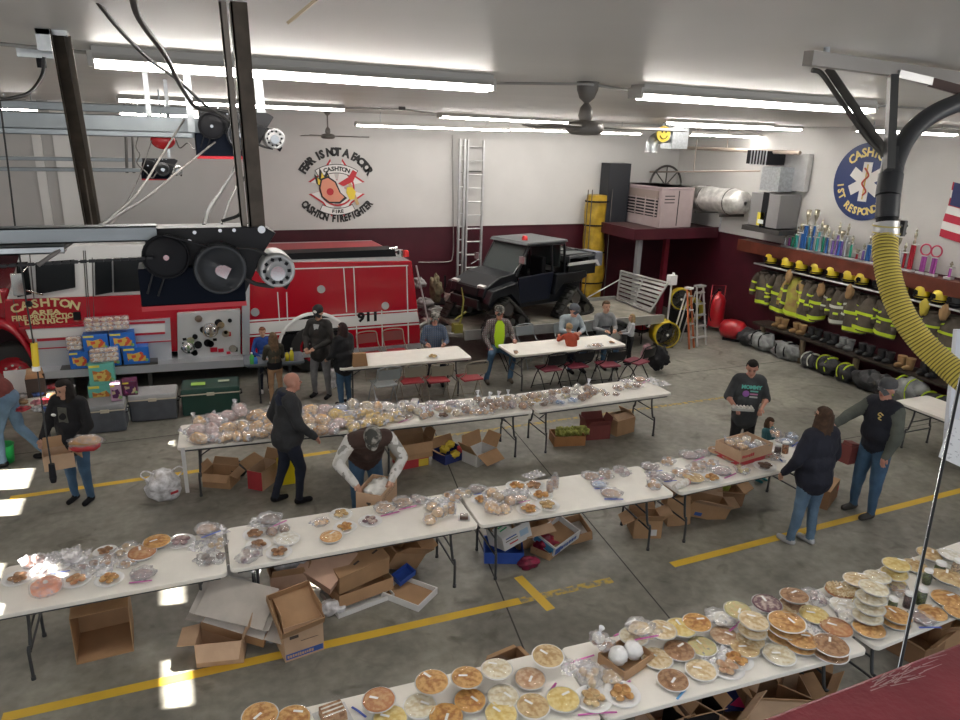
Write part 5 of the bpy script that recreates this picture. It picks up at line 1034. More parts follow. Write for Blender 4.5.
def coat(i,y,zt,zb,w,m,stripe,label,tilt=0,seed=0,open_=False):
    """hangs from the hook board, wide faces towards the room (-X)"""
    t=thing('turnout_coat',label,'firefighter coat',(XR-.19,y,zt),0,'turnout coats on the wall'); h=zt-zb; rs=random.Random(seed)
    def body(u,v):
        a=2*PI*u; ww=w*(.11+.33*min(1,v*2.0)**.9+.05*v); dd=.07+.07*min(1,v*3)
        wob=1+.12*math.sin(a*4+seed*2.1+v*2)*v+.10*noise.noise(Vector((math.cos(a)*2,math.sin(a)*2+seed,v*4)))
        return Vector((math.cos(a)*dd*wob,math.sin(a)*ww*wob+tilt*v,-v*h*(.97+.03*math.sin(a+seed))))
    q=MB(); q.sheet(body,26,16); q.add([body(i/26,0) for i in range(26)],[list(range(26))]); q.add([body(i/26,1) for i in range(26)],[list(range(26))]); q.obj('coat_body',m,t)
    def band(v0,v1,name='reflective_stripe',mm=stripe,a0=0,a1=1):
        q=MB(); q.sheet(lambda u,v:(lambda p:Vector((p.x*1.07-.004,p.y*1.03,p.z)))(body(a0+(a1-a0)*u,v0+(v1-v0)*v)),22,2); q.obj(name,mm,t)
    if i!=2: band(.46,.54); 
    band(.86,.96)
    for s in (-1,1):
        q=MB(); L=h*.80*rs.uniform(.85,1.0); y0=s*w*.36; y1=s*w*rs.uniform(.50,.62); x1=rs.uniform(-.08,-.02)
        P=spline([(0,y0*.8,-.06),(x1*.6,y1*.85,-L*.3),(x1,y1,-L*.65),(x1*1.6,y1*rs.uniform(.8,1.05),-L)],4); q.tube(P,[.055]+[.07]*(len(P)-3)+[.065,.055],12); o=q.obj('sleeve',m,t)
        for f in (.55,.86):
            k=int(f*(len(P)-1)); q=MB(); q.tube([P[k]-(P[k]-P[k-1])*.5,P[k]+(P[k]-P[k-1])*.3],.0735,12,cap=False); q.obj('cuff_stripe',stripe,o)
    q=MB(); q.ring((0,0,-.01),(0,0,1),.075,.028,18,6); q.obj('collar',m,t)
    return t
cs=[(764,272,306,.42),(781,274,315,.46),(796,277,318,.5),(810,281,322,.52),(824,281,323,.42),(841,284,326,.46),(856,288,335,.52),(874,290,336,.54),(892,294,340,.46),(917,296,336,.46),(936,302,341,.5),(957,306,353,.62)]
cl=['leftmost brown turnout coat with lime stripes','brown turnout coat, second from the left','turnout coat with lime yellow front and tan folds, third from the left','brown turnout coat with one broad lime band, fourth from the left','narrow brown turnout coat below the fifth yellow helmet','brown turnout coat with pale silver middle stripe','brown turnout coat with lime hem below the seventh yellow helmet','brown turnout coat just left of the yellow hose','brown turnout coat mostly hidden behind the yellow hose','narrow coat just right of the yellow hose, tan collar','brown turnout coat, second from the right end','large brown turnout coat cut by the right edge of the photo']
for i,(px,pt,pb,w) in enumerate(cs):
    a=atX(px,pt,XR-.2); b=atX(px,pb,XR-.2); coat(i,a.y,min(1.74,a.z),b.z,w,KH if i!=2 else mat('turnout_lime_tan',(.40,.40,.06),.8,col2=(.30,.18,.08),scale=4),LSIL if i==5 else LIME,cl[i],seed=i+1,tilt=rnd.uniform(-.14,.14))
for k,(px,py,lab) in enumerate(((789,270,'tan hood hanging beside the second coat'),(821,283,'round tan liner hanging over the fourth and fifth coats'),(850,285,'tan hood over the sixth coat'),(925,300,'yellow gloves bundle hanging right of the hose'),(945,305,'tan hood over the second coat from the right'))):
    p=atX(px,py,XR-.37); q=MB(); q.ell((0,0,0),(.06,.09,.15),16,10,ns=.4,seed=k); o=q.obj('hanging_hood',TANC if k!=3 else mat('glove_yellow',(.5,.4,.05),.7)); o.location=(XR-.34,p.y,p.z-.14); tag(o,lab,'hood')
# bench
BX=12.38; BN=thing('gear_bench','long dark wooden bench under the turnout coats','bench',(XR,10.1,0)); WD=mat('bench_dark_wood',(.035,.024,.017),.6,noise_amt=.3)
q=MB(); q.bb(BX-XR,-.02,-3.4,2.35,.53,.58); q.obj('bench_top',WD,BN)
for px in (760,802,859,924): p=atX(px,345,BX+.05); y=p.y-10.1; q=MB(); q.bb(BX-XR+.03,BX-XR+.10,y-.05,y+.05,0,.53); q.obj('bench_post',mat('bench_post_wood',(.17,.13,.08),.7,noise_amt=.2),BN)
# packs, trousers and boots
GP=mat('pack_grey',(.30,.31,.31),.6,noise_amt=.5,scale=5,bump=.4,bscale=9); BP=mat('pack_black',(.03,.03,.033),.6,noise_amt=.4,bump=.4,bscale=12)
def pack_(label,px,py,r,m,strap,seed,up=False):
    p=atX(px,py,BX-.02 if not up else XR-.25); z=r[2]*.9 if not up else .58+r[2]*.9
    t=thing('gear_bag' if not up else 'bunker_boots',label,'gear bag' if not up else 'boots',(p.x+.02,p.y,z-r[2]*.9)); q=MB(); q.ell((0,0,r[2]*.9),r,22,14,ns=.45,seed=seed); q.v=[Vector((v.x,v.y,max(0,v.z))) for v in q.v]; q.obj('bag_body' if not up else 'boot_tops',m,t)
    if strap:
        for s in (-.35,.35): q=MB(); q.tube([(-r[0]*math.cos(a)*1.04,s*r[1]+.03*math.sin(a*2),r[2]*.9+r[2]*1.03*math.sin(a)) for a in [R(-20+16*k) for k in range(10)]],.018,6,flat=.5); q.obj('strap',strap,t)
    return t
pk=[(748,338,(.22,.28,.20),BP,None,'dark gear bag at the far left end of the bench'),(762,343,(.22,.34,.22),GP,BLACK,'silver grey air pack bag, first large one under the bench'),(787,347,(.2,.34,.20),GP,BLACK,'grey bag between the first two bench posts'),(812,353,(.18,.22,.17),BP,LSIL,'dark bag with pale strap right of the second bench post'),(829,358,(.2,.28,.2),BP,LIME,'black boots pair with lime toes, left of the third bench post'),(849,363,(.2,.22,.19),BP,LIME,'black boots with lime toes beside the third bench post'),(871,368,(.22,.32,.2),BP,None,'dark bag right of the third bench post'),(884,375,(.2,.28,.2),BP,None,'dark bag behind the cap of the man in the navy vest'),(910,382,(.24,.34,.27),GP,LIME,'pale grey bag with a lime strap behind the navy vest man'),(938,390,(.22,.34,.2),BP,LIME,'black bag with yellow strap under the right end of the bench')]
for i,(px,py,r,m,st,lab) in enumerate(pk): pack_(lab,px,py-4,r,m,st,i+20)
for i,(px,lab,m) in enumerate(((782,'yellowish boots on the bench below the second coat',TANC),(801,'tan boots on the bench below the third coat',TANC),(817,'dark boots on the bench, first of the dark row',BP),(834,'dark folded trousers on the bench below the fifth helmet',BP),(851,'grey boots on the bench below the sixth helmet',GP),(872,'dark boots on the bench left of the yellow hose',BP),(893,'dark boots on the bench behind the yellow hose',BP),(915,'yellow topped boots on the bench right of the hose',TANC),(940,'dark boots on the bench at its right end',BP))):
    p=atX(px,330,XR-.25); t=thing('bunker_boots',lab,'boots',(XR-.30,p.y,.582))
    for s in (-1,1): q=MB(); q.tube([(0,s*.09,.0),(0,s*.09,.22)],[.06,.085],12); q.ell((-.07,s*.09,.05),(.13,.055,.05)); q.v=[Vector((v.x,v.y,max(v.z,0))) for v in q.v]; q.obj('boot',m,t)
# ---------------------------------------------------------------- trophies
def trophy(label,px,ph,cols,kind='column',z0=2.345):
    p=atX(px,250,XR-.16); t=thing('trophy',label,'trophy',(XR-.16,p.y,z0+.003)); h=ph*1.45; w=.065+.022*len(cols)
    q=MB(); q.box((0,0,.02),(.10,w*1.6,.04)); q.obj('base',mat('trophy_marble',(.55,.55,.55),.25),t)
    for k,c in enumerate(cols): y=(k-(len(cols)-1)/2)*.055; q=MB(); q.cyl((0,y,.04),(0,y,h*.62),.024,n=10); q.obj('column',c,t)
    q=MB(); q.box((0,0,h*.62+.01),(.08,w*1.4,.02)); q.obj('riser',mat('trophy_marble',(.55,.55,.55),.25),t)
    q=MB()
    if kind=='ring': q.ring((0,0,h*.62+.12),(1,0,0),.10,.016,22,6)
    elif kind=='cup': q.lathe([(.02,h*.62+.02),(.012,h*.7),(.045,h*.85),(.055,h),(.0,h*.9)],14)
    else: q.lathe([(.02,h*.62+.02),(.03,h*.68),(.012,h*.74),(.028,h*.82),(.03,h*.88),(.008,h*.9),(.02,h*.95),(0,h)],10)
    q.obj('figure',mat('trophy_gilt',(.55,.50,.38),.25,.7) if kind!='ring' else mat('trophy_ring_red',(.5,.04,.1),.3),t); return t
TB=mat('foil_blue',(.05,.18,.5),.2,.4); TG=mat('foil_green',(.03,.35,.22),.2,.4); TT=mat('foil_teal',(.08,.45,.5),.2,.4); TR_=mat('foil_red',(.5,.03,.05),.2,.4); TP=mat('foil_pink',(.5,.12,.45),.2,.4); TV=mat('foil_violet',(.25,.15,.5),.2,.4); TS=mat('foil_silver',(.6,.62,.65),.2,.6)
tl=[(784,.20,[TS],'low silver trophy at the far left of the shelf','fig'),(788,.24,[TP],'small pinkish trophy, second on the shelf','fig'),(791,.28,[TG],'green trophy near the left end of the shelf','fig'),(795,.34,[TT,TG],'teal and green double column trophy','fig'),(799,.40,[TB,TS],'blue and silver trophy left of the tallest blue one','cup'),(803,.60,[TB,TB],'tallest blue trophy on the shelf, left group','cup'),(808,.34,[TT],'single teal trophy beside the tallest blue one','fig'),(811,.62,[TB],'tall thin blue trophy with dark cup, left group','cup'),(815,.36,[TG,TS],'green and silver trophy in the left group','fig'),(818,.50,[TS,TT],'silver and teal trophy with gilt figure','fig'),(822,.42,[TG],'green trophy in the middle of the left group','cup'),(826,.40,[TB],'dark blue trophy in the middle of the left group','fig'),(831,.36,[TV,TS],'violet and silver trophy right of the left group','fig'),(836,.50,[TV],'tall violet trophy with gilt figure','fig'),(840,.38,[TV,TB],'violet and blue double trophy','cup'),(845,.50,[TS],'tall silver trophy at the right of the left group','fig'),(851,.34,[TG],'small green trophy at the right of the left group','fig'),(858,.16,[TR_],'smallest red trophy by itself','cup'),(864,.26,[TV],'violet trophy left of the blue pair','fig'),(869,.40,[TB,TB],'blue pair column trophy left of the yellow hose','fig'),(875,.30,[TV],'violet trophy touching the yellow hose','fig'),(897,.40,[TT,TG],'teal trophy just right of the yellow hose','cup'),(905,.36,[TR_,TS],'red and silver trophy right of the hose','fig'),(913,.55,[TR_,TR_],'red pair column trophy with gilt top','fig'),(926,.36,[TP,TP],'pink trophy with a red ring top, left one','ring'),(937,.36,[TP,TP],'pink trophy with a red ring top, right one','ring'),(955,.22,[TP],'small pink trophy near the flag','fig')]
for px,h,c,lab,k in tl: trophy(lab,px,h,c,k)
# ---------------------------------------------------------------- cardboard boxes
def card(name,c,amt=.12): return mat(name,c,.75,noise_amt=amt,scale=5,bump=.1,bscale=20)
KR=card('cardboard_kraft',(.43,.26,.14)); KL=card('cardboard_light',(.56,.38,.25)); KD=card('cardboard_dark',(.26,.14,.07)); KW=card('cardboard_white',(.66,.66,.66),.06); KP=card('cardboard_pinkish',(.58,.38,.28)); KG=card('cardboard_grey_white',(.50,.46,.42)); KB=card('crate_blue',(.03,.09,.42)); KM=card('cardboard_maroon',(.20,.05,.045)); KRR=card('cardboard_red',(.45,.04,.05)); KYL=card('cardboard_yellow',(.65,.48,.05))
PRB=mat('print_blue',(.04,.10,.35),.6); PRR=mat('print_red',(.5,.04,.05),.6); PRG=mat('print_green',(.03,.35,.15),.6); PRD=mat('print_dark',(.08,.06,.05),.7)
def carton(label,loc,size,rot=(0,0,0),out=KR,inn=None,flaps=(1,1,1,1),fang=(60,60,60,60),th=.006,name='cardboard_box',cat='cardboard box',group=None,closed=False,fl=.5):
    """open box, local origin at bottom centre; flaps: -y,+y,-x,+x"""
    w,d,h=size; t=thing(name,label,cat,loc,0,group); t.rotation_euler=rot; inn=inn or out
    q=MB(); x,y=w/2,d/2
    q.bb(-x,x,-y,y,0,th); q.bb(-x,x,-y,-y+th,th,h); q.bb(-x,x,y-th,y,th,h); q.bb(-x,-x+th,-y+th,y-th,th,h); q.bb(x-th,x,-y+th,y-th,th,h)
    if closed: q.bb(-x,x,-y,y,h,h+th)
    q.obj('box_body',out,t)
    if not closed:
        for k,(c,ax,sgn,L) in enumerate((((0,-y,h),'X',1,w),((0,y,h),'X',-1,w),((-x,0,h),'Y',-1,d),((x,0,h),'Y',1,d))):
            if not flaps[k]: continue
            a=R(fang[k]); fw=min(w,d)*fl; q=MB(); L=L-.01
            # flap hinged at the rim; angle 0 = straight up, 90 = flat outwards, 180 = hanging down
            if ax=='X': u=Vector((0,-sgn*math.sin(a),math.cos(a))); e=Vector((1,0,0))
            else: u=Vector((sgn*math.sin(a),0,math.cos(a))); e=Vector((0,1,0))
            n=u.cross(e)*th/2; P=[Vector(c)+e*(-L/2),Vector(c)+e*(L/2),Vector(c)+e*(L/2-.02)+u*fw,Vector(c)+e*(-L/2+.02)+u*fw]
            q.add([p-n for p in P]+[p+n for p in P],[(0,1,2,3),(4,5,6,7),(0,1,5,4),(1,2,6,5),(2,3,7,6),(3,0,4,7)]); q.obj('flap',inn,t)
    return t
def prt(par,n,size,loc,rot,m,sx=1):
    rp_=random.Random(n); q=MB(); x=-n*size*.36
    for k in range(n): w_=size*rp_.uniform(.3,.6); q.bb(x,x+w_,-.001,.001,-size*.4*rp_.uniform(.6,1),size*.4*rp_.uniform(.6,1)); x+=w_+size*.15
    o=q.obj('printing',m,par); o.location=loc; return o
def panel(par,c,d,m,rot=None,name='printed_panel'): q=MB(); q.box(c,d,rot); return q.obj(name,m,par)
g=lambda px,py,z=0:atZ(px,py,z)
# under table A : box on its side, mouth to the viewer
p=g(101,662); carton('brown box on its side with a dark open mouth under the short left table',(p.x+.02,p.y+.50,.24),(.46,.48,.46),(PI/2,0,R(2)),KR,KR,(1,0,0,0),(150,0,0,0),fl=.35)
p=g(18,590,.72); q=MB(); q.prism([(-.06,0),(.02,0),(.03,-.14),(-.01,-.26),(-.05,-.14)],-.002,.002,'y'); o=q.obj('paper_sheet',KG); o.location=(p.x-.12,p.y-.02,.73); tag(o,'grey white paper hanging over the front of the left table','paper')
# white tray over a brown box
p=g(222,667); b=carton('light brown open box at the left of the under-table heap',(p.x+.02,p.y+.17,0),(.40,.30,.24),(0,0,R(-12)),KL,KL,(1,1,1,1),(140,40,95,30))
carton('large tilted box with a pale grey printed lid over the light brown box',(p.x+.22,p.y+.34,.20),(.58,.40,.14),(R(22),R(14),R(-28)),KR,KG,(1,1,1,1),(-78,-78,120,100),fl=.5)
q=MB(); q.box((0,0,0),(.62,.42,.008)); q.box((-.33,0,-.02),(.08,.40,.006),(0,.5,0)); q.box((.33,0,-.02),(.08,.40,.006),(0,-.5,0)); o=q.obj('flattened_box',KG); o.location=(p.x+.19,p.y+.30,.43); o.rotation_euler=(R(24),R(12),R(-26)); tag(o,'flat grey white cardboard lid lying tilted on top of the left heap','flattened box')
p=g(241,596); carton('small white and blue box behind the pale lid',(p.x,p.y+.0,.14),(.34,.2,.14),(R(10),R(15),R(-15)),KW,KB,(0,0,0,0)); 
# standing box with blue band
p=g(303,659); b=carton('standing box with a blue printed band at its foot and a tilted open top',(p.x,p.y+.20,0),(.36,.34,.36),(0,0,R(8)),KL,KR,(0,1,1,1),(0,10,0,0),fl=.35)
panel(b,(0,-.172,.05),(.34,.003,.055),PRB); prt(b,11,.040,(0,-.175,.05),(PI/2,0,0),KL,1.0); panel(b,(-.09,-.172,.24),(.08,.003,.03),PRD); panel(b,(.05,-.172,.18),(.16,.003,.004),PRD)
carton('deep open tray leaning on the box with the blue band',(p.x-.02,p.y+.20,.37),(.40,.40,.10),(R(28),R(-4),R(10)),KR,KR,(0,0,0,0))
p=g(288,610); carton('tall brown box behind the standing one, half filled with plastic bags',(p.x+.03,p.y+.1,0),(.34,.34,.44),(0,0,R(-5)),KP,KR,(1,1,1,1),(25,20,15,30),fl=.3)
# pinkish upturned tray
p=g(325,603); carton('pinkish cardboard tray tilted on edge with its flat bottom to the viewer',(p.x+.04,p.y-.02,.50),(.46,.40,.12),(R(205),R(-22),R(38)),KP,KP,(0,0,0,0))
# big brown hole-punched trays
p=g(360,603); b=carton('stacked brown tray with dark round holes, upper of two',(p.x+.0,p.y+.20,.26),(.56,.42,.22),(R(12),R(-4),R(14)),KR,KR,(0,1,0,1),(0,100,0,70),closed=True)
for a_,b_ in ((-.15,.0),(.08,.1),(.18,-.08),(-.05,-.12)): panel(b,(a_,b_,.233),(.07,.02,.004),PRD,(0,0,.3))
carton('wide flat brown tray under the hole-punched one',(p.x+.02,p.y+.18,.06),(.60,.44,.14),(0,0,R(12)),KR,KR,(0,0,0,0))
carton('flat white tray lowest under the brown trays',(p.x+.0,p.y+.12,0),(.62,.46,.05),(0,0,R(12)),KW,KR,(0,0,0,0))
# tray with white rim
p=g(413,606); carton('shallow brown tray with white rim at the right of the heap',(p.x+.02,p.y+.18,0),(.46,.36,.07),(0,0,R(-52)),KW,KR,(0,0,0,0),th=.012); 
q=MB(); q.box((0,0,.0),(.435,.335,.004)); o=q.obj('tray_liner',KR,bpy.data.objects['cardboard_box.%03d'%(len([o for o in bpy.data.objects if o.name.startswith('cardboard_box')])-1)]); o.location=(0,0,.016)
p=g(398,575); carton('brown box leaning back behind the white rimmed tray',(p.x,p.y+.15,.12),(.44,.34,.22),(R(18),R(24),R(20)),KR,KR,(1,1,1,1),(30,40,60,50)); carton('brown box highest at the back of the heap under the second table',(p.x-.1,p.y+.42,.22),(.40,.30,.2),(R(10),R(-25),R(-10)),KL,KR,(1,1,0,1),(40,40,60,80))
p=g(404,585); t=carton('small blue crate inside the heap behind the white rimmed tray',(p.x,p.y+.02,.09),(.22,.14,.07),(R(15),R(-10),R(25)),KB,KB,(0,0,0,0),name='plastic_crate',cat='crate')
p=g(362,560); carton('brown box at the back left of the heap, flaps up',(p.x-.05,p.y+.02,0),(.38,.30,.26),(0,0,R(-20)),KR,KR,(1,1,1,1),(30,20,30,40))
# under table C
p=g(513,565); t=carton('blue low crate on the floor under the box with the green label',(p.x-.02,p.y+.22,0),(.44,.36,.14),(0,0,R(-22)),KB,KB,(0,0,0,0),th=.012,name='plastic_crate',cat='crate')
b=carton('open box with white printed side and a green label flap',(p.x+.07,p.y+.22,.17),(.40,.30,.20),(R(-14),R(-8),R(14)),KW,KR,(0,1,1,1),(130,20,10,30)); 
q=MB(); q.box((0,0,0),(.20,.16,.005)); o=q.obj('label_flap',KW,b); o.location=(-.17,-.16,.24); o.rotation_euler=(R(35),0,.2)
for k in range(3): panel(b,(-.17,-.17-.0+k*.035,.255+k*.024),(.11,.014,.003),PRG,(R(35),0,.2))
panel(b,(-.08,-.153,.12),(.15,.003,.012),PRB); panel(b,(-.08,-.153,.09),(.17,.003,.008),PRD); panel(b,(-.06,-.153,.05),(.12,.003,.014),PRR); panel(b,(.1,-.153,.10),(.12,.003,.07),mat('print_pale_blue',(.35,.5,.65),.6))
p=g(562,556); b=carton('shallow fruit box with white and blue printed sides, tilted',(p.x+.02,p.y+.20,.10),(.46,.32,.13),(R(14),R(-6),R(22)),KW,KR,(0,0,0,0),th=.012)
q=MB(); q.box((0,0,0),(.43,.29,.004)); o=q.obj('tray_liner',KR,b); o.location=(0,0,.05)
panel(b,(-.17,-.163,.06),(.10,.003,.09),PRB); prt(b,6,.075,(.05,-.163,.065),(PI/2,0,0),PRB,1.0)
panel(b,(-.232,0,.06),(.003,.28,.09),mat('print_steel_blue',(.06,.22,.42),.6))
carton('brown flat box below the shallow fruit box',(p.x-.10,p.y+.16,0),(.34,.26,.09),(0,0,R(30)),KR,KR,(0,0,0,0))
carton('pale brown open tray behind the fruit box, right side',(p.x+.28,p.y+.34,.02),(.46,.36,.12),(R(6),R(-10),R(-8)),KR,KG,(0,0,0,0))
q=MB(); q.box((0,0,0),(.42,.32,.004)); o=q.obj('tray_liner',KG,[o for o in bpy.data.objects if o.get('label')=='pale brown open tray behind the fruit box, right side'][0]); o.location=(0,0,.03)
carton('dull brown box at the back under the third table',(p.x-.22,p.y+.44,0),(.44,.3,.26),(0,0,R(5)),KR,KL,(1,1,1,1),(100,30,40,60))
lump('plastic_bag_bundle','crumpled dark red bag between the white boxes under the third table','bag',545,550,(.14,.11,.11),mat('red_plastic',(.35,.01,.05),.4,noise_amt=.6,scale=12),seed=4)
lump('cloth_bundle','dark red bundle below the green labelled box','bundle',528,566,(.12,.09,.06),mat('red_plastic2',(.25,.01,.05),.5,noise_amt=.6,scale=12),seed=9)
# under table D
p=g(650,541); b=carton('brown open box at the left under the table with the big carton, torn flaps',(p.x+.05,p.y+.2,0),(.34,.30,.24),(0,0,R(-20)),KR,KR,(1,1,1,1),(40,30,120,60)); panel(b,(.06,-.153,.08),(.1,.003,.08),KW)
p=g(684,527); carton('tall narrow brown box standing next to the table leg',(p.x-.02,p.y+.14,0),(.30,.20,.40),(0,R(-6),R(-14)),KR,KR,(0,1,0,1),(0,30,0,20))
p=g(712,524); b=carton('long brown box tipped towards the viewer, blue printed corner',(p.x+.02,p.y+.24,.03),(.54,.26,.22),(R(10),R(14),R(-16)),KR,KL,(1,1,0,1),(40,40,0,70)); panel(b,(-.12,-.134,.06),(.10,.003,.05),PRB)
p=g(728,512); carton('brown box at the right of the tipped pile, green bag inside',(p.x+.12,p.y+.26,0),(.44,.28,.2),(R(0),R(6),R(-20)),KD,KR,(1,0,0,1),(60,0,0,50))
lump('plastic_bag_bundle','lime green bag on the boxes under the table with the big carton','bag',721,505,(.10,.08,.12),mat('lime_plastic',(.45,.55,.08),.4,noise_amt=.3,scale=12),seed=14).location.z=.34
p=g(827,505); b=carton('brown fruit box on the floor behind the woman in the navy jacket',(p.x+.02,p.y+.17,0),(.52,.36,.26),(0,0,R(28)),KD,KR,(1,1,0,0),(-85,-85,0,0)); panel(b,(.2,-.183,.15),(.06,.003,.06),PRR)
# under loaf table
p=g(228,489); carton('brown open box under the left end of the loaf table',(p.x-.06,p.y+.20,0),(.38,.30,.20),(0,0,R(-30)),KR,KR,(1,1,1,1),(150,20,30,120),fl=.35); lump('cloth_bundle','dark bundle inside the open box under the loaf table','bundle',237,474,(.12,.12,.10),BP,seed=3)
p=g(266,490); b=carton('light brown and red box next to the open box under the loaf table',(p.x+.0,p.y+.20,0),(.22,.40,.27),(0,0,R(-40)),KL,KR,(0,1,1,0),(0,20,60,0),fl=.7); panel(b,(0,-.203,.135),(.215,.004,.265),KRR)
t=thing('shopping_bag','bright yellow bag standing behind the bald man','bag',(g(292,485).x,g(292,485).y+.1,0)); q=MB(); q.box((0,0,.17),(.30,.16,.34),top=(1.1,1.2)); q.obj('bag_body',mat('bag_yellow',(.75,.60,.01),.4),t,.01); q=MB(); q.box((0,-.0,.33),(.28,.14,.02)); q.obj('contents',KD,t)
# under middle table of the row
p=g(414,468); carton('flat red and yellow box under the large open kraft box',(p.x,p.y+.16,0),(.44,.30,.12),(0,0,R(4)),KRR,KRR,(0,0,0,0),closed=True); panel([o for o in bpy.data.objects if o.get('label')=='flat red and yellow box under the large open kraft box'][0],(.14,-.153,.06),(.15,.003,.11),KYL)
carton('large open kraft box resting on the flat red box',(p.x,p.y+.18,.127),(.56,.34,.24),(0,0,R(4)),KR,KR,(1,1,1,1),(172,20,20,20),fl=.45)
p=g(452,463); carton('dark blue box with yellow packets beside the kraft box',(p.x+.02,p.y+.16,0),(.40,.30,.15),(0,0,R(18)),card('box_navy',(.02,.035,.16)),KR,(0,1,1,0),(0,20,60,0)); 
for k in range(4): lump('snack_packet',['yellow packet highest in the dark blue box','yellow packet at the left in the dark blue box','red packet at the right in the dark blue box','small yellow packet at the front of the dark blue box'][k],'packet',[450,444,462,455][k],[457,459,459,462][k],(.07,.05,.06),[KYL,KYL,KRR,KYL][k],seed=30+k).location.z=[.2,.16,.16,.13][k]
p=g(484,465); b=carton('white and pale blue box with kraft flaps right of the blue one',(p.x,p.y+.18,0),(.42,.30,.18),(0,0,R(24)),KW,KR,(1,1,1,1),(120,10,35,35),fl=.7); panel(b,(0,-.153,.09),(.3,.003,.03),mat('print_pale_blue',(.35,.5,.65),.6))
# under the bare ended table
p=g(572,446); b=carton('low wooden coloured fruit box with greens, left of the maroon one',(p.x+.0,p.y+.16,0),(.50,.32,.16),(0,0,R(-14)),card('fruit_box',(.34,.16,.06)),KR,(0,0,0,0),th=.012)
for k in range(5): lump('lettuce_bag',['bag of greens at the left of the fruit box','bag of greens second from the left in the fruit box','bag of greens in the middle of the fruit box','bag of greens right of the middle in the fruit box','bag of greens at the right of the fruit box'][k],'greens',560+k*6,441-k*.3,(.08,.09,.07),mat('greens',(.42,.45,.10),.7,noise_amt=.5,scale=14),seed=40+k).location.z=.16
p=g(600,440); carton('maroon fruit box with raised flaps between two brown boxes',(p.x,p.y+.17,0),(.40,.30,.24),(0,0,R(-8)),KM,KM,(1,1,1,1),(35,15,20,20),fl=.4)
p=g(623,435); carton('kraft box with folded in flaps, rightmost under the bare ended table',(p.x+.02,p.y+.17,0),(.40,.32,.26),(0,0,R(12)),KR,KL,(1,1,1,1),(-70,-60,-75,-40),fl=.5)
# white plastic bags
WB=film('bag_plastic_white',(.88,.88,.92),.95,.4,1.0,14,gloss=.08)
def sack(label,px,py,r,seed,z=0,handles=True,m=WB,red=False):
    p=g(px,py); t=thing('plastic_bag',label,'bag',(p.x,p.y,z)); q=MB(); q.ell((0,0,r[2]*.8),r,28,20,ns=.35,seed=seed)
    for i,v in enumerate(q.v): k=noise.noise(Vector(v)*9+Vector((seed,0,0)))*.07; v=Vector((v.x*(1+k),v.y*(1+k),v.z)); q.v[i]=Vector((v.x,v.y,max(0,v.z)))
    q.obj('bag_body',m,t)
    if handles:
        for s in (-1,1): q=MB(); q.tube(spline([(s*r[0]*.3,0,r[2]*1.5),(s*r[0]*.9,0,r[2]*1.9),(s*r[0]*1.2,0,r[2]*1.65),(s*r[0]*.8,0,r[2]*1.2)],4),.018,6,flat=.4); q.obj('bag_handle',m,t)
    pass
    return t
o=sack('white carrier bag standing alone on the floor beside the loaf table',165,497,(.21,.17,.21),3)
q=MB(); q.box((.12,-.150,.12),(.10,.01,.03),(0,0,.5)); q.obj('red_print',PRR,o)
sack('white crumpled plastic bag under the table, behind the leaning tray',293,600,(.20,.16,.15),5,.40,False); sack('grey white bag on the floor beside the white tray',372-40,612,(.14,.10,.07),6,0,False); sack('white plastic bag left beside the standing box with blue band',272,640,(.08,.07,.14),8,0,False)
sack('white bag hanging from the hand of the woman with dark hair',334,392,(.12,.10,.20),7,.10,True)
# paper bag, tray on the sitting table
p=atZ(360,366,.745); t=thing('paper_bag','brown paper bag on the empty table beside the dark haired woman','bag',p); q=MB(); q.box((0,0.05,.11),(.26,.18,.22),top=(.85,.5)); q.obj('bag_body',card('paper_brown',(.34,.19,.09)),t,.01)
# ---------------------------------------------------------------- below the nearest tables
k=0
for (px,py,sz,rz,o_,i_,lab) in ((800,708,(.42,.34,.30),30,KD,KR,'dark brown open box under the near table, right of the navy one'),(772,712,(.50,.32,.26),-25,KL,KR,'light brown box under the near table beside the maroon plank'),(722,722,(.44,.34,.26),24,KR,KL,'brown box behind the navy and pink packages'),(690,730,(.34,.30,.30),-6,BLACK,KR,'black box under the near table'),(660,735,(.30,.30,.28),0,KP,KR,'pale box of magazines under the near table'),(915,650,(.46,.32,.20),12,KD,KR,'brown box under the right near table, left one'),(945,640,(.40,.3,.24),-18,KR,KR,'brown box under the right near table, right one'),(520,655,(.4,.3,.3),10,KD,KR,'dark brown box poking out behind the nearest table')):
    p=g(px,py)
    if lab.startswith('dark brown box poking'): p=Vector((2.12,4.12,0)); sz=(.30,.16,.70)
    elif p.y<2.6: p.y=max(p.y,2.85)
    carton(lab,(p.x,p.y,0),sz,(0,0,R(rz)),o_,i_,(1,1,1,1),(40,30,50,60),fl=.35 if not lab.startswith('dark brown box poking') else .15)
p=g(735,712); t=thing('snack_bag_pack','navy and pink printed package leaning under the near table','package',(p.x,p.y,.02),R(-40)); t.rotation_euler=(R(-30),0,R(-20)); q=MB(); q.bb(-.1,.1,-.04,.04,0,.34); q.obj('pack_body',card('pack_navy',(.02,.03,.16)),t); q=MB(); q.prism([(-.06,.05),(.09,.02),(.09,.16)],-.045,-.04,'y'); q.obj('pink_panel',mat('pack_pink',(.55,.02,.14),.5),t)
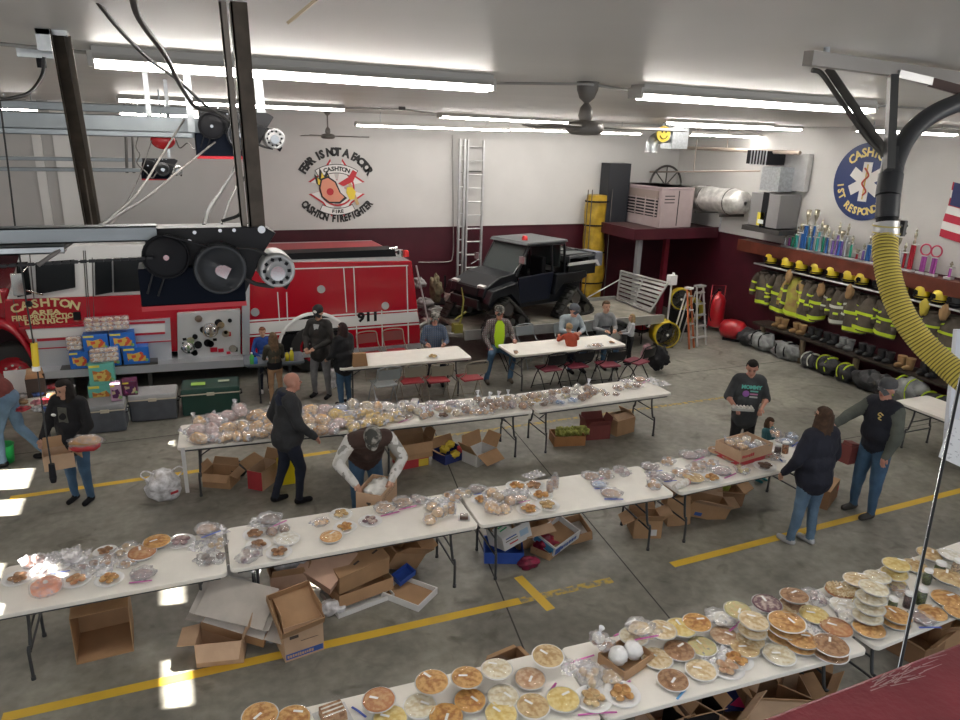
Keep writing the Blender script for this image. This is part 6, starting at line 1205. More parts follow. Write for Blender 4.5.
# ---------------------------------------------------------------- big carton on table D and small table goods
p=atZ(748,459,.745); b=carton('big open cardboard carton of wrapped bread on the table, red lower edge',(p.x,p.y+.10,.745),(.60,.40,.20),(0,0,R(8)),KL,KL,(0,0,0,0),th=.012)
panel(b,(0,-.203,.03),(.59,.003,.05),KRR); prt(b,7,.06,(-.12,-.204,.12),(PI/2,0,0),PRR,1.0); panel(b,(-.303,0,.03),(.003,.39,.05),KRR)
CB=b
p=atZ(46,375,.745); b=carton('dark printed box on the small left table',(-1.95,11.55,.745),(.24,.2,.28),(0,0,.1),card('box_dark',(.05,.04,.035)),KR,(1,1,0,0),(30,30,0,0)); 
p=atZ(26,395,.745); q=MB(); q.bb(-.26,.18,-.004,.004,0,.34); o=q.obj('white_board',KW); o.location=(p.x,p.y+.12,.745); o.rotation_euler=(-.15,0,0); tag(o,'white display board standing on the small left table','board')
rr=random.Random(11)
cols=[((.5,.03,.05),'red'),((.6,.6,.62),'white'),((.05,.12,.4),'blue'),((.4,.25,.12),'brown'),((.6,.2,.25),'pink')]
pos_=['front left','front middle','front right','middle left','middle','middle right','back left','back middle','back right','far left corner','right edge','under the board']
for k in range(12):
    c,nm_=cols[k%5]; px=24+(k%3)*13+rr.uniform(-3,3)+ (0 if k<9 else 18); py=411-(k//3)*7+rr.uniform(-1,1); p=atZ(px,py,.745); q=MB(); q.ell((0,0,.035),(.09,.07,.035),12,8,ns=.6,seed=k); o=q.obj('candy_bag',mat('candy_'+nm_,c,.3,noise_amt=.7,scale=20)); o.location=(p.x,p.y,.747); tag(o,'small %s candy bag at the %s of the small left table'%(nm_,pos_[k]),'candy bag')
# green tub on the floor at the left edge
p=g(6,470); q=MB(); q.lathe([(.0,0),(.11,.0),(.13,.24),(.14,.26),(.12,.25),(.10,.02)],20); o=q.obj('green_bin',mat('green_plastic',(.03,.5,.12),.4)); o.location=(p.x-.05,p.y+.30,0); tag(o,'bright green bin behind the legs of the man in the maroon shirt','bin')
p=atZ(185,447,.74); q=MB(); q.prism([(-.025,0),(.025,0),(.03,-.62),(-.015,-.62)],-.002,.002,'y'); o=q.obj('paper_strip',KW); o.location=(p.x-.03,p.y-.01,.735); tag(o,'narrow white strip hanging from the left end of the loaf table','paper')
# ---------------------------------------------------------------- people
def mpat(name,kind,cols,scale=10,rough=.85):
    if name in MATS: return MATS[name]
    m=mat(name,cols[0],rough); nt=m.node_tree; b=nt.nodes['Principled BSDF']; tc=nt.nodes.new('ShaderNodeTexCoord')
    if kind=='plaid':
        out=None
        for ax,c in (('X',cols[1]),('Z',cols[2])):
            w=nt.nodes.new('ShaderNodeTexWave'); w.bands_direction=ax; w.inputs['Scale'].default_value=scale; nt.links.new(tc.outputs['Object'],w.inputs['Vector'])
            r=nt.nodes.new('ShaderNodeValToRGB'); r.color_ramp.interpolation='CONSTANT'; r.color_ramp.elements[0].color=(0,0,0,1); r.color_ramp.elements[1].position=.55; r.color_ramp.elements[1].color=(1,1,1,1); nt.links.new(w.outputs['Fac'],r.inputs[0])
            mx=nt.nodes.new('ShaderNodeMix'); mx.data_type='RGBA'; nt.links.new(r.outputs[0],mx.inputs['Factor'])
            if out is None: mx.inputs['A'].default_value=(*cols[0],1)
            else: nt.links.new(out,mx.inputs['A'])
            mx.inputs['B'].default_value=(*c,1); out=mx.outputs['Result']
        nt.links.new(out,b.inputs['Base Color'])
    else:
        n=nt.nodes.new('ShaderNodeTexNoise'); n.inputs['Scale'].default_value=scale; n.inputs['Detail'].default_value=2; nt.links.new(tc.outputs['Object'],n.inputs['Vector'])
        r=nt.nodes.new('ShaderNodeValToRGB'); r.color_ramp.interpolation='CONSTANT'; e=r.color_ramp.elements; e[0].color=(*cols[0],1); e[1].position=.46; e[1].color=(*cols[1],1); x=e.new(.56); x.color=(*cols[2],1); nt.links.new(n.outputs['Fac'],r.inputs[0]); nt.links.new(r.outputs[0],b.inputs['Base Color'])
    return m
def cloth(name,c,amt=.25,s=7,bump=.5): return mat(name,c,.85,noise_amt=amt,scale=s,bump=bump,bscale=16)
SKIN=mat('skin',(.52,.29,.20),.5,noise_amt=.08); SKINP=mat('skin_rosy',(.55,.27,.20),.5,noise_amt=.1)
JEANS=cloth('denim_blue',(.055,.12,.21)); JEANL=cloth('denim_light',(.12,.20,.30)); EYED=mat('eye_dark',(.02,.015,.012),.3); LIPM=mat('lip',(.38,.12,.10),.5)
HB_=cloth('hair_brown',(.07,.035,.018),.4,20); HD_=cloth('hair_dark',(.015,.010,.008),.4,20); HL_=cloth('hair_light_brown',(.16,.095,.05),.4,20); HBL=cloth('hair_blond',(.36,.24,.12),.4,20); HRED=cloth('hair_auburn',(.20,.06,.025),.4,20); HGR=cloth('hair_grey',(.45,.43,.42),.3,20)
V3=Vector
BASE=dict(p=(0,0,.93),c=(0,0,1.24),n=(0,.0,1.46),h=(0,.025,1.615),shL=(-.175,0,1.40),shR=(.175,0,1.40),elL=(-.235,-.02,1.12),elR=(.235,-.02,1.12),wrL=(-.24,.06,.87),wrR=(.24,.06,.87),hiL=(-.09,0,.90),hiR=(.09,0,.90),knL=(-.10,.02,.49),knR=(.10,.02,.49),anL=(-.11,-.02,.08),anR=(.11,-.02,.08))
SIT=dict(p=(0,0,.55),c=(0,.02,.86),n=(0,.04,1.08),h=(0,.08,1.235),shL=(-.175,.03,1.02),shR=(.175,.03,1.02),elL=(-.24,.08,.78),elR=(.24,.08,.78),wrL=(-.12,.30,.80),wrR=(.12,.30,.80),hiL=(-.09,.03,.53),hiR=(.09,.03,.53),knL=(-.14,.44,.50),knR=(.14,.44,.50),anL=(-.13,.42,.08),anR=(.13,.42,.08))
def mix(*ds):
    r={}
    for d in ds: r.update(d)
    return r
def person(label,loc,face,pose,H=1.75,top=None,arm=None,pants=JEANS,shoe=BLACK,skin=SKIN,hair=None,hstyle=None,cap=None,build=1.0,jacket=1.0,vox=.014,hands=True,fore=None,headturn=0,nod=0,hood=None,capback=False,glovem=None,toe=(0,1),long_=.45,sleeve=1,hem=None,name='person',parts=None):
    """face: world heading in degrees; figure faces local +Y"""
    J={k:V3(v) for k,v in mix(BASE,pose).items()}; S=H/1.75; t=None
    arm=arm or top; fore=fore or arm; prims=[]
    def cap_(a,b,ra,rb,z): prims.append(('c',V3(a),V3(b),ra,rb,z))
    def el_(c,r,z,q=None): prims.append(('e',V3(c),V3(r),q or Matrix.Identity(3),0,z))
    up=(J['n']-J['p']).normalized(); side=(J['shR']-J['shL']).normalized(); fw=up.cross(side).normalized(); side=fw.cross(up).normalized(); Q=Matrix((side,fw,up)).transposed()
    B=build*jacket
    el_(J['c']+up*.02,(.17*B,.115*B,.205),'top',Q); el_(J['c'].lerp(J['p'],.5),(.152*B*(1 if build<1.1 else 1.08),.115*B*(1 if build<1.1 else 1.18),.19),'top',Q)
    hipv=(J['hiR']-J['hiL']); el_(J['p'],(.165*build,.125*build,.13),'pants' if hem is None else 'top',Q)
    cap_(J['shL']*.8+J['n']*.2,J['shR']*.8+J['n']*.2,.075*B,.075*B,'top'); cap_(J['n']-up*.07,J['n']+up*.02,.085*B,.06,'top'); cap_(J['n'],J['h']-up*.02,.055,.055,'skin')
    for s in 'LR':
        cap_(J['sh'+s],J['el'+s],.062*B,.050*B,'arm'); cap_(J['el'+s],J['wr'+s],.050*B if fore!='skin' else .042,.036*B if fore!='skin' else .028,'fore')
        cap_(J['hi'+s],J['kn'+s],.092*build,.063*build,'pants'); cap_(J['kn'+s],J['an'+s],.062*build,.047,'pants')
        k=J['kn'+s]-J['hi'+s]
        a=J['an'+s]; td=V3((toe[0]*(1 if s=='R' else 1),toe[1],0)).normalized(); 
        cap_(a+V3((0,0,-.035))-td*.02,a+td*.15+V3((0,0,-.045)),.045,.036,'shoe')
    if hem: cap_(J['p']+up*.02,J['p']-up*hem,.15*B,.155*B,'top')
    # head frame
    hd=Matrix.Rotation(R(headturn),3,'Z')@Matrix.Rotation(R(-nod),3,'X'); hc=J['h']
    hx=lambda v:hc+hd@V3(v)
    el_(hx((0,-.012,.03)),(.078,.098,.092),'head',hd); el_(hx((0,.018,-.045)),(.058,.070,.078),'head',hd); cap_(hx((0,.085,.012)),hx((0,.108,-.018)),.010,.016,'head'); el_(hx((0,.065,-.098)),(.025,.022,.018),'head',hd)
    for s in (-1,1): el_(hx((s*.079,-.012,-.01)),(.012,.020,.031),'head',hd)
    hands_d=[]
    for s in 'LR':
        w_=J['wr'+s]; d=(w_-J['el'+s]).normalized(); hands_d.append((s,w_,d)); cap_(w_,w_+d*.055,.028,.034,'hand')
    m=MB()
    for P in prims:
        if P[0]=='c':
            _,a,b,ra,rb,z=P; d=b-a; L=d.length; d=d.normalized() if L>1e-6 else V3((0,0,1)); prof=[(0,-ra)]+[(ra*math.cos(R(e)),ra*math.sin(R(e))) for e in (-60,-30,0)]+[(rb*math.cos(R(e)),L+rb*math.sin(R(e))) for e in (0,30,60)]+[(0,L+rb)]; m.lathe(prof,14,a,axis=d)
        else:
            _,c,r,q,_,z=P; o=len(m.v); m.ell((0,0,0),r,16,12); 
            for i in range(o,len(m.v)): m.v[i]=c+q@m.v[i]
    me=m.mesh('tmp',[]); bm=bmesh.new(); bm.from_mesh(me); bmesh.ops.remove_doubles(bm,verts=bm.verts,dist=1e-5); bm.to_mesh(me); bm.free()
    ob=bpy.data.objects.new('tmp',me); COL.objects.link(ob); md=ob.modifiers.new('r','REMESH'); md.mode='VOXEL'; md.voxel_size=vox; md.use_smooth_shade=True; sm=ob.modifiers.new('s','SMOOTH'); sm.factor=.5; sm.iterations=3
    dg=bpy.context.evaluated_depsgraph_get(); ev=ob.evaluated_get(dg); m2=bpy.data.meshes.new_from_object(ev); bpy.data.objects.remove(ob); bpy.data.meshes.remove(me)
    zones=['top','arm','fore','hand','pants','shoe','skin','head','eye','lip']; zm={'top':top,'arm':arm,'fore':skin if fore=='skin' else fore,'hand':glovem or skin,'pants':pants,'shoe':shoe,'skin':skin,'head':skin,'eye':EYED,'lip':LIPM}
    vs=[v.co.copy() for v in m2.vertices]; F=MB(); F.v=[v for v in vs]
    # wrinkles in the cloth
    def dist(p,P):
        if P[0]=='c':
            _,a,b,ra,rb,z=P; ab=b-a; u=max(0,min(1,(p-a).dot(ab)/max(1e-9,ab.length_squared))); return (p-(a+ab*u)).length-(ra+(rb-ra)*u)
        _,c,r,q,_,z=P; l=q.transposed()@(p-c); k=V3((l.x/r.x,l.y/r.y,l.z/r.z)).length; return (k-1)*min(r)
    for p in m2.polygons:
        c=p.center; best=min(prims,key=lambda P:dist(c,P)); F.f.append(list(p.vertices)); F.mi.append(zones.index(best[5])); F.sm.append(True)
    bpy.data.meshes.remove(m2)
    for i,v in enumerate(F.v):
        if v.z<1.42*1 and (v-hc).length>.17: F.v[i]=v+V3((noise.noise(v*9),noise.noise(v*9+V3((5,0,0))),0))*.010
    # fingers
    if hands:
        F.m=zones.index('hand'); F.smooth=True
        for s,w_,d in hands_d:
            inn=(V3((0,0,1)).cross(d)); inn=inn.normalized() if inn.length>.1 else V3((1,0,0)); inn*= (1 if s=='L' else -1); nrm=d.cross(inn).normalized()
            if nrm.z>0: nrm=-nrm
            pc=w_+d*.05
            for k,(o,l) in enumerate(((-.026,.055),(-.009,.068),(.009,.064),(.025,.050))):
                a=pc+inn*o+d*.015; F.tube([a,a+d*l*.5+nrm*.006,a+d*l*.85+nrm*.024,a+d*l*.95+nrm*.040],[.0095,.009,.008,.006],6)
            a=w_+d*.02+inn*.022; F.tube([a,a+inn*.022+d*.022,a+inn*.026+d*.05+nrm*.012],[.012,.010,.008],6)
    F.m=zones.index('eye')
    for s in (-1,1): 
        o=len(F.v); F.ell((0,0,0),(.012,.006,.007),8,6); 
        for i in range(o,len(F.v)): F.v[i]=hx((s*.030,.084,.012))+hd@F.v[i]
        if hair or cap:
            o=len(F.v); F.m=len(zones); F.ell((0,0,0),(.020,.005,.004),8,6); F.m=zones.index('eye')
            for i in range(o,len(F.v)): F.v[i]=hx((s*.032,.086,.034))+hd@F.v[i]
    F.m=zones.index('lip'); o=len(F.v); F.ell((0,0,0),(.022,.008,.007),10,6)
    for i in range(o,len(F.v)): F.v[i]=hx((0,.085,-.055))+hd@F.v[i]
    F.v=[v*S for v in F.v]
    me=bpy.data.meshes.new(name); me.from_pydata([tuple(v) for v in F.v],[],F.f); me.update()
    for z in zones: me.materials.append(zm[z])
    me.materials.append(hair or HB_)
    me.polygons.foreach_set('material_index',F.mi); me.polygons.foreach_set('use_smooth',F.sm)
    t=bpy.data.objects.new(name,me); COL.objects.link(t); t.location=loc; t.rotation_euler=(0,0,R(face-90)); tag(t,label,'person')
    def place(M_,nm,mt):
        M_.v=[(hx(v))*S for v in M_.v]; return M_.obj(nm,mt,t)
    if hair and hstyle!='bald':
        q=MB(); vs=[]; n,mm=22,16
        for k in range(mm+1):
            a=PI*k/mm
            for i in range(n):
                b=2*PI*i/n; x,y,z=math.sin(a)*math.cos(b),math.sin(a)*math.sin(b),math.cos(a); g=1+.05*noise.noise(V3((x*5,y*5,z*5)))
                P=V3((x*.088*g,-.014+y*.108*g,.032+z*.104*g)); front=y>.25 and z<.45; low=z<(-.35 if hstyle=='short' else -.75)
                if front or low: P=V3((P.x*.80,-.014+(P.y+.014)*.80,.032+(P.z-.032)*.80))
                vs.append(P)
        q.add(vs,[(k*n+i,(k+1)*n+i,(k+1)*n+(i+1)%n,k*n+(i+1)%n) for k in range(mm) for i in range(n)],True); hh=place(q,'hair',hair)
        if hstyle=='long':
            q=MB(); L=long_; nu,nv=26,16
            def hf(u,v):
                a=R(-160+ 320*u)-PI/2; w=.092+.035*math.sin(min(1,v*1.6)*PI/2)+.0*v; dd=.105-.02*v
                g=1+.07*math.sin(u*60+3*v)+.06*noise.noise(V3((u*8,v*3,1)))
                x=math.cos(a)*w*g; y=math.sin(a)*dd*g-.012-.03*v
                a_lim=.6; 
                if y>0.03: y=.03
                taper=1-.35*max(0,v-.6)
                return V3((x*taper,y,.05-v*(L)+.02*math.sin(u*23)*v))
            q.sheet(hf,nu,nv); q.sheet(lambda u,v:hf(u,v)*.9+V3((0,0,.0)),nu,nv)
            # hair falls straight down whatever the head does
            q.v=[(hc+Matrix.Rotation(R(headturn),3,'Z')@v)*S for v in q.v]; q.obj('hair_length',hair,hh)
        if hstyle=='tail':
            q=MB(); q.tube(spline([(0,-.10,.05),(0,-.16,.03),(0,-.17,-.08),(0,-.14,-.22)],4),.03,8); place(q,'ponytail',hair)
    if cap:
        q=MB(); o=[]
        q.lathe([(.094,.0),(.097,.03),(.088,.07),(.06,.098),(.02,.112),(0,.114)],22,(0,0,0),sy=1.14); q.v=[V3((v.x,v.y-.012,v.z+.035)) for v in q.v]; cc=place(q,'cap',cap)
        q=MB(); sg=-1 if capback else 1
        q.sheet(lambda u,v:V3(((u-.5)*.15*(1-.25*v*v),sg*(.085+.062*v-.10*(u-.5)**2*2),.052-.018*v-.3*(u-.5)**2)),8,4); q.sheet(lambda u,v:V3(((u-.5)*.15*(1-.25*v*v),sg*(.085+.062*v-.10*(u-.5)**2*2),.048-.018*v-.3*(u-.5)**2)),8,4); place(q,'cap_brim',cap)
    if hood:
        q=MB(); q.tube([(.095*math.sin(R(a_)),-.03-.095*math.cos(R(a_)),.01+.02*math.cos(R(a_))) for a_ in range(-110,111,20)],.034,8); q.ell((0,-.125,-.05),(.11,.05,.09),14,10,ns=.3); q.v=[(J['n']+V3((0,0,.0))+v)*S for v in q.v]; q.obj('hood',hood,t)
    if parts: parts(t,J,S,hx)
    return t
def at_(px,py): p=atZ(px,py); return (p.x,p.y,0)
GJ=cloth('jacket_charcoal',(.035,.037,.042)); NJ=cloth('jacket_navy',(.012,.014,.028)); BJ=cloth('jacket_black',(.010,.010,.013)); NP=cloth('trousers_navy',(.012,.017,.035)); GPN=cloth('sweatpants_grey',(.22,.22,.23)); TPN=cloth('trousers_tan',(.38,.23,.13)); MSH=cloth('shirt_maroon',(.16,.035,.03)); BPN=cloth('leggings_black',(.012,.012,.014))
# 1 man in the maroon shirt, cut by the left edge, leaning over the small table
person('man in maroon shirt and jeans leaning left over a table, cut by left edge',at_(17,463),168,dict(p=(.0,-.02,.93),c=(0,.14,1.20),n=(0,.28,1.38),h=(0,.38,1.50),shL=(-.18,.25,1.33),shR=(.18,.25,1.33),elL=(-.24,.34,1.06),elR=(.24,.34,1.06),wrL=(-.15,.56,.98),wrR=(.15,.56,.98),hiL=(-.09,0,.90),hiR=(.09,0,.90),knL=(-.1,.12,.5),knR=(.12,-.05,.48),anL=(-.1,.12,.08),anR=(.12,-.34,.08)),1.80,top=MSH,pants=JEANL,hair=HB_,hstyle='short',build=1.12)
# 2 woman with box and bread
LZ=-78
def lady(t,J,S,hx):
    q=MB(); q.prism([(-.07,.95),(.07,.95),(.055,1.38),(-.055,1.38)],.125,.14,'y'); q.v=[v*S for v in q.v]; q.obj('undershirt',cloth('shirt_olive_grey',(.12,.12,.10)),t)
    q=MB(); q.ell((.13,.125,1.27),(.035,.012,.02)); q.v=[v*S for v in q.v]; q.obj('jacket_badge',WHITE_PAINT,t)
L2=at_(83,501); person('dark haired woman in black jacket carrying a cardboard box and bread bag',L2,-118,dict(elL=(-.27,.06,1.12),elR=(.27,.06,1.12),wrL=(-.20,.26,.98),wrR=(.24,.24,.99),h=(0,.05,1.60)),1.66,top=BJ,pants=JEANS,hair=HD_,hstyle='long',long_=.26,build=1.1,jacket=1.15,headturn=-12,nod=18,hem=.06,parts=lady)
p=atY(60,466,L2[1]-.30); b=carton('light brown box in the arms of the woman in the black jacket',(p.x,p.y,p.z+.01),(.32,.26,.19),(0,0,R(8)),KL,KR,(0,1,0,1),(0,20,0,140))
p=atY(86,445,L2[1]-.36); t=thing('bread_bag','bread in a clear bag with red print, hugged by the woman in black',"bagged bread",p); q=MB(); q.ell((0,0,.05),(.17,.11,.06),18,10,ns=.2,seed=3); q.obj('loaf',mat('bread_crust',(.55,.30,.12),.6,noise_amt=.3,scale=9),t); q=MB(); q.ell((0,-.02,-.01),(.17,.10,.05),18,10,ns=.3,seed=5); q.obj('red_tray',PRR,t); q=MB(); q.ell((0,0,.04),(.19,.13,.09),18,10,ns=.5,seed=6); q.obj('bag',film('clear_film'),t)
# 3,4 girls at the small dark table
def belt(t,J,S,hx): q=MB(); q.lathe([(.165,.90),(.172,.95),(.172,1.02),(.165,1.06)],20,sy=.8); q.v=[v*S for v in q.v]; q.obj('waist_bag',BLACK,t)
person('girl with very long light brown hair and tan trousers, seen from behind',at_(277,405),95,dict(elL=(-.21,.10,1.12),elR=(.21,.10,1.12),wrL=(-.13,.30,1.05),wrR=(.13,.30,1.05)),1.30,top=cloth('top_dark_olive',(.05,.045,.03)),pants=TPN,hair=HL_,hstyle='long',long_=.62,arm=cloth('top_dark_olive',(.05,.045,.03)),fore='skin',build=.92,shoe=WHITE_PAINT,parts=belt)
person('person in a royal blue top facing the girl with the long hair',at_(266,392),-88,dict(elL=(-.27,.08,1.12),elR=(.27,.08,1.12),wrL=(-.10,.30,1.02),wrR=(.10,.30,1.02)),1.22,top=cloth('top_royal_blue',(.02,.07,.30)),pants=NP,hair=HRED,hstyle='short',headturn=0,nod=10,shoe=WHITE_PAINT)
# bottles on the dark table
for (px,py,c,lab,h) in ((258,386,(.1,.5,.12),'green bottle on the small dark table',.2),(263,389,(.05,.2,.6),'blue cup on the small dark table',.14),(287,384,(.12,.05,.03),'brown syrup bottle on the small dark table',.2),(292,385,(.5,.48,.42),'pale jar on the small dark table',.14),(296,384,(.65,.55,.03),'yellow bottle left of the white capped one',.18),(300,382,(.7,.6,.04),'tall yellow bottle with a white cap on the small dark table',.22)):
    p=atZ(px,py-8,.75); t=thing('bottle',lab,'bottle',(min(1.92,max(1.06,p.x)),min(12.6,max(12.12,p.y)),.742)); q=MB(); q.lathe([(0,0),(.035,0),(.038,h*.6),(.015,h*.82),(.015,h*.9)],14); q.obj('bottle_body',mat('b_%d'%px,c,.25),t); q=MB(); q.cyl((0,0,h*.88),(0,0,h),.018,n=12); q.obj('bottle_cap',WHITE_PAINT if px in(300,258) else BLACK,t)
# 5 man in the black cap
def capman(t,J,S,hx):
    q=MB(); q.ell((0,0,0),(.035,.012,.03),14,8); q.v=[hx(V3((v.x+.0,v.y+.095,v.z+.085)))*S for v in q.v]; o=q.obj('cap_badge',WHITE_PAINT,t)
    q=MB(); q.prism([(-.03,1.25),(.03,1.25),(.05,1.42),(-.05,1.42)],.10,.13,'y'); q.v=[v*S for v in q.v]; q.obj('grey_collar',mat('collar_grey',(.45,.46,.48),.7),t)
person('man in black cap and dark jacket with grey sweatpants looking at his hands',at_(322,397),-128,dict(elL=(-.25,.04,1.13),elR=(.27,.02,1.14),wrL=(-.05,.30,1.03),wrR=(.13,.26,1.01),anL=(-.14,-.02,.08),anR=(.15,-.02,.08),knL=(-.13,.03,.5),knR=(.13,.03,.5)),1.68,top=cloth('jacket_dark_brownish',(.025,.023,.022)),pants=GPN,hair=HB_,hstyle='short',cap=BJ,build=1.08,jacket=1.15,nod=22,hem=.05,parts=capman)
# 6 dark haired woman
person('woman with long dark hair, black jacket and jeans, back turned, by the engine',at_(345,405),120,dict(elL=(-.24,.05,1.12),elR=(.24,.05,1.12),wrL=(-.20,.24,1.0),wrR=(.20,.10,.90)),1.48,top=BJ,pants=JEANS,hair=cloth('hair_dark_red',(.03,.010,.010),.4,20),hstyle='long',long_=.42,build=1.2,jacket=1.18,hem=.08)
# 7 bald man
HN=cloth('hood_navy',(.018,.026,.055))
person('bald man in charcoal hooded jacket and navy trousers walking to the right',at_(291,502),12,dict(elL=(-.25,-.10,1.13),elR=(.25,.06,1.13),wrL=(-.22,.02,.90),wrR=(.22,.26,.93),knL=(-.10,-.03,.49),knR=(.10,.11,.50),anL=(-.10,-.17,.09),anR=(.10,.07,.08),c=(0,.03,1.24),n=(0,.06,1.45),h=(0,.10,1.60)),1.76,top=GJ,pants=NP,skin=SKINP,hair=None,build=1.1,jacket=1.2,hood=HN,hem=.02,headturn=-8)
# 8 man in camo cap and brown vest, bending
CAMO=mpat('camo','camo',[(.05,.05,.045),(.17,.16,.14),(.30,.29,.26)],14); WCAMO=mpat('pale_camo','camo',[(.30,.29,.27),(.62,.61,.59),(.50,.49,.46)],6)
q8=(1.90,7.52,0)
person('man in camouflage cap and brown vest bending over a perforated box',q8,-96,dict(p=(0,-.12,.93),c=(0,.10,1.16),n=(0,.28,1.30),h=(.0,.42,1.34),shL=(-.21,.24,1.25),shR=(.21,.24,1.25),elL=(-.36,.30,1.02),elR=(.36,.30,1.02),wrL=(-.20,.46,.84),wrR=(.20,.46,.84),hiL=(-.09,-.12,.90),hiR=(.09,-.12,.90),knL=(-.12,-.02,.49),knR=(.12,-.02,.49),anL=(-.12,-.05,.08),anR=(.12,-.05,.08)),1.78,top=cloth('vest_brown',(.065,.035,.028)),arm=WCAMO,pants=JEANS,cap=CAMO,hair=HGR,hstyle='short',build=1.15,jacket=1.15,nod=55,hem=.02)
p=atY(376,505,7.18); bx=carton('perforated light brown box in the hands of the man in the camouflage cap',(p.x-.02,7.06,p.z+.05),(.30,.46,.27),(0,0,R(-38)),KL,KR,(0,0,0,0),th=.01)
for (a_,b_) in ((-.09,.08),(0,.14),(.012,.155),(-.012,.155),(.09,.08)): panel(bx,(a_,-.232,b_),(.026,.003,.022),PRD,None,'hand_hole')
for k in range(9):
    for j in range(2): panel(bx,(.152,-.16+k*.04,.20+j*.03),(.003,.008,.016),PRD,None,'vent_hole')
panel(bx,(.152,-.10,.10),(.003,.035,.025),PRD,None,'vent_hole')
q=MB(); q.ell((.0,0.02,.23),(.12,.19,.07),20,12,ns=.6,seed=4); q.obj('bag_contents',mat('plastic_white_opaque',(.75,.74,.70),.4,bump=.6,bscale=20),bx)
# 9 plaid man behind the empty table
PL1=mpat('plaid_blue_grey','plaid',[(.04,.05,.08),(.20,.22,.26),(.06,.10,.18)],9); PL2=mpat('plaid_grey_black','plaid',[(.28,.27,.26),(.05,.04,.05),(.15,.10,.10)],9)
p=atZ(434,356,.45); person('man in blue grey plaid shirt and camouflage cap seated behind the empty table',(p.x,p.y,0),-105,mix(SIT,dict(wrL=(-.16,.34,.80),wrR=(.16,.34,.80))),1.72,top=PL1,pants=NP,hair=HGR,hstyle='short',cap=CAMO,skin=SKINP,nod=8)
# 10 hi-vis man
HV=mat('hi_vis_shirt',(.55,.85,.02),.7)
def hv(t,J,S,hx):
    q=MB(); q.prism([(-.07,.56),(.07,.56),(.10,.80),(.085,1.02),(.04,1.09),(-.04,1.09),(-.085,1.02),(-.10,.80)],.10,.148,'y'); q.v=[v*S for v in q.v]; q.obj('hi_vis_shirt',HV,t)
p=atZ(497,352,.45); person('man in grey plaid jacket over a hi-vis yellow shirt seated at table end',(p.x,p.y,0),-100,mix(SIT,dict(elL=(-.27,.06,.78),elR=(.27,.02,.78),wrL=(-.24,.30,.76),wrR=(.20,.26,.60),knL=(-.20,.42,.50),knR=(.22,.40,.50),anL=(-.14,.50,.08),anR=(.32,.50,.08))),1.80,top=PL2,pants=JEANS,hair=HGR,hstyle='short',cap=CAMO,skin=SKINP,build=1.08,shoe=mat('boot_brown',(.06,.045,.03),.6),parts=hv,headturn=10)
# 11, 12 behind the table
p=atZ(568,345,.45); person('man in pale blue shirt and grey cap seated with arms on the table',(p.x,p.y,0),-95,mix(SIT,dict(c=(0,.06,.86),n=(0,.12,1.06),h=(0,.18,1.20),wrL=(-.05,.38,.80),wrR=(.08,.38,.80),elL=(-.25,.16,.80),elR=(.25,.16,.80))),1.78,top=cloth('shirt_pale_blue',(.34,.40,.44)),pants=JEANS,hair=HB_,hstyle='short',cap=cloth('cap_grey',(.10,.11,.13)),skin=SKINP,headturn=20,nod=10)
def sw(t,J,S,hx): q=MB(); q.bb(-.09,.09,.125,.137,.80,.84); q.v=[v*S for v in q.v]; q.obj('chest_print',mat('print_shirt_dark',(.05,.05,.06),.7),t)
p=atZ(602,342,.45); person('person in grey sweatshirt seated behind the table, short brown hair',(p.x,p.y,0),-100,mix(SIT,dict(wrL=(-.12,.32,.79),wrR=(.10,.34,.79))),1.74,top=cloth('sweatshirt_grey',(.26,.27,.28)),pants=JEANS,hair=HL_,hstyle='short',parts=sw)
# 13, 14 children
p=atZ(574,362,.45); person('small child in an orange red top kneeling on a chair at the table',(p.x,p.y+.08,0),85,mix(SIT,dict(p=(0,0,.80),c=(0,.12,1.04),n=(0,.24,1.20),h=(0,.30,1.34),shL=(-.16,.2,1.15),shR=(.16,.2,1.15),elL=(-.26,.3,1.05),elR=(.26,.3,1.05),wrL=(-.18,.46,1.10),wrR=(.18,.46,1.10),hiL=(-.09,0,.78),hiR=(.09,0,.76),knL=(-.10,.12,.62),knR=(.10,.12,.62),anL=(-.1,-.14,.62),anR=(.1,-.14,.62))),1.36,top=cloth('top_orange_red',(.45,.07,.03)),pants=NP,hair=HBL,hstyle='short',build=.95)
p=atZ(630,366); person('blonde girl in a white top standing at the right end of the table',(p.x+.03,p.y+.12,0),160,dict(elL=(-.20,.10,1.13),elR=(.20,.10,1.13),wrL=(-.12,.30,1.10),wrR=(.12,.30,1.10)),1.10,top=cloth('top_white',(.50,.50,.52),.1),pants=BPN,hair=HBL,hstyle='long',long_=.30,build=.95)
lump('jacket_heap','black jacket and bag heaped on the chair beside the blonde girl','jacket',657,372,(.20,.20,.22),BJ,seed=6).location.z=.30
lump('pink_cloth','pink jacket hanging beside the black jacket heap','jacket',645,366,(.10,.10,.20),mat('pink_fabric',(.50,.28,.32),.8,noise_amt=.3),seed=8).location.z=.28
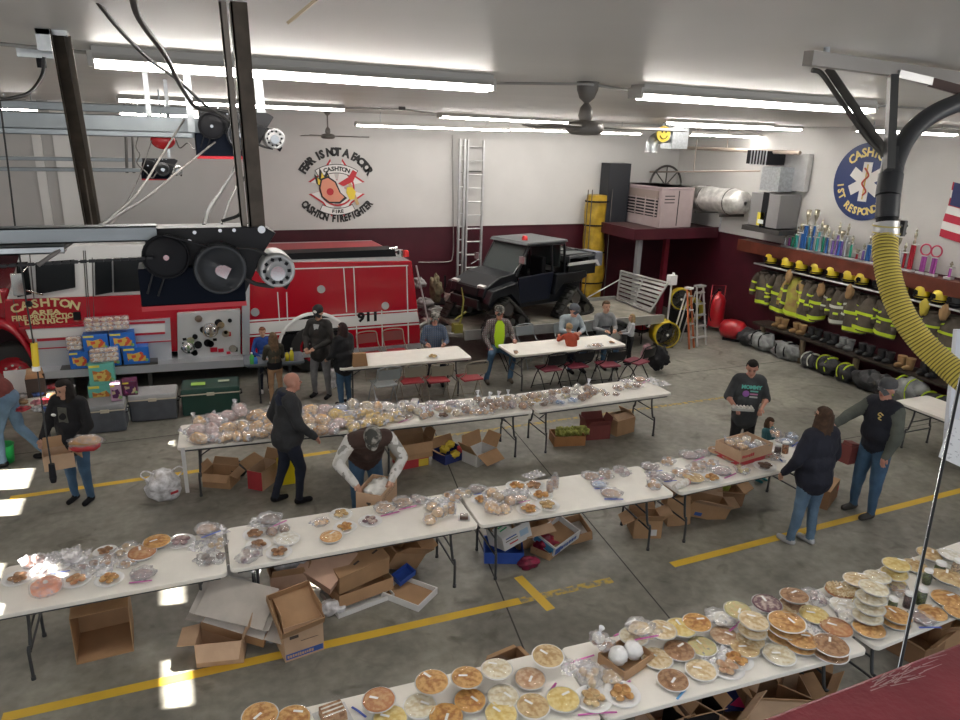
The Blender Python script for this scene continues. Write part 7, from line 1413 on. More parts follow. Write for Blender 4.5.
# 15 woman in the printed tee
GT=cloth('tee_charcoal',(.055,.06,.065))
def tee(t,J,S,hx):
    text('MOMMY',.075*S,mat('print_teal',(.12,.50,.42),.6),t,(-.01*S,.150*S,1.34*S),(R(82),0,PI),name='shirt_lettering',sx=1.0,bold=.004)
    q=MB(); q.ell((.06,.155,1.24),(.05,.012,.05),14,8); q.v=[v*S for v in q.v]; q.obj('shirt_print_purple',mat('print_purple',(.28,.10,.38),.6),t)
    for k in range(3): q=MB(); q.bb(-.11,.0,.140,.152,1.27-k*.045,1.29-k*.045); q.v=[v*S for v in q.v]; q.obj('shirt_print_line',mat('print_'+['teal2','pink','white'][k],[(.15,.5,.4),(.5,.2,.35),(.5,.5,.5)][k],.6),t)
W15=(7.42,7.35,0); person('woman in dark printed tee holding an egg carton behind the big carton',W15,-122,dict(elL=(-.28,.00,1.13),elR=(.28,.02,1.13),wrL=(-.17,.24,1.05),wrR=(.20,.24,1.05),h=(0,.05,1.60)),1.68,top=GT,arm=GT,fore='skin',pants=BPN,hair=HD_,hstyle='short',build=1.15,jacket=1.08,nod=22,headturn=-12,skin=SKINP,hem=.10,parts=tee)
p=Vector(W15)+Vector((math.cos(R(-122))*.30,math.sin(R(-122))*.30,1.00)); t=thing('egg_carton','pale egg carton held by the woman in the printed tee','egg carton',p+Vector((-.10,.05,0)),R(-28)); q=MB(); q.box((0,0,.02),(.30,.11,.04)); q.obj('tray',mat('egg_carton_grey',(.45,.45,.42),.8),t,.005)
q=MB()
for i in range(6):
    for j in range(2): q.ell((-.12+i*.048,-.025+j*.05,.045),(.019,.019,.022),8,6)
q.obj('eggs',mat('egg_white',(.66,.64,.60),.5),t)
# 16 child
p=atZ(757,486); person('child with brown hair mostly hidden behind the table, teal boots',(p.x+.16,p.y+.12,0),-75,dict(elL=(-.2,.08,1.13),elR=(.2,.08,1.13),wrL=(-.14,.25,1.1),wrR=(.14,.25,1.1)),.97,top=cloth('child_top_teal',(.05,.16,.18)),pants=cloth('child_trousers',(.03,.07,.09)),hair=HB_,hstyle='long',long_=.2,shoe=mat('boots_teal',(.01,.16,.18),.4),nod=25)
# 17 woman in the navy jacket
def jw(t,J,S,hx):
    q=MB(); q.bb(-.03,.07,-.140,-.128,.86,.92); q.v=[v*S for v in q.v]; q.obj('pocket_stitching',JEANL,t)
person('woman with long brown hair, navy jacket and jeans, seen from behind at right',at_(801,544),88,dict(elL=(-.27,.02,1.12),elR=(.27,.0,1.12),wrL=(-.26,.18,.90),wrR=(.25,.10,.88),anL=(-.14,.04,.08),anR=(.11,-.02,.08)),1.76,top=NJ,pants=JEANL,hair=HB_,hstyle='long',long_=.50,build=1.12,jacket=1.22,hem=.05,shoe=mat('trainer_grey',(.42,.43,.46),.6),parts=jw,toe=(-.2,1))
# 18 man in the navy vest
def vm(t,J,S,hx):
    q=MB(); q.tube(spline([(-.12,.150,1.35),(-.08,.156,1.37),(-.06,.156,1.34),(-.10,.156,1.33),(-.07,.156,1.30),(-.11,.156,1.29)],4),.007,6); q.v=[v*S for v in q.v]; q.obj('vest_emblem',mat('gold_thread',(.55,.42,.15),.5),t)
SL=cloth('sleeve_grey_green',(.095,.105,.09))
person('man in navy vest, grey cap and jeans reaching out to the left',at_(862,513),-182,dict(elL=(-.25,.02,1.12),elR=(.27,.22,1.22),wrL=(-.24,.12,.88),wrR=(.20,.50,1.16),anL=(-.13,.02,.08),anR=(.13,.02,.08),knL=(-.12,.03,.49),knR=(.12,.03,.49)),1.86,top=cloth('vest_navy',(.010,.012,.022)),arm=SL,pants=JEANS,hair=HGR,hstyle='short',cap=cloth('cap_charcoal',(.09,.092,.10)),skin=SKINP,build=1.18,jacket=1.15,hem=.0,nod=4,shoe=mat('shoe_dark',(.035,.032,.03),.6),parts=vm)
p=atY(850,461,5.95); q=MB(); q.box((0,0,.12),(.26,.16,.24)); q.box((-.02,0,.25),(.2,.12,.04),(.1,.15,0)); o=q.obj('held_box',KM); o.location=(p.x-.04,p.y,p.z); o.rotation_euler=(0,R(6),R(8)); tag(o,'dark brown box held between the two people at the right','box')
# ---------------------------------------------------------------- baked goods
FILM=film('clear_film',opac=.035,rough=.10,bump=.7,bscale=18,gloss=.7); LID=film('clear_lid',opac=.022,rough=.08,bump=.15,bscale=8,gloss=.6); FILMC=film('cloudy_film',(.93,.93,.97),.55,.2,1,22)
FOILP=mat('foil_pan',(.60,.60,.60),.3,.8,bump=.3,bscale=60); WPL=mat('white_plate',(.82,.82,.82),.4)
MAG=mat('zip_magenta',(.60,.14,.42),.35); ZBL=mat('zip_blue',(.08,.14,.55),.35); TWW=mat('twist_white',(.75,.77,.82),.4,bump=.8,bscale=40)
FC={'golden':((.62,.36,.13),(.42,.20,.06)),'pale':((.72,.60,.40),(.58,.42,.22)),'cream':((.74,.69,.55),(.62,.52,.34)),'yellow':((.74,.60,.26),(.66,.48,.16)),'brown':((.40,.23,.12),(.26,.13,.06)),'orange':((.62,.34,.10),(.42,.19,.05)),'pinkish':((.60,.43,.28),(.48,.28,.16)),'dark':((.12,.06,.05),(.30,.16,.12)),'white':((.80,.79,.75),(.68,.64,.55)),'green':((.52,.48,.24),(.62,.48,.26)),'red':((.44,.19,.08),(.60,.38,.20)),'tan':((.62,.47,.25),(.48,.31,.14)),'purple':((.26,.17,.19),(.45,.34,.32)),'cake':((.80,.28,.10),(.70,.22,.08)),'loaf':((.64,.35,.13),(.80,.60,.36)),'loafpink':((.52,.33,.30),(.66,.52,.50)),'bun':((.78,.56,.16),(.72,.48,.10)),'choc':((.10,.055,.04),(.16,.09,.06)),'berry':((.16,.08,.10),(.55,.45,.40)),'blue':((.55,.6,.7),(.3,.4,.6))}
def food(k): c=FC[k]; return mat('bake_'+k,tuple(v**.98 for v in c[0]),.55,col2=tuple(v**1.12 for v in c[1]),scale=22,bump=.5,bscale=30,lo=.40,hi=.58)
PROTO={}; 
def proto(kind,key):
    if (kind,key) in PROTO: return None
    rr=random.Random(len(PROTO)); f=food(key); t=thing(NAMES[kind],'x','x')
    if kind in('pie','lidpie','platepie','lattice','bigpie'):
        r=.118 if kind!='bigpie' else .14; q=MB(); dm=WPL if kind in('platepie','bigpie') else FOILP
        q.lathe([(0,.0),(r*.78,.0),(r,.036),(r*1.1,.038),(r*1.1,.034)],28); q.obj('pie_dish',dm,t)
        q=MB(); q.lathe([(r*1.03,.036),(r*1.0,.046),(r*.92,.044)],28,wob=lambda a,k:1+.012*math.sin(a*18)); q.obj('crust_rim',mat('crust_rim_'+key,tuple(min(1,c*1.08) for c in FC[key][0]),.6,noise_amt=.2,scale=20),t)
        q=MB(); vs=[];n=28;mm=6
        for k in range(mm+1):
            for i in range(n): a=2*PI*i/n; rr_=r*.96*(1-k/mm); vs.append((rr_*math.cos(a),rr_*math.sin(a),.040+.014*(k/mm)**.5+.008*noise.noise(V3((rr_*math.cos(a)*26,rr_*math.sin(a)*26,len(PROTO))))))
        q.add(vs,[(k*n+i,k*n+(i+1)%n,(k+1)*n+(i+1)%n,(k+1)*n+i) for k in range(mm) for i in range(n)],True); q.obj('filling',f,t)
        if kind=='lattice':
            q=MB()
            for k in range(-3,4):
                L=math.sqrt(max(.001,r*r-(k*.03)**2)); q.bb(-L,L,k*.03-.006,k*.03+.006,.052,.062); q.bb(k*.03-.006,k*.03+.006,-L,L,.054,.064)
            q.obj('lattice_crust',food('pale'),t)
        q=MB()
        if kind in('lidpie','lattice'): q.lathe([(r*1.14,.036),(r*1.12,.046),(r*1.02,.075),(r*.9,.088),(r*.3,.092),(0,.092)],28); q.obj('clear_lid',LID,t)
        else: q.lathe([(r*1.12,.034),(r*1.04,.055),(r*.6,.064),(0,.062)],26,wob=lambda a,k:1+.03*math.sin(a*7+k)); q.obj('film_wrap',LID,t)
        q=MB(); q.box((.02,.03,.094 if kind in('lidpie','lattice') else .066),(.07,.02,.001),(0,0,.6)); q.obj('paper_label',WPL,t)
    elif kind=='plate':
        q=MB(); q.lathe([(0,.004),(.085,.004),(.12,.018),(.122,.015),(.085,0)],26); q.obj('plate',WPL,t)
        for k in range(8): a=k*2.4; d=.0 if k==0 else (.05 if k<6 else .03); q=MB(); q.ell((d*math.cos(a),d*math.sin(a),.026+(.016 if k>5 else 0)),(.032,.030,.013),12,7,ns=.2,seed=k); q.obj('cookie',f,t)
        q=MB(); q.lathe([(.124,.014),(.11,.045),(.06,.062),(0,.058)],22,wob=lambda a,k:1+.05*math.sin(a*6+k)); q.obj('film_wrap',LID,t)
    elif kind=='cookiebag':
        for k in range(7): a=k*2.1; d=.055 if k else 0; q=MB(); q.ell((d*math.cos(a)*1.3,d*math.sin(a)*.9,.020+.016*(k%2)),(.033,.029,.015),12,7,ns=.25,seed=k+9); q.obj('cookie',f,t)
        q=MB(); q.ell((0,0,.028),(.125,.09,.040),20,10,ns=.5,seed=5); q.v=[V3((v.x,v.y,max(0.001,v.z))) for v in q.v]; q.obj('plastic_bag',FILM,t)
    elif kind in('zipbag','zipblue'):
        q=MB(); q.ell((0,0,.022),(.10,.085,.026),18,9,ns=.4,seed=3); q.v=[V3((v.x,v.y,max(0.001,v.z))) for v in q.v]; q.obj('baked_slices',f,t)
        q=MB(); q.ell((0,.02,.026),(.12,.12,.034),18,9,ns=.5,seed=7); q.v=[V3((v.x,v.y,max(0.001,v.z))) for v in q.v]; q.obj('plastic_bag',FILM,t)
        q=MB(); q.box((.02,-.115,.012),(.21,.016,.004),(0,0,.12)); q.obj('zip_strip',MAG if kind=='zipbag' else ZBL,t)
    elif kind in('loaf','bunbag'):
        q=MB()
        if kind=='loaf': q.ell((.0,0,.066),(.135,.078,.068),20,12,ns=.12,seed=3); q.ell((.0,0,.085),(.115,.066,.062),18,10,ns=.25,seed=6)
        else:
            for k in range(5): q.ell(((k%3-1)*.075,(-.035,.04)[k//3] if k<3 else .045,.05+.03*(k//3)),(.052,.05,.045),12,8,ns=.15,seed=k)
        q.v=[V3((v.x,v.y,max(.001,v.z))) for v in q.v]; q.obj('bread',f,t)
        q=MB(); q.ell((0,0,.068),(.165,.105,.078),22,12,ns=.35,seed=8); q.v=[V3((v.x*1,v.y,max(0.0,v.z))) for v in q.v]; q.obj('plastic_bag',FILM,t)
        q=MB(); q.tube(spline([(.15,0,.07),(.19,.01,.10),(.22,.0,.13)],3),[.03,.02,.012,.012,.02,.03,.035],8); q.obj('bag_neck',FILMC,t)
    elif kind in('roundbag','tiebag'):
        q=MB(); q.ell((0,0,.05),(.062,.056,.050),14,9,ns=.35,seed=2); q.v=[V3((v.x,v.y,max(.001,v.z))) for v in q.v]; q.obj('rolls',f,t)
        q=MB(); q.ell((0,0,.055),(.075,.068,.062),14,9,ns=.5,seed=4); q.v=[V3((v.x,v.y,max(0,v.z))) for v in q.v]; q.obj('plastic_bag',FILM,t)
        if kind=='tiebag': q=MB(); q.tube([(0,0,.10),(.005,0,.13),(.012,0,.16),(.02,0,.19)],[.03,.010,.02,.032],8); q.obj('bag_neck',TWW,t)
    elif kind=='tallroll':
        for k in range(4): q=MB(); q.ell((0,0,.02+k*.032),(.036,.036,.020),12,7,ns=.2,seed=k); q.obj('roll',f,t)
        q=MB(); q.lathe([(.04,0),(.045,.05),(.043,.13),(.02,.155),(.03,.175)],14); q.obj('plastic_bag',FILM,t)
    elif kind=='jar':
        q=MB(); q.lathe([(0,.004),(.034,.004),(.036,.02),(.036,.10),(0,.10)],16); q.obj('preserves',mat('jar_fill_'+key,FC[key][0] if key!='green' else (.10,.13,.025),.4,noise_amt=.8,scale=60),t)
        q=MB(); q.lathe([(0,0),(.038,.0),(.041,.01),(.041,.10),(.032,.118),(.032,.126)],20); q.obj('glass_jar',film('jar_glass',opac=.05,rough=.03,bump=0),t)
        q=MB(); q.cyl((0,0,.122),(0,0,.142),.036,n=20); q.obj('jar_lid',WPL,t)
    elif kind=='clamshell':
        q=MB(); q.box((0,0,.05),(.17,.15,.07),top=(.95,.95)); q.obj('cake',f,t,.006)
        q=MB()
        for k in range(3): q.box((0,-.045+k*.04,.087),(.15,.012,.004))
        q.obj('icing',food('white'),t)
        q=MB(); q.box((0,0,.06),(.22,.20,.11),top=(.85,.85)); q.obj('clear_lid',LID,t,.012); q=MB(); q.box((0,0,.006),(.24,.22,.010)); q.obj('black_tray',FOILP,t)
    elif kind=='cake':
        q=MB(); q.lathe([(0,.0),(.11,.0),(.115,.01),(.115,.055),(.10,.07),(.03,.075),(.02,.06),(0,.06)],26); q.obj('cake',f,t); q=MB(); q.lathe([(.13,.0),(.13,.06),(.11,.082),(0,.085)],24,wob=lambda a,k:1+.02*math.sin(a*8)); q.obj('plastic_bag',FILM,t)
        q=MB(); q.ell((.0,0,.075),(.03,.02,.008),10,6); q.obj('icing',food('white'),t)
    elif kind=='breadroll':
        q=MB(); q.tube([(-.14,0,.05),(-.05,0,.055),(.1,0,.055),(.13,0,.05)],[.035,.05,.05,.045],14); q.obj('wrapped_roll',food('white'),t); q=MB(); q.cyl((.13,0,.05),(.145,0,.05),.044,n=18); q.obj('red_end_label',mat('label_red',(.6,.05,.07),.4),t)
    elif kind=='carton': q=MB(); q.box((0,0,.04),(.14,.10,.08)); q.obj('carton',WPL,t,.004); q=MB(); q.box((0,-.051,.04),(.13,.002,.04)); q.obj('blue_print',PRB,t)
    elif kind=='emptybag':
        q=MB(); q.sheet(lambda u,v:V3(((u-.5)*.26,(v-.5)*.2,.02+.030*noise.noise(V3((u*4,v*4,3)))+.02*noise.noise(V3((u*11,v*9,1))))),16,12); q.obj('plastic_bag',FILMC,t)
    PROTO[(kind,key)]=t; return t
NAMES=dict(pie='pie',lidpie='pie',platepie='pie',lattice='pie',bigpie='pie',plate='cookie_plate',cookiebag='cookie_bag',zipbag='zip_bag',zipblue='zip_bag',loaf='bread_bag',bunbag='bun_bag',roundbag='roll_bag',tiebag='roll_bag',tallroll='roll_stack',jar='canning_jar',clamshell='boxed_cake',cake='cake',breadroll='wrapped_roll',carton='food_carton',emptybag='empty_bag')
DESC=dict(pie='%s pie in foil pan',lidpie='%s pie under clear lid',platepie='%s pie in white dish',lattice='%s lattice pie under clear lid',bigpie='large %s pie in white dish',plate='%s cookies on white plate',cookiebag='bag of %s cookies',zipbag='%s slices, magenta zip bag',zipblue='%s slices, blue zip bag',loaf='%s bread in clear bag',bunbag='%s buns in clear bag',roundbag='small bag of %s rolls',tiebag='tied bag of %s rolls',tallroll='upright stack of %s rolls',jar='%s canning jar, white lid',clamshell='%s cake in clear clamshell',cake='%s ring cake in film',breadroll='white wrapped roll, red end',carton='white and blue food carton',emptybag='crumpled empty clear bag')
KN={'loafpink':'pinkish','bun':'yellow','choc':'chocolate','cake':'orange','loaf':'golden crusted','dark':'dark brown','berry':'berry and cream','pale':'pale','blue':'bluish'}
CAT=dict(pie='pie',lidpie='pie',platepie='pie',lattice='pie',bigpie='pie',plate='cookies',cookiebag='cookies',zipbag='baked goods',zipblue='baked goods',loaf='bread',bunbag='buns',roundbag='rolls',tiebag='rolls',tallroll='rolls',jar='jar',clamshell='cake',cake='cake',breadroll='bread',carton='carton',emptybag='plastic bag')
HGT=dict(pie=.05,lidpie=.09,platepie=.055,lattice=.09,bigpie=.06,plate=.045,cookiebag=.05,zipbag=.04,zipblue=.04,loaf=.12,bunbag=.12,roundbag=.10,tiebag=.10,tallroll=.14,jar=.14,clamshell=.1,cake=.075,breadroll=.1,carton=.08,emptybag=.03)
def goods(items,where,group,zt=.7415,back=None,first=1):
    """items: (px,py,kind,colour,scale,stack)"""
    its=sorted(items,key=lambda i:(i[0],-i[1])); rg=random.Random(len(items)); n=0; placed=[]
    for it in its:
        px,py,kind,key=it[:4]; sc=it[4] if len(it)>4 else 1; st=it[5] if len(it)>5 else 1
        h=HGT[kind]*sc; zc=zt+h*.6+(st-1)*h
        p=atZ(px,py,zc); zb=zt
        if back and p.y>back(p.x): p=atY(px,py,back(p.x)); zb=max(zt,p.z-h*.6); 
        # a thing placed over others rests on them
        if not (back and zb>zt):
            for (a,b,r_,zz) in placed:
                if (a-p.x)**2+(b-p.y)**2<((r_+.11*sc)*.50)**2: zb=max(zb,min(zz,zt+.075))
        for s in range(st):
            n+=1; o=proto(kind,key); new=o is not None
            if not new: o=dup(PROTO[(kind,key)])
            rz=rg.uniform(-.5,.5) if kind in('zipbag','zipblue','clamshell','breadroll','emptybag') else rg.uniform(0,6.28)
            zz=zb+s*h*1.02; k=sc*(.93 if where=='on nearest tables' else 1)*(1+rg.uniform(-.03,.03))*(1.22 if kind in('loaf','bunbag') and sc>.58 else 1)
            o.location=(p.x,p.y,zz+.0008*n%.003); tl=.0 if zb<=zt+.001 and s==0 else .06
            o.rotation_euler=(rg.uniform(-tl,tl),rg.uniform(-tl,tl),rz); o.scale=(k,k,k)
            d=DESC[kind]%KN.get(key,key) if '%s' in DESC[kind] else DESC[kind]
            lv='' 
            if st>1: lv=[', stack bottom',', top of stack','',''][0 if s==0 else (1 if s==st-1 else 2)] if s in(0,st-1) else ', inside stack'
            tag(o,('%s%s, %s from left %s'%(d,lv,ORDN(n),where)),CAT[kind],group)
        placed.append((p.x,p.y,.11*sc,zb+st*h))
def ORDN(n):
    if n<=40: return ORD[n-1]
    t=['','','','','forty','fifty','sixty','seventy','eighty','ninety','hundred'][n//10] if n<110 else 'hundred'
    if n>=100: base='hundred and '+(ORD[n-101] if n>100 else ''); return base if n>100 else 'hundredth'
    return (t+'-'+ORD[n%10-1]) if n%10 else {4:'fortieth',5:'fiftieth',6:'sixtieth',7:'seventieth',8:'eightieth',9:'ninetieth'}[n//10]
near=[(432,680,'lidpie','golden'),(467,678,'pie','golden'),(497,667,'lidpie','cream'),(530,679,'pie','pinkish'),(420,706,'platepie','cream'),(470,701,'pie','orange'),(503,697,'pie','cream'),(501,714,'pie','yellow'),(533,706,'platepie','tan'),(548,656,'platepie','tan'),(563,700,'pie','yellow'),(446,717,'pie','orange'),(390,719,'pie','yellow'),(379,700,'pie','red'),(333,712,'clamshell','brown'),(293,716,'lidpie','golden'),(260,716,'pie','golden'),
(590,675,'cookiebag','tan',1.15),(593,697,'plate','tan',1.2),(622,692,'plate','golden',1.2),(602,641,'cookiebag','brown'),(634,637,'pie','cream'),(651,632,'cookiebag','pale'),(661,638,'pie','pale'),(681,628,'pie','yellow'),(697,623,'pie','orange'),(657,658,'bigpie','pale',.85),(679,651,'pie','brown'),(673,680,'platepie','brown'),(701,670,'platepie','pale'),(702,646,'bigpie','green',.85),
(722,618,'zipbag','white',1.1),(738,611,'pie','green'),(754,619,'lidpie','pale',1,3),(767,604,'pie','berry',1.05),(724,636,'pie','pinkish'),(745,648,'pie','tan'),(737,658,'plate','orange',1.1),(727,666,'plate','pinkish',1.15),(779,655,'platepie','cream',1.05),(787,622,'bigpie','golden',1.05,3),(795,594,'lidpie','brown',1,2),(815,597,'cookiebag','berry',1.1),(840,589,'lattice','red',1.1),(783,609,'lidpie','pale'),(814,615,'pie','yellow',1.1),(845,606,'platepie','white',1.1),(836,628,'pie','red',1.1),(801,640,'pie','golden',1.05,2),(831,645,'bigpie','brown',1,2),(869,629,'pie','golden',1.1),
(873,592,'lidpie','cream',1,4),(858,578,'lidpie','pale',1,2),(878,575,'lidpie','cream',1,2),(897,563,'lidpie','yellow',1,3),(896,616,'pie','golden',1.05,2),(893,603,'jar','green',1.1),(909,598,'jar','dark',1.1),(922,594,'jar','green',1.25),(928,575,'jar','green',1.1),(940,568,'jar','green',1.35),(955,572,'jar','pinkish',1.2),(915,564,'lidpie','tan'),(946,584,'pie','tan',1.1),(948,600,'pie','golden',1.15),(933,611,'lidpie','golden'),(922,618,'zipblue','dark'),(901,590,'cookiebag','pinkish'),(952,553,'lidpie','white',1,2),(958,590,'pie','tan'),(930,552,'lidpie','tan'),(850,617,'zipblue','white',1),(771,625,'pie','pale'),(860,604,'pie','green',.9),(812,628,'emptybag','white'),(577,668,'emptybag','white'),(715,655,'emptybag','white'),(598,637,'tiebag','white',.8),(640,628,'zipbag','pale'),(612,676,'zipbag','tan',.9),(959,612,'pie','golden')]
nb=lambda x:(4.06-(x)*.05 if x<4.9 else 3.83+(x-4.9)*.04)
goods(near,'on nearest tables','baked goods on the nearest row of tables',back=lambda x:nb(x)-.06)
# magenta and blue zip strips lying on the near tables
for k,(a,b,m,lab) in enumerate((((565,665),(594,655),MAG,'magenta bag zip beside the small cardboard tray'),((578,715),(617,712),MAG,'magenta bag zip at the front edge of the near table'),((520,712),(514,702),MAG,'short magenta zip between two yellow pies'),((545,700),(556,683),MAG,'magenta zip slanting right of the pinkish pie'),((352,707),(366,717),ZBL,'blue bag zip left of the red brown pie'),((677,699),(685,690),mat('zip_light_blue',(.15,.4,.7),.4),'light blue bag corner at the front edge of the near table'),((629,630),(614,636),MAG,'magenta zip behind the small cardboard tray'))):
    p=atZ(*a,.748); q_=atZ(*b,.748); q=MB(); q.tube([p,(p+q_)/2+V3((0,0,.006)),q_],.009,6,flat=.35); tag(q.obj('bag_zip',m),lab,'bag zip')
p=atZ(628,666,.745); b=carton('small cardboard tray with two white wrapped round loaves on the near table',(p.x,p.y+.04,.743),(.34,.26,.09),(0,0,R(16)),KR,KR,(0,0,0,0),th=.008)
for k,(x_,y_) in enumerate(((-.07,.0),(.07,.01))):
    q=MB(); q.ell((0,0,.08),(.075,.075,.07),18,12,ns=.15,seed=k); o=q.obj('wrapped_loaf',mat('loaf_white_wrap',(.80,.80,.80) if k==0 else (.76,.70,.58),.3,bump=.5,bscale=20)); o.location=(p.x+x_,p.y+.04+y_,.752); tag(o,['white wrapped round loaf, left one in the small tray','cream wrapped round loaf, right one in the small tray'][k],'bread')
A=[(18,577,'plate','brown'),(29,562,'roundbag','dark'),(38,560,'roundbag','dark'),(44,569,'cookiebag','berry',.9),(60,566,'zipblue','white',.8),(46,585,'cake','cake'),(76,579,'plate','red'),(70,558,'emptybag','white',1.3),(63,556,'emptybag','white',1.2),(85,565,'cookiebag','dark',.8),(103,561,'cookiebag','brown'),(109,578,'plate','golden'),(128,563,'cookiebag','golden',.7),(142,574,'zipbag','purple',.9),(126,549,'cookiebag','tan'),(105,550,'plate','brown',.9),(142,553,'platepie','red'),(157,542,'pie','orange'),(181,540,'plate','purple',1.1),(206,529,'zipblue','brown',.9),(214,533,'emptybag','white'),(217,544,'cookiebag','tan',.9),(211,558,'cookiebag','choc',1.1),(97,571,'emptybag','white'),(204,546,'emptybag','white')]
bk2=lambda x:6.68
goods(A,'on the short left table','baked goods on the second row of tables',back=bk2)
B=[(270,519,'zipbag','choc',1.0),(255,533,'plate','brown',.95),(272,531,'roundbag','brown',.8),(284,528,'roundbag','brown',.8),(287,539,'platepie','white',.95),(258,544,'plate','brown'),(249,555,'cookiebag','berry',1.1),(279,551,'plate','brown'),(321,522,'bunbag','loaf',.55),(341,513,'plate','tan'),(345,526,'plate','golden'),(331,537,'platepie','loaf',.9),(370,520,'plate','berry'),(385,508,'zipbag','pinkish'),(403,502,'zipbag','pinkish'),(418,499,'cookiebag','berry',.9),(263,522,'emptybag','white'),(432,506,'roundbag','loaf',.9),(430,519,'roundbag','loaf'),(438,518,'roundbag','loaf'),(445,516,'tallroll','tan',.8),(451,513,'tallroll','golden'),(464,516,'clamshell','choc',.5),(452,497,'cookiebag','golden'),(462,493,'cookiebag','tan'),(440,503,'emptybag','white',1.2),(444,510,'emptybag','white')]
goods(B,'on the tray heap table','baked goods on the second row of tables',back=bk2)
Cc=[(477,489,'zipblue','choc',.8),(482,499,'plate','golden'),(492,492,'roundbag','loaf'),(498,497,'roundbag','tan'),(492,507,'bunbag','loaf',.75),(505,508,'roundbag','loaf'),(510,506,'roundbag','golden'),(514,499,'cookiebag','pale'),(520,502,'zipbag','pinkish',.7),(529,508,'plate','golden',1.15),(547,504,'plate','tan',1.15),(517,485,'plate','golden',1.1),(534,485,'plate','brown',1.1),(541,494,'plate','golden',1.1),(550,486,'tallroll','brown'),(555,481,'tallroll','brown',1.1),(506,495,'emptybag','white'),(534,475,'emptybag','white',.9),(591,476,'zipbag','brown',.9),(606,474,'cookiebag','brown'),(622,471,'cookiebag','purple'),(599,484,'zipblue','blue',.8),(611,493,'zipblue','brown'),(654,484,'cookiebag','golden'),(518,492,'emptybag','white')]
goods(Cc,'on the blue crate table','baked goods on the second row of tables',back=bk2)
D=[(650,467,'zipblue','choc',.9),(656,475,'cookiebag','berry'),(668,461,'cookiebag','golden'),(666,477,'zipblue','purple',.8),(690,455,'zipbag','purple',1.1),(702,453,'cookiebag','purple'),(681,484,'breadroll','white',.9),(682,473,'cookiebag','golden',1.1),(697,467,'cookiebag','pinkish',1.2),(694,478,'pie','tan'),(712,477,'plate','golden',1.05),(709,463,'cookiebag','orange'),(721,471,'zipbag','purple',1.1),(717,451,'pie','brown'),(733,458,'pie','red'),(742,469,'cookiebag','green'),(765,465,'plate','choc',1.15),(771,456,'cookiebag','brown',1.1),(778,449,'jar','dark',1.1),(785,452,'jar','red',1.1),(786,441,'zipblue','blue'),(792,436,'cookiebag','blue'),(776,433,'cookiebag','red',.9),(725,450,'emptybag','white'),(783,460,'carton','white',.5)]
goods(D,'on the big carton table','baked goods on the second row of tables',back=lambda x:6.62)
# bread in the big carton
k=0
for (x_,y_,key,s_) in ((-.20,.05,'loaf',.62),(-.06,.08,'tan',.62),(.08,.06,'cream',.6),(.20,-.05,'white',.55),(-.12,-.09,'loaf',.6),(.05,-.10,'blue',.55)):
    k+=1; o=proto('bunbag',key) or dup(PROTO[('bunbag',key)]); o.location=CB.location+V3((x_*.95,y_,.13+.02*(k%2))); o.rotation_euler=(.1*(k%3-1),.1,k*1.3); o.scale=(s_,)*3
    tag(o,'%s bagged buns, %s of six lying in the big table carton'%(KN.get(key,key),ORD[k-1]),'buns','bagged buns in the big carton')
# loaves in the left heap
E_=[(199,439,'loaf','loaf',.8),(214,438,'loaf','loafpink',.6),(226,438,'bunbag','loaf',.72),(237,437,'loaf','loaf',.62),(248,436,'bunbag','loaf',.72),(259,434,'bunbag','loaf',.72),(269,430,'loaf','loaf',.72),(197,431,'loaf','loafpink',.8),(212,430,'loaf','loafpink',.85),(228,429,'loaf','loaf',.75),(243,428,'loaf','loaf',.75),(256,427,'loaf','loaf',.75),(200,423,'loaf','loaf',.8),(215,421,'loaf','loafpink',.9),(229,417,'loaf','loafpink',.8),(240,411,'loaf','loafpink',.85),(256,416,'loaf','loaf',.85),(268,419,'loaf','loaf',.8),(308,431,'loaf','cream',.8),(320,431,'loaf','loaf',.75),(333,429,'bunbag','loafpink',.75),(308,421,'loaf','loaf',.85),(323,421,'loaf','loaf',.8),(310,411,'loaf','loaf',.8),(325,411,'loaf','loafpink',.8),(283,428,'loaf','loaf',.8),(292,420,'loaf','loaf',.8),(337,415,'loaf','bun',.8),(349,424,'bunbag','bun',.7),(354,429,'bunbag','bun',.7),(346,417,'bunbag','bun',.7),(340,424,'loaf','loafpink',.7),(353,405,'loaf','cream',.75),(341,407,'zipblue','blue',.9)]
bk3=lambda x:9.60-(x)*.045
goods(E_,'in the loaf heap','bagged bread on the third row of tables',back=lambda x:bk3(x)-.06)
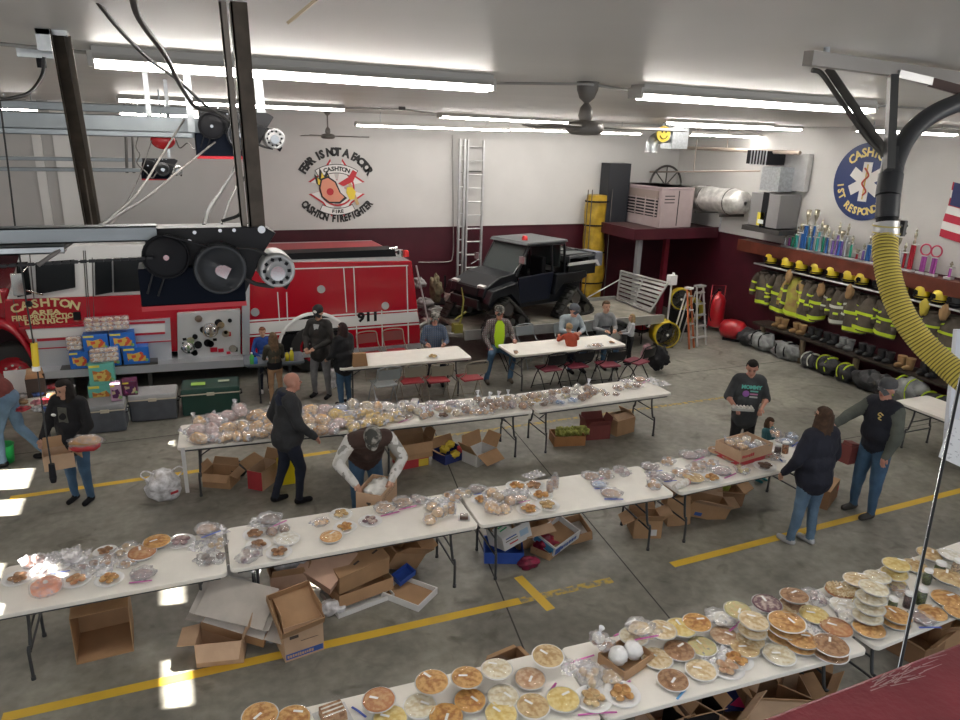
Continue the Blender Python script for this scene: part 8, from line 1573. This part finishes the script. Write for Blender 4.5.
F_=[(360,414,'bunbag','bun',.75),(366,424,'bunbag','bun',.72),(379,421,'bunbag','bun',.72),(372,414,'bunbag','bun',.72),(386,418,'bunbag','bun',.72),(393,415,'bunbag','bun',.7),(367,407,'loaf','cream',.75),(378,407,'loaf','loaf',.7),(388,407,'loaf','white',.7),(398,419,'zipbag','tan',.8),(408,417,'cookiebag','brown',.7),(400,408,'bunbag','cream',.65),(411,409,'bunbag','tan',.65),(415,402,'carton','white',1),(404,403,'cookiebag','white',.9),(424,415,'tiebag','golden',.9),(430,413,'tiebag','orange',.9),(423,408,'zipbag','purple',.9),(433,404,'zipbag','purple',.9),(441,408,'cookiebag','pinkish'),(443,415,'plate','choc',.95),(458,413,'bunbag','tan',.55),(452,403,'zipblue','purple',.9),(461,405,'cookiebag','white'),(466,409,'roundbag','brown'),(472,403,'cookiebag','white'),(476,412,'cookiebag','orange'),(487,411,'cookiebag','orange'),(483,405,'roundbag','brown'),(489,401,'tiebag','brown'),(478,399,'tiebag','brown'),(494,406,'roundbag','red'),(499,408,'roundbag','brown'),(498,400,'tiebag','tan'),(505,405,'roundbag','brown'),(508,398,'tiebag','tan'),(512,404,'roundbag','berry'),(517,400,'roundbag','cream'),(523,405,'roundbag','red'),(524,398,'roundbag','tan'),(448,409,'roundbag','tan'),(418,411,'roundbag','cream')]
goods(F_,'on small bread bag table','bagged bread on the third row of tables',back=lambda x:bk3(x)-.06)
G_=[(531,402,'roundbag','tan'),(530,396,'roundbag','brown'),(537,405,'plate','tan',.8),(538,399,'roundbag','tan'),(544,402,'roundbag','brown'),(545,395,'roundbag','cream'),(552,399,'roundbag','berry'),(552,393,'roundbag','brown'),(558,396,'cookiebag','tan',.8),(560,402,'plate','blue',1),(566,390,'roundbag','brown'),(566,396,'cookiebag','green',.8),(573,400,'plate','blue'),(576,392,'cookiebag','white',.8),(582,397,'roundbag','brown'),(588,394,'roundbag','red'),(588,388,'tiebag','brown',1.1),(593,396,'roundbag','brown'),(577,386,'roundbag','white',.8),(601,391,'cookiebag','tan',.6),(606,394,'cookiebag','brown',.6),(616,394,'cookiebag','brown',.6),(618,388,'cookiebag','brown',.9),(628,386,'cookiebag','tan',.9),(638,385,'cookiebag','brown',.9),(640,379,'zipbag','red',1),(650,380,'emptybag','white'),(662,384,'emptybag','white'),(627,381,'emptybag','white',.9),(534,400,'roundbag','pinkish'),(548,406,'cookiebag','brown',.7)]
goods(G_,'on the bare ended table','bagged bread on the third row of tables',back=lambda x:9.33)
# small things on the sitting tables
goods([(433,356,'plate','tan',1.0),(590,346,'plate','white',.8),(597,345,'cookiebag','red',.9),(612,342,'plate','pinkish',.8),(516,352,'roundbag','red',.6)],'on the sitting tables','snacks on the sitting tables')
print('objects',len(bpy.data.objects))
